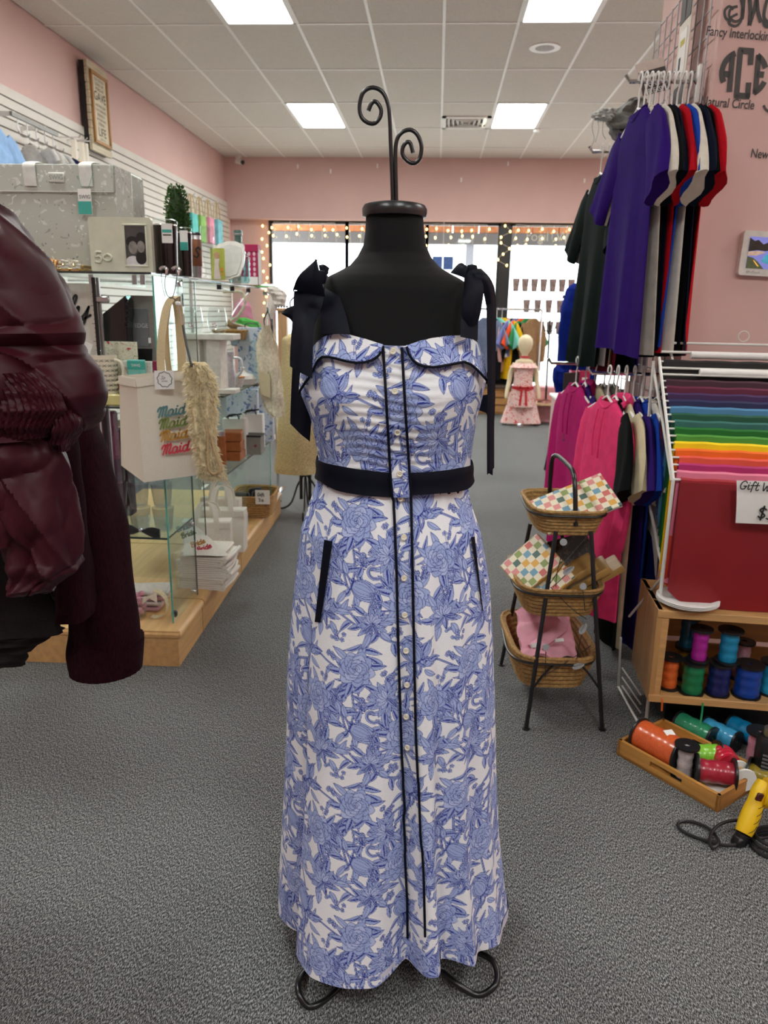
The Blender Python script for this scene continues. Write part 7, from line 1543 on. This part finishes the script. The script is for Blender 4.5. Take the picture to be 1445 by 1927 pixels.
o = atZ(1452, 1500, 0); o = Vector((o.x, o.y+.06, 0)); t = thing('spray_can', 'black can with small white print standing behind the yellow heat gun', 'can', o); part('can', MB().lathe([(0, 0), (.036, 0), (.038, .005), (.038, .15), (.03, .165), (0, .168)], 28), M_BLACKPL, t); part('cap', MB().lathe([(.022, .168), (.022, .19), (0, .192)], 20), M_STEEL, t)
for k in range(5): part('print_line', MB().box((-.02, -.0345, .07+.012*k), (.022, .003, .005), rz=-.5), mat('grey_label', '#6d6d6d', .6), t, False)

# ---------------------------------------------------------------- three tier basket stand
BS = Vector((.455, 2.55, 0)); bs = thing('basket_stand', 'black iron three tier stand with mirrored leaves holding wicker baskets', 'stand', BS)
FL, FR2, BL = [atZ(x, y, .004)-BS for x, y in ((990, 1370), (1133, 1371), (943, 1250))]; BR = BL+(FR2-FL)
FLt, FRt, BLt = atY(1046, 1000, 2.40)-BS, atY(1112, 1000, 2.41)-BS, atY(998, 985, 2.68)-BS; BRt = BLt+(FRt-FLt)
for a, b in ((FL, FLt), (FR2, FRt), (BL, BLt), (BR, BRt)): part('leg', MB().tube([a, b], .0075, 8), M_BLACKMET, bs); part('foot_pad', MB().lathe([(0, 0), (.013, 0), (.013, .008), (0, .01)], 12, (a.x, a.y, -.004)), M_BLACKMET, bs)
hd = smooth_path([atY(1083, 990, 2.40)-BS, atY(1082, 920, 2.42)-BS, atY(1078, 888, 2.46)-BS, atY(1066, 872, 2.54)-BS, atY(1049, 858, 2.64)-BS, atY(1040, 862, 2.68)-BS, atY(1036, 890, 2.70)-BS, atY(1033, 955, 2.70)-BS], 6); part('handle', MB().tube(hd, .008, 10), M_BLACKMET, bs)
part('front_arch', MB().tube(smooth_path([FL.lerp(FLt, .2), FL.lerp(FLt, .30).lerp(FR2.lerp(FRt, .30), .2), FL.lerp(FLt, .37).lerp(FR2.lerp(FRt, .37), .5), FL.lerp(FLt, .30).lerp(FR2.lerp(FRt, .30), .8), FR2.lerp(FRt, .2)], 6), .004, 8), M_BLACKMET, bs)
bspec = [(.655, .185, .245, .26, .32, .085, .735), (.375, .22, .285, .30, .38, .105, .47), (.115, .21, .285, .32, .42, .13, .24)]
lbs = ['top wicker basket of the stand holding checkered packs', 'middle wicker basket of the stand holding slanted wooden boxes', 'bottom wicker basket of the stand holding a pink sweatshirt']
brz = rad(4)
for (z, w0, w1, d0, d1, h, zr_), lb, dxx in zip(bspec, lbs, (0, -.012, -.02)):
    wicker(lb, (BS.x+dxx, BS.y, z), w0, w1, d0, d1, h, brz, rows=7, group='wicker baskets on the stand', waist=.0)
    zf = z+h*.86; P = [BS*0+Vector((dxx+(w1/2+.01)*math.copysign(abs(cos(a_))**.5, cos(a_)), (d1/2+.01)*math.copysign(abs(sin(a_))**.5, sin(a_)), zf)) for a_ in np.linspace(0, 2*pi, 49)[:-1]]
    part('tier_hoop', MB().tube(P, .0045, 8, closed=True), M_BLACKMET, bs)
def ornament(px, py, Y, leafy=False, ang=.6):
    c = atY(px, py, Y)-BS; o = None
    if leafy:
        d = Vector((cos(ang), 0, sin(ang))); s_ = Vector((-sin(ang), 0, cos(ang))); P = [(.021*cos(a_), .010*sin(a_)*(1-.25*cos(a_))) for a_ in np.linspace(0, 2*pi, 19)[:-1]]
        o = part('mirror_leaf', MB().prism(P, c, d, s_, .002), mat('silver_leaf', '#c4c7c9', .25, metal=.35), bs)
        for k in range(-2, 3): part('vein', MB().tube([c+d*.006*k+Vector((0, -.003, 0)), c+d*(.006*k+.007)+s_*.007+Vector((0, -.003, 0))], .0007, 4), M_BLACKMET, o)
    else: o = part('mirror_disc', MB().prism([(.0115*cos(a_), .0115*sin(a_)) for a_ in np.linspace(0, 2*pi, 21)[:-1]], c, FX, FZ, .004), mat('silver_leaf', '#c4c7c9', .25, metal=.35), bs)
for a in ((1060, 1020, 2.36), (1097, 1103, 2.345), (1027, 1217, 2.33)): ornament(*a)
for a in ((1070, 1073, 2.355, True, .7), (1097, 1183, 2.34, True, 1.1), (1088, 1253, 2.33, True, .35)): ornament(*a)
o = part('dark_disc', MB().prism([(.0125*cos(a_), .0125*sin(a_)) for a_ in np.linspace(0, 2*pi, 21)[:-1]], atY(993, 1031, 2.66)-BS, FX, FZ, .004), M_BLACKMET, bs)
part('dark_leaf', MB().prism([(.026*cos(a_), .009*sin(a_)) for a_ in np.linspace(0, 2*pi, 19)[:-1]], atY(989, 1154, 2.70)-BS, Vector((1, 0, -.2)), FZ, .002), M_BLACKMET, bs)
for pts in ([(1060, 1030, 2.362), (1048, 1080, 2.36), (1046, 1105, 2.355)], [(1108, 1005, 2.40), (1060, 1062, 2.36), (1035, 1098, 2.36)], [(1097, 1112, 2.345), (1101, 1150, 2.345)], [(1036, 1105, 2.36), (1075, 1145, 2.35), (1104, 1165, 2.35)], [(1027, 1226, 2.33), (1026, 1275, 2.33)], [(1112, 1215, 2.36), (1060, 1250, 2.33), (1018, 1275, 2.32)], [(1094, 1195, 2.34), (1085, 1240, 2.335)], [(1064, 1082, 2.355), (1040, 1105, 2.355)]): part('wire', cable([atY(*p)-BS for p in pts], .0014, 5), M_BLACKMET, bs)
def check_mat(name, sc):
    m = bpy.data.materials.new(name); m.use_nodes = True; nt = m.node_tree; N = nt.nodes; L = nt.links; b = N['Principled BSDF']; b.inputs['Roughness'].default_value = .5
    tc = N.new('ShaderNodeTexCoord'); mp = N.new('ShaderNodeMapping'); mp.inputs['Scale'].default_value = (sc, sc, 0.001); L.new(tc.outputs['Object'], mp.inputs[0])
    ck = N.new('ShaderNodeTexChecker'); ck.inputs['Scale'].default_value = 1; L.new(mp.outputs[0], ck.inputs['Vector'])
    sn = N.new('ShaderNodeVectorMath'); sn.operation = 'FLOOR'; L.new(mp.outputs[0], sn.inputs[0]); wn = N.new('ShaderNodeTexWhiteNoise'); L.new(sn.outputs[0], wn.inputs['Vector'])
    rp = N.new('ShaderNodeValToRGB'); rp.color_ramp.interpolation = 'CONSTANT'; cs = ['#c96a62', '#d9a34a', '#6f9ab0', '#4f6a62', '#d58a86', '#8a9a5a']; e = rp.color_ramp.elements
    for i, c in enumerate(cs):
        q = e[0] if i == 0 else (e[1] if i == 1 else e.new(i/len(cs))); q.position = i/len(cs); q.color = (*srgb(c), 1)
    L.new(wn.outputs['Value'], rp.inputs[0]); mx = N.new('ShaderNodeMixRGB'); L.new(ck.outputs['Fac'], mx.inputs[0]); mx.inputs[1].default_value = (*srgb('#e3d9c0'), 1); L.new(rp.outputs[0], mx.inputs[2]); L.new(mx.outputs[0], b.inputs['Base Color']); MATS[name] = m; return m
M_CHK = check_mat('check_print', 42)
def slab(name, label, c, d, e, matl, cat, grp, edge=None):
    o = thing(name, label, cat, c, 0, grp); a = part('cover', MB().box((0, 0, 0), d, bev=.0015), matl, o); a.rotation_euler = e
    if edge:
        b2 = part('wood_edge', MB().box((0, 0, -d[2]*.1), (d[0]+.006, d[1]+.006, d[2]*.8), bev=.001), edge, o); b2.rotation_euler = e
    return o
zt0 = .655
slab('napkin_pack', 'large checkered napkin pack slanting out of the top basket', atY(1082, 948, 2.50), (.26, .17, .012), (.5, -.40, .12), M_CHK, 'napkin pack', 'checkered packs'); slab('napkin_pack', 'flat checkered napkin pack low in the top basket', atY(1038, 970, 2.50), (.12, .10, .012), (.40, -.28, .1), M_CHK, 'napkin pack', 'checkered packs')
slab('napkin_pack', 'checkered pack underneath at the right of the top basket', atY(1095, 972, 2.52), (.14, .10, .01), (-.1, -.3, .4), mat('pack_side', '#a9796a', .6), 'napkin pack', 'checkered packs')
M_GOLDW = wood('gold_wood', '#b08a4c', 4, .8, 'X')
wl = ['leftmost checkered wooden box in the middle basket', 'second checkered wooden box in the middle basket', 'wooden box with gold edge in the middle of the basket', 'fourth slanted wooden box in the middle basket', 'rightmost slanted wooden box overhanging the middle basket']
for k, (px, py, Y) in enumerate(((1000, 1062, 2.50), (1022, 1090, 2.46), (1062, 1085, 2.50), (1088, 1090, 2.52), (1112, 1088, 2.54))): slab('wooden_box', wl[k], atY(px, py, Y), (.22, .10, .022) if k > 1 else (.17, .15, .02), ((.12, -.60, .0) if k > 1 else (.6, -.75, .15)), M_CHK if k < 2 else M_GOLDW, 'box', 'slanted wooden boxes', M_GOLDW)
slab('striped_pouch', 'dark striped pouch behind the wooden boxes', atY(1075, 1035, 2.58), (.15, .1, .012), (.9, -.2, .3), motif_mat('dark_stripe', '#2c2320', [('#4f4038', 40, .35)]), 'pouch', None)
t = thing('pink_sweatshirt', 'folded pale pink sweatshirt with white tags in the bottom basket', 'sweatshirt', (BS.x-.02, BS.y-.01, .125)); M_PK = cloth_mat('palepink', '#dd9fae'); t.location.z = .14
rows = [[Vector((-.095+.19*j/14, -.125+.26*i/16, .035+.09*(i/16)+.022*sin(i*.8+j*.3)*sin(j*.5)+.03*sin(pi*j/14))) for j in range(15)] for i in range(17)]; part('folded_body', MB().sheet(rows, .012), M_PK, t)
part('sleeve_fold', MB().tube(smooth_path([(-.06, -.09, .085), (.0, -.05, .115), (.05, .02, .12), (.06, .08, .13)], 6), .028, 12, flat=.5), M_PK, t); part('under_fold', MB().box((0, 0, .03), (.17, .24, .05), bev=.02), M_PK, t)
part('tag', MB().box(tuple(atY(1005, 1215, 2.40)-t.location), (.02, .016, .012), rx=.9, rz=.4), M_PAPER, t, False); part('tag', MB().box(tuple(atY(1052, 1205, 2.42)-t.location), (.03, .012, .010), rx=.9, rz=.3), M_PAPER, t, False)
# ================================================================ far end of the shop
bulb_me = MB().lathe([(0, -.022), (.012, -.012), (.015, 0), (.010, .014), (0, .02)], 8).mesh('bulb', mat('warm_bulb', '#ffd98a', .4, emit='#ffd27a', estr=9))
M_CORD = mat('clear_cord', '#cfcac0', .5)
def strand_set(label, x0, x1, seed):
    rg = random.Random(seed); t = thing('icicle_lights', label, 'string lights', (x0, YB-.03, 2.72), 0, 'icicle light strings')
    cd = [(0, 0, 0)]; n = int((x1-x0)/.2)
    for k in range(n+1):
        x = k*.2; cd.append((x, 0, -.01*abs(sin(k*1.3)))); L_ = rg.uniform(.16, .34); part('drop_cord', MB().tube([(x, 0, -.01), (x+rg.uniform(-.03, .03), 0, -L_)], .003, 4), M_CORD, t)
        for q in range(rg.randint(2, 3)): link('bulb', bulb_me, t, (x+rg.uniform(-.05, .05), -.01, -.06-q*.115-rg.uniform(0, .05)))
    part('top_cord', MB().tube(cd, .004, 5), M_CORD, t)
strand_set('warm icicle lights along the left shop window top', -2.68, -1.55, 1); strand_set('warm icicle lights along the window top behind the bust form', -1.45, .9, 2); strand_set('warm icicle lights along the right shop window top', 1.2, 2.6, 3)
t = thing('icicle_lights', 'warm light string hanging down the left window jamb', 'string lights', (-2.80, YB-.02, 2.66), 0, 'icicle light strings'); rg = random.Random(8); cds = []
for k in range(15): p = (rg.uniform(-.09, .05), -.01, -.10*k); cds.append(p); link('bulb', bulb_me, t, p)
part('cord', MB().tube(smooth_path(cds, 3), .003, 4), M_CORD, t)
t = thing('icicle_lights', 'warm light string hanging down the dark window post', 'string lights', (1.03, YB-.03, 2.70), 0, 'icicle light strings'); cds = []
for k in range(8): p = (.09*sin(k*1.9), -.01, -.085*k); cds.append(p); link('bulb', bulb_me, t, p)
part('cord', MB().tube(smooth_path(cds, 3), .003, 4), M_CORD, t)
# window lettering seen from inside
p = atY(975, 453, YB+.10); t = thing('window_lettering', 'pale vinyl lettering across the top of the right shop window', 'lettering', p); vs, fs = text_mb('rogil  WOM', .21); part('letters', MB().add([Vector((v_.x*.95+.62, 0, v_.y)) for v_ in vs], [f[::-1] for f in fs]), mat('pale_vinyl', '#b9b4b0', .6), t, False)
part('backing_film', MB().box((.62, .012, .09), (1.5, .002, .3)), glassmat('film', (.95, .96, .96), .03), t, False)
p = atY(833, 495, 12.5); t = thing('hanging_picture', 'small twin panel blue sunset picture hanging in the window', 'picture', p)
for s in (-1, 1): part('panel', MB().box((s*.085, 0, 0), (.16, .02, .20)), mat('sunset_blue', '#3c5a94', .5, var=.5, scale=14, stretch=(1, 1, 6)), t, False)
part('cord', MB().tube([(0, 0, .1), (0, .2, 2.76-p.z)], .004, 5), M_CORD, t)
# scroll decals
t = thing('window_scroll', 'thin dark scroll ornament hanging in the left shop window', 'ornament', atY(555, 497, 12.6))
for pts in ([(525, 487), (524, 495), (531, 499), (534, 495)], [(525, 489), (545, 490), (560, 496), (566, 493)], [(545, 505), (551, 500), (556, 505), (553, 509)]): part('scroll', cable([fpx(x, y, 12.6, t) for x, y in pts], .008, 5), mat('scroll_bronze', '#8a7d62', .6), t)
part('cord', MB().tube([fpx(545, 489, 12.6, t), Vector((fpx(545, 489, 12.6, t).x, .1, 2.76-t.location.z))], .003, 4), M_CORD, t)
# window shelves with cups
M_PLAID = motif_mat('dark_plaid', '#8d7672', [('#5f4a48', 30, .38), ('#b39a92', 44, .2)])
zs = [atY(1020, y, 12.2).z for y in (549, 588, 628)]
ws = thing('window_shelf_unit', 'slim glass and wire shelf unit of cups in the right shop window', 'shelf', (1.65, 12.2, 0))
for z in zs: part('shelf', MB().box((0, 0, z), (1.06, .22, .012)), M_GLASS, ws, False); part('shelf_edge', MB().box((0, -.112, z), (1.06, .004, .014)), M_STEEL, ws, False)
for x in (-.52, .0, .52): part('post', MB().box((x, .1, .9), (.015, .015, 1.8)), M_STEEL, ws, False)
cme = MB().lathe([(0, 0), (.042, 0), (.056, .165), (.058, .172), (.052, .172), (0, .16)], 16).mesh('cup', M_PLAID); cap_me = MB().lathe([(0, .173), (.058, .173), (.056, .185), (0, .187)], 16).mesh('lid', M_STEEL)
od = ['first', 'second', 'third', 'fourth', 'fifth', 'sixth', 'seventh']
for r_, (z, n, nm) in enumerate(((zs[0], 7, 'top'), (zs[1], 5, 'middle'), (zs[2], 7, 'low'))):
    for k in range(n):
        c = tag(link('plaid_tumbler', None, None, (1.2+(.14 if n == 7 else .0)*k+(.42+.16*k if n == 5 else 0) if n == 7 or k else 1.62, 12.18, z+.0065)), 'plaid tumbler, %s from the dark post on the %s window shelf' % (od[k], nm), 'tumbler', 'plaid tumblers in the window')
        if n == 5: c.location.x = 1.38+.17*k
        link('cup', cme, c); link('lid', cap_me, c)
# clothes rack
rk2 = thing('clothes_rack', 'chrome clothes rack with mixed garments before the window', 'clothes rail', (1.05, 10.45, 0)); part('rail', MB().tube([(-.55, 0, 1.415), (.34, 0, 1.415)], .014, 8), M_CHROME, rk2)
for s in (-.55, .34): part('upright', MB().tube([(s, 0, .03), (s, 0, 1.415)], .014, 8), M_CHROME, rk2); part('foot', MB().box((s, 0, .015), (.04, .5, .03)), M_CHROME, rk2, False)
gl = [('slateblue', '#6c7690', 'slate blue top at the left end of the far clothes rack', .72), ('jet', '#14151a', 'black top beside the slate blue one on the far rack', .80), ('aqua', '#7cc4b8', 'aqua top with white hem on the far clothes rack', .50), ('sun', '#d9ab1c', 'yellow top on the far clothes rack', .80), ('ink', '#131312', 'black top beside the yellow one on the far rack', .82), ('mauve', '#c39a92', 'mauve lace top on the far clothes rack', .70), ('peri', '#6d74a8', 'periwinkle top on the far clothes rack', .5), ('tang', '#e0532c', 'orange red top on the far clothes rack', .68), ('leaf', '#2f7a4a', 'green top on the far clothes rack', .85), ('camel', '#8f7152', 'camel brown top at the right end of the far rack', .70)]
for k, (n_, cl, lb, L_) in enumerate(gl):
    x = .66+k*.07; g = shirt('hanging_shirt', lb, (x, 10.45, 1.41), -pi/2+(.75 if k < 5 else 2.4), cloth_mat(n_, cl), sw=.20, bw=.22, L_=L_, sl=.3, th=.03, seed=120+k, group='tops on the far rack', cat='top', long=k in (1, 4, 5, 9))
    part('hanger_hook', MB().tube([(0, 0, -.11), (0, 0, .0), (.015, 0, .018), (.03, 0, .0)], .005, 5), M_WHITE, g)
    if n_ == 'aqua': part('white_hem', MB().box((0, 0, -.11-L_+.02), (.46, .09, .05), bev=.01), M_PAPER, g)
# crate of folded clothes
t = thing('slatted_crate', 'wooden slatted crate under the far clothes rack', 'crate', (.84, 10.75, 0)); M_CRW = wood('crate_honey', '#c2925a', 3, .85, 'X')
for k in range(3): part('slat', MB().box((0, -.2, .075+k*.105), (.62, .018, .09), bev=.002), M_CRW, t); part('slat', MB().box((0, .2, .075+k*.105), (.62, .018, .09), bev=.002), M_CRW, t)
for s in (-1, 1): part('end_board', MB().box((s*.3, 0, .17), (.02, .38, .34)), M_CRW, t, False)
part('base', MB().box((0, 0, .015), (.6, .38, .02)), M_CRW, t, False); part('top_board', MB().box((0, 0, .345), (.62, .42, .012)), M_CRW, t, False)
for k, (cl, lb) in enumerate((('#9a9590', 'grey folded knit at the bottom on the slatted crate'), ('#2a2a2c', 'black folded knit second in the crate stack'), ('#c9c4bd', 'white folded knit third in the crate stack'), ('#57545a', 'charcoal folded knit on top of the crate stack'))):
    single('folded_knit', lb, 'garment', MB().box((0, 0, .03), (.46, .32, .055), bev=.02), cloth_mat('fold%d' % k, cl), (.86, 10.72, .352+.058*k), .05*k, 'folded knits on crate')
# child mannequin seen from behind
cm_ = thing('child_mannequin', 'cream child mannequin standing with its back turned by the window', 'mannequin', (1.10, 9.55, 0)); M_SKIN = mat('mannequin_cream', '#d8c9a6', .5, var=.03)
def body_loft(prof, n=20, fx=1, fy=.75): return MB().loft([[(cx+r*fx*cos(a_), cy+r*fy*sin(a_), z) for a_ in np.linspace(0, 2*pi, n+1)[:-1]] for cx, cy, r, z in prof])
part('torso', body_loft([(0, 0, .075, .34), (0, 0, .11, .45), (0, 0, .095, .55), (0, 0, .105, .66), (0, 0, .12, .74), (0, 0, .105, .80), (0, 0, .045, .83), (0, 0, .037, .87), (0, 0, .05, .895), (0, .0, .078, .94), (0, 0, .092, 1.0), (0, 0, .085, 1.06), (0, 0, .05, 1.10), (0, 0, .01, 1.115)], fy=.85), M_SKIN, cm_)
for s in (-1, 1):
    part('leg', body_loft([(s*.06, 0, .06, .42), (s*.065, 0, .05, .25), (s*.068, .01, .042, .12), (s*.07, 0, .032, .05), (s*.07, -.02, .035, .012)]), M_SKIN, cm_)
    part('arm', MB().tube(smooth_path([(s*.11, 0, .76), (s*.155, .01, .66), (s*.17, .0, .55), (s*.19, -.03, .45), (s*.2, -.05, .38), (s*.2, -.06, .34)], 4), [.033-.001*i*.6 for i in range(21)], 10), M_SKIN, cm_)
part('base_plate', MB().lathe([(0, 0), (.17, 0), (.17, .008), (0, .01)], 28), M_STEEL, cm_)
t = thing('child_outfit', 'pink and red floral child outfit with red sash on the cream mannequin', 'outfit', (1.10, 9.55, .06)); M_CF = motif_mat('pink_floral', '#e3c2bb', [('#c9555c', 30, .30), ('#d8333c', 21, .20), ('#f0e2da', 40, .16)]); M_SASH = mat('red_ribbon', '#b5121f', .5)
part('bodice', body_loft([(0, 0, .13, .40), (0, 0, .115, .50), (0, 0, .12, .60), (0, 0, .128, .70)], 28, fy=.85), M_CF, t); part('tunic', body_loft([(0, 0, .125, .42), (0, 0, .15, .30), (0, 0, .17, .18)], 28, fy=.85), M_CF, t)
part('ruffle', MB().loft([[((.115+.055*u+.012*u*sin(9*a_))*cos(a_), (.10+.05*u+.012*u*sin(9*a_))*sin(a_), .715-.055*u) for a_ in np.linspace(0, 2*pi, 61)[:-1]] for u in np.linspace(0, 1, 5)], caps=(False, False)), M_CF, t)
for s in (-1, 1): part('trouser_leg', body_loft([(s*.07, 0, .085, .35), (s*.085, 0, .10, .2), (s*.105, 0, .125, .05), (s*.115, 0, .14, -.03)], 22, fy=.7), M_CF, t)
part('sash', body_loft([(0, 0, .137, .395), (0, 0, .137, .43)], 28, fy=.87), M_SASH, t)
for s in (-1, 1): part('bow_loop', MB().tube([(0, -.125, .41), (s*.05, -.14, .44), (s*.10, -.14, .40), (s*.05, -.14, .385), (0, -.125, .41)], .012, 6, flat=.4), M_SASH, t); part('bow_tail', MB().sheet([[(s*.01, -.13, .41), (s*.035, -.13, .41)], [(s*.025, -.15, .2), (s*.055, -.15, .2)]], .003), M_SASH, t)
part('neck_tie', body_loft([(0, 0, .056, .775), (0, 0, .05, .80)], 20, fy=.9), M_SASH, t)
# pink trunk, bench, coat tree
t = thing('storage_chest', 'low pink patterned trunk beneath the far bench', 'trunk', (1.58, 9.95, 0)); M_TRK = mat('trunk_pink', '#c98f96', .6, var=.15, scale=20); part('box', MB().box((0, 0, .12), (.66, .3, .235), bev=.01), M_TRK, t)
for s in (-1, 1): part('corner', MB().box((s*.31, -.152, .12), (.03, .006, .2)), mat('trunk_edge', '#a86a70', .6), t, False)
t = thing('storage_chest', 'upper pink trunk standing behind the coat tree', 'trunk', (1.62, 10.05, .272)); part('box', MB().box((0, 0, .09), (.62, .26, .175), bev=.01), M_TRK, t); part('latch', MB().box((0, -.133, .13), (.05, .008, .04)), M_STEEL, t, False)
t = thing('bench', 'pale wooden bench board over the pink trunk', 'bench', (1.55, 9.86, 0)); part('board', MB().box((0, 0, .257), (.8, .52, .028), bev=.004), wood('bench_pale', '#d2b48a', 3, .85, 'X'), t)
for s in (-1, 1): part('leg', MB().box((s*.37, 0, .122), (.03, .45, .242)), MATS['bench_pale'], t, False)
t = thing('coat_tree', 'slim dark metal coat tree standing on the bench', 'coat tree', (1.42, 9.72, .2715)); part('base', MB().lathe([(0, 0), (.11, 0), (.1, .015), (.03, .04), (0, .05)], 24), mat('copper_dark', '#6b3a32', .4, metal=.5), t); part('pole', MB().tube([(0, 0, .02), (-.02, 0, 1.02)], .012, 8), M_BLACKMET, t)
for a_ in (0, 1.6, 3.2, 4.8): part('arm', cable([(-.02, 0, .88), (-.02+.06*cos(a_), .06*sin(a_), .90), (-.02+.08*cos(a_), .08*sin(a_), .96)], .008, 5), M_BLACKMET, t)
# royal blue hoodie on its ladder stand
t = thing('ladder_stand', 'black folding ladder stand under the royal blue hoodie', 'stand', (1.16, 6.35, 0)); tp = [atY(1088, 560, 6.35), atY(1110, 560, 6.35)]
for (fx, fy, tx) in ((-.16, -.1, .0), (.14, -.1, .12), (-.14, .35, .0), (.16, .35, .12)): part('leg', MB().tube([(fx, fy, .01), (tx+.02, .12, 1.5)], .016, 8), M_BLACKMET, t)
part('top_bar', MB().tube([(-.14, .12, 1.5), (.2, .12, 1.5)], .014, 8), M_BLACKMET, t)
t = thing('blue_hoodie', 'royal blue hoodie hanging left of the dark tees', 'hoodie', atY(1075, 760, 6.35)); M_RB = cloth_mat('royalhood', '#0c1f6e')
part('body', put(pxloft([(533, 1080, 1110, 6.4), (545, 1066, 1118, 6.4), (580, 1058, 1124, 6.4), (640, 1052, 1126, 6.4), (700, 1050, 1124, 6.4), (750, 1050, 1116, 6.4), (762, 1062, 1112, 6.4)], .12, 34, 34, .012, 4, 3), t), M_RB, t)
part('sleeve', put(pxloft([(548, 1066, 1086, 6.28), (580, 1056, 1082, 6.26), (625, 1050, 1080, 6.25), (680, 1048, 1078, 6.25), (694, 1044, 1074, 6.25)], .09, 24, 24, .008, 3, 5), t), M_RB, t); part('cuff_bundle', put(pxloft([(690, 1046, 1062, 6.22), (700, 1040, 1070, 6.22), (718, 1039, 1071, 6.22), (732, 1046, 1066, 6.22), (745, 1044, 1066, 6.22), (758, 1050, 1064, 6.22)], .09, 24, 20, .012, 5, 6), t), M_RB, t)
part('hanger_hook', cable([fpx(1095, 535, 6.4, t), Vector((1.2, 6.47, 1.52))-t.location], .006), M_STEEL, t)
# magenta gift boxes on a small pedestal
t = thing('display_pedestal', 'narrow blush pedestal carrying magenta boxes behind the hoodies', 'pedestal', (1.0, 5.25, 0)); part('column', MB().box((0, 0, .40), (.34, .34, .8), bev=.006), M_PINK, t); part('white_top', MB().box((0, 0, .812), (.37, .37, .022), bev=.006), M_WHITE, t)
for k, (px0, px1, lb) in enumerate(((1076, 1091, 'magenta box with pale ornaments on the blush pedestal'), (1092, 1112, 'magenta box with a white panel on the blush pedestal'))):
    a_ = atY(px0, 698, 5.2); b_ = atY(px1, 698, 5.2); w = b_.x-a_.x; h = a_.z-.824; t = thing('gift_box', lb, 'box', ((a_.x+b_.x)/2, 5.26, .8235)); part('box', MB().box((0, 0, h/2), (w*.96, .09, h), bev=.003), M_MAG, t); part('lid', MB().box((0, 0, h-.016), (w*1.0, .096, .032), bev=.003), M_MAG, t)
    if k: part('white_panel', MB().box((0, -.046, h*.45), (w*.5, .002, h*.6)), M_PAPER, t, False)
    else:
        for q in range(6): part('ornament', disc(MB(), ((-.2 if q % 2 else .2)*w, h*(.2+.25*(q//2))), .006, .009, -.0465), MATS['pale_foil'], t, False)
a_ = atY(1063, 750, 5.0); t = thing('chalk_board', 'small black tabletop board beside the magenta hoodie', 'sign', (a_.x+.04, 5.05, .8235)); part('board', MB().box((0, 0, .0), (.12, .012, .17), rz=.5), M_BLACKPL, t, False); part('foot', MB().box((0, .03, -.05), (.05, .08, .07)), M_BLACKPL, t, False)
t.location.z = .909
# wood post near the left window
t = thing('wooden_pedestal', 'weathered wooden post with iron topper before the left window', 'pedestal', (-1.60, 8.0, 0)); part('post', MB().box((0, 0, .68), (.10, .10, 1.34), bev=.006), wood('weathered', '#b08a63', 4, .75, 'Z'), t); part('cap', MB().box((0, 0, 1.36), (.14, .14, .03), bev=.004), MATS['weathered'], t); part('base', MB().box((0, 0, .012), (.3, .3, .022)), MATS['weathered'], t, False)
for k in range(4): part('iron_ball', MB().lathe([(0, 0), (.012, .004), (.015, .015), (.008, .028), (0, .03)], 10, (-.045+.03*k, 0, 1.375)), M_BLACKMET, t)
t = thing('iron_scroll', 'curled iron ornament standing beside the weathered post', 'ornament', (-1.46, 8.0, 0)); part('scroll', cable([(0, 0, 1.32), (-.05, 0, 1.36), (-.06, 0, 1.44), (0, 0, 1.49), (.06, 0, 1.45), (.055, 0, 1.38), (.01, 0, 1.37), (-.01, 0, 1.41), (.02, 0, 1.44)], .010), M_BLACKMET, t); part('pole', MB().tube([(0, 0, .01), (0, 0, 1.34)], .012, 8), M_BLACKMET, t); part('base', MB().lathe([(0, 0), (.12, 0), (.11, .012), (0, .02)], 20), M_BLACKMET, t)
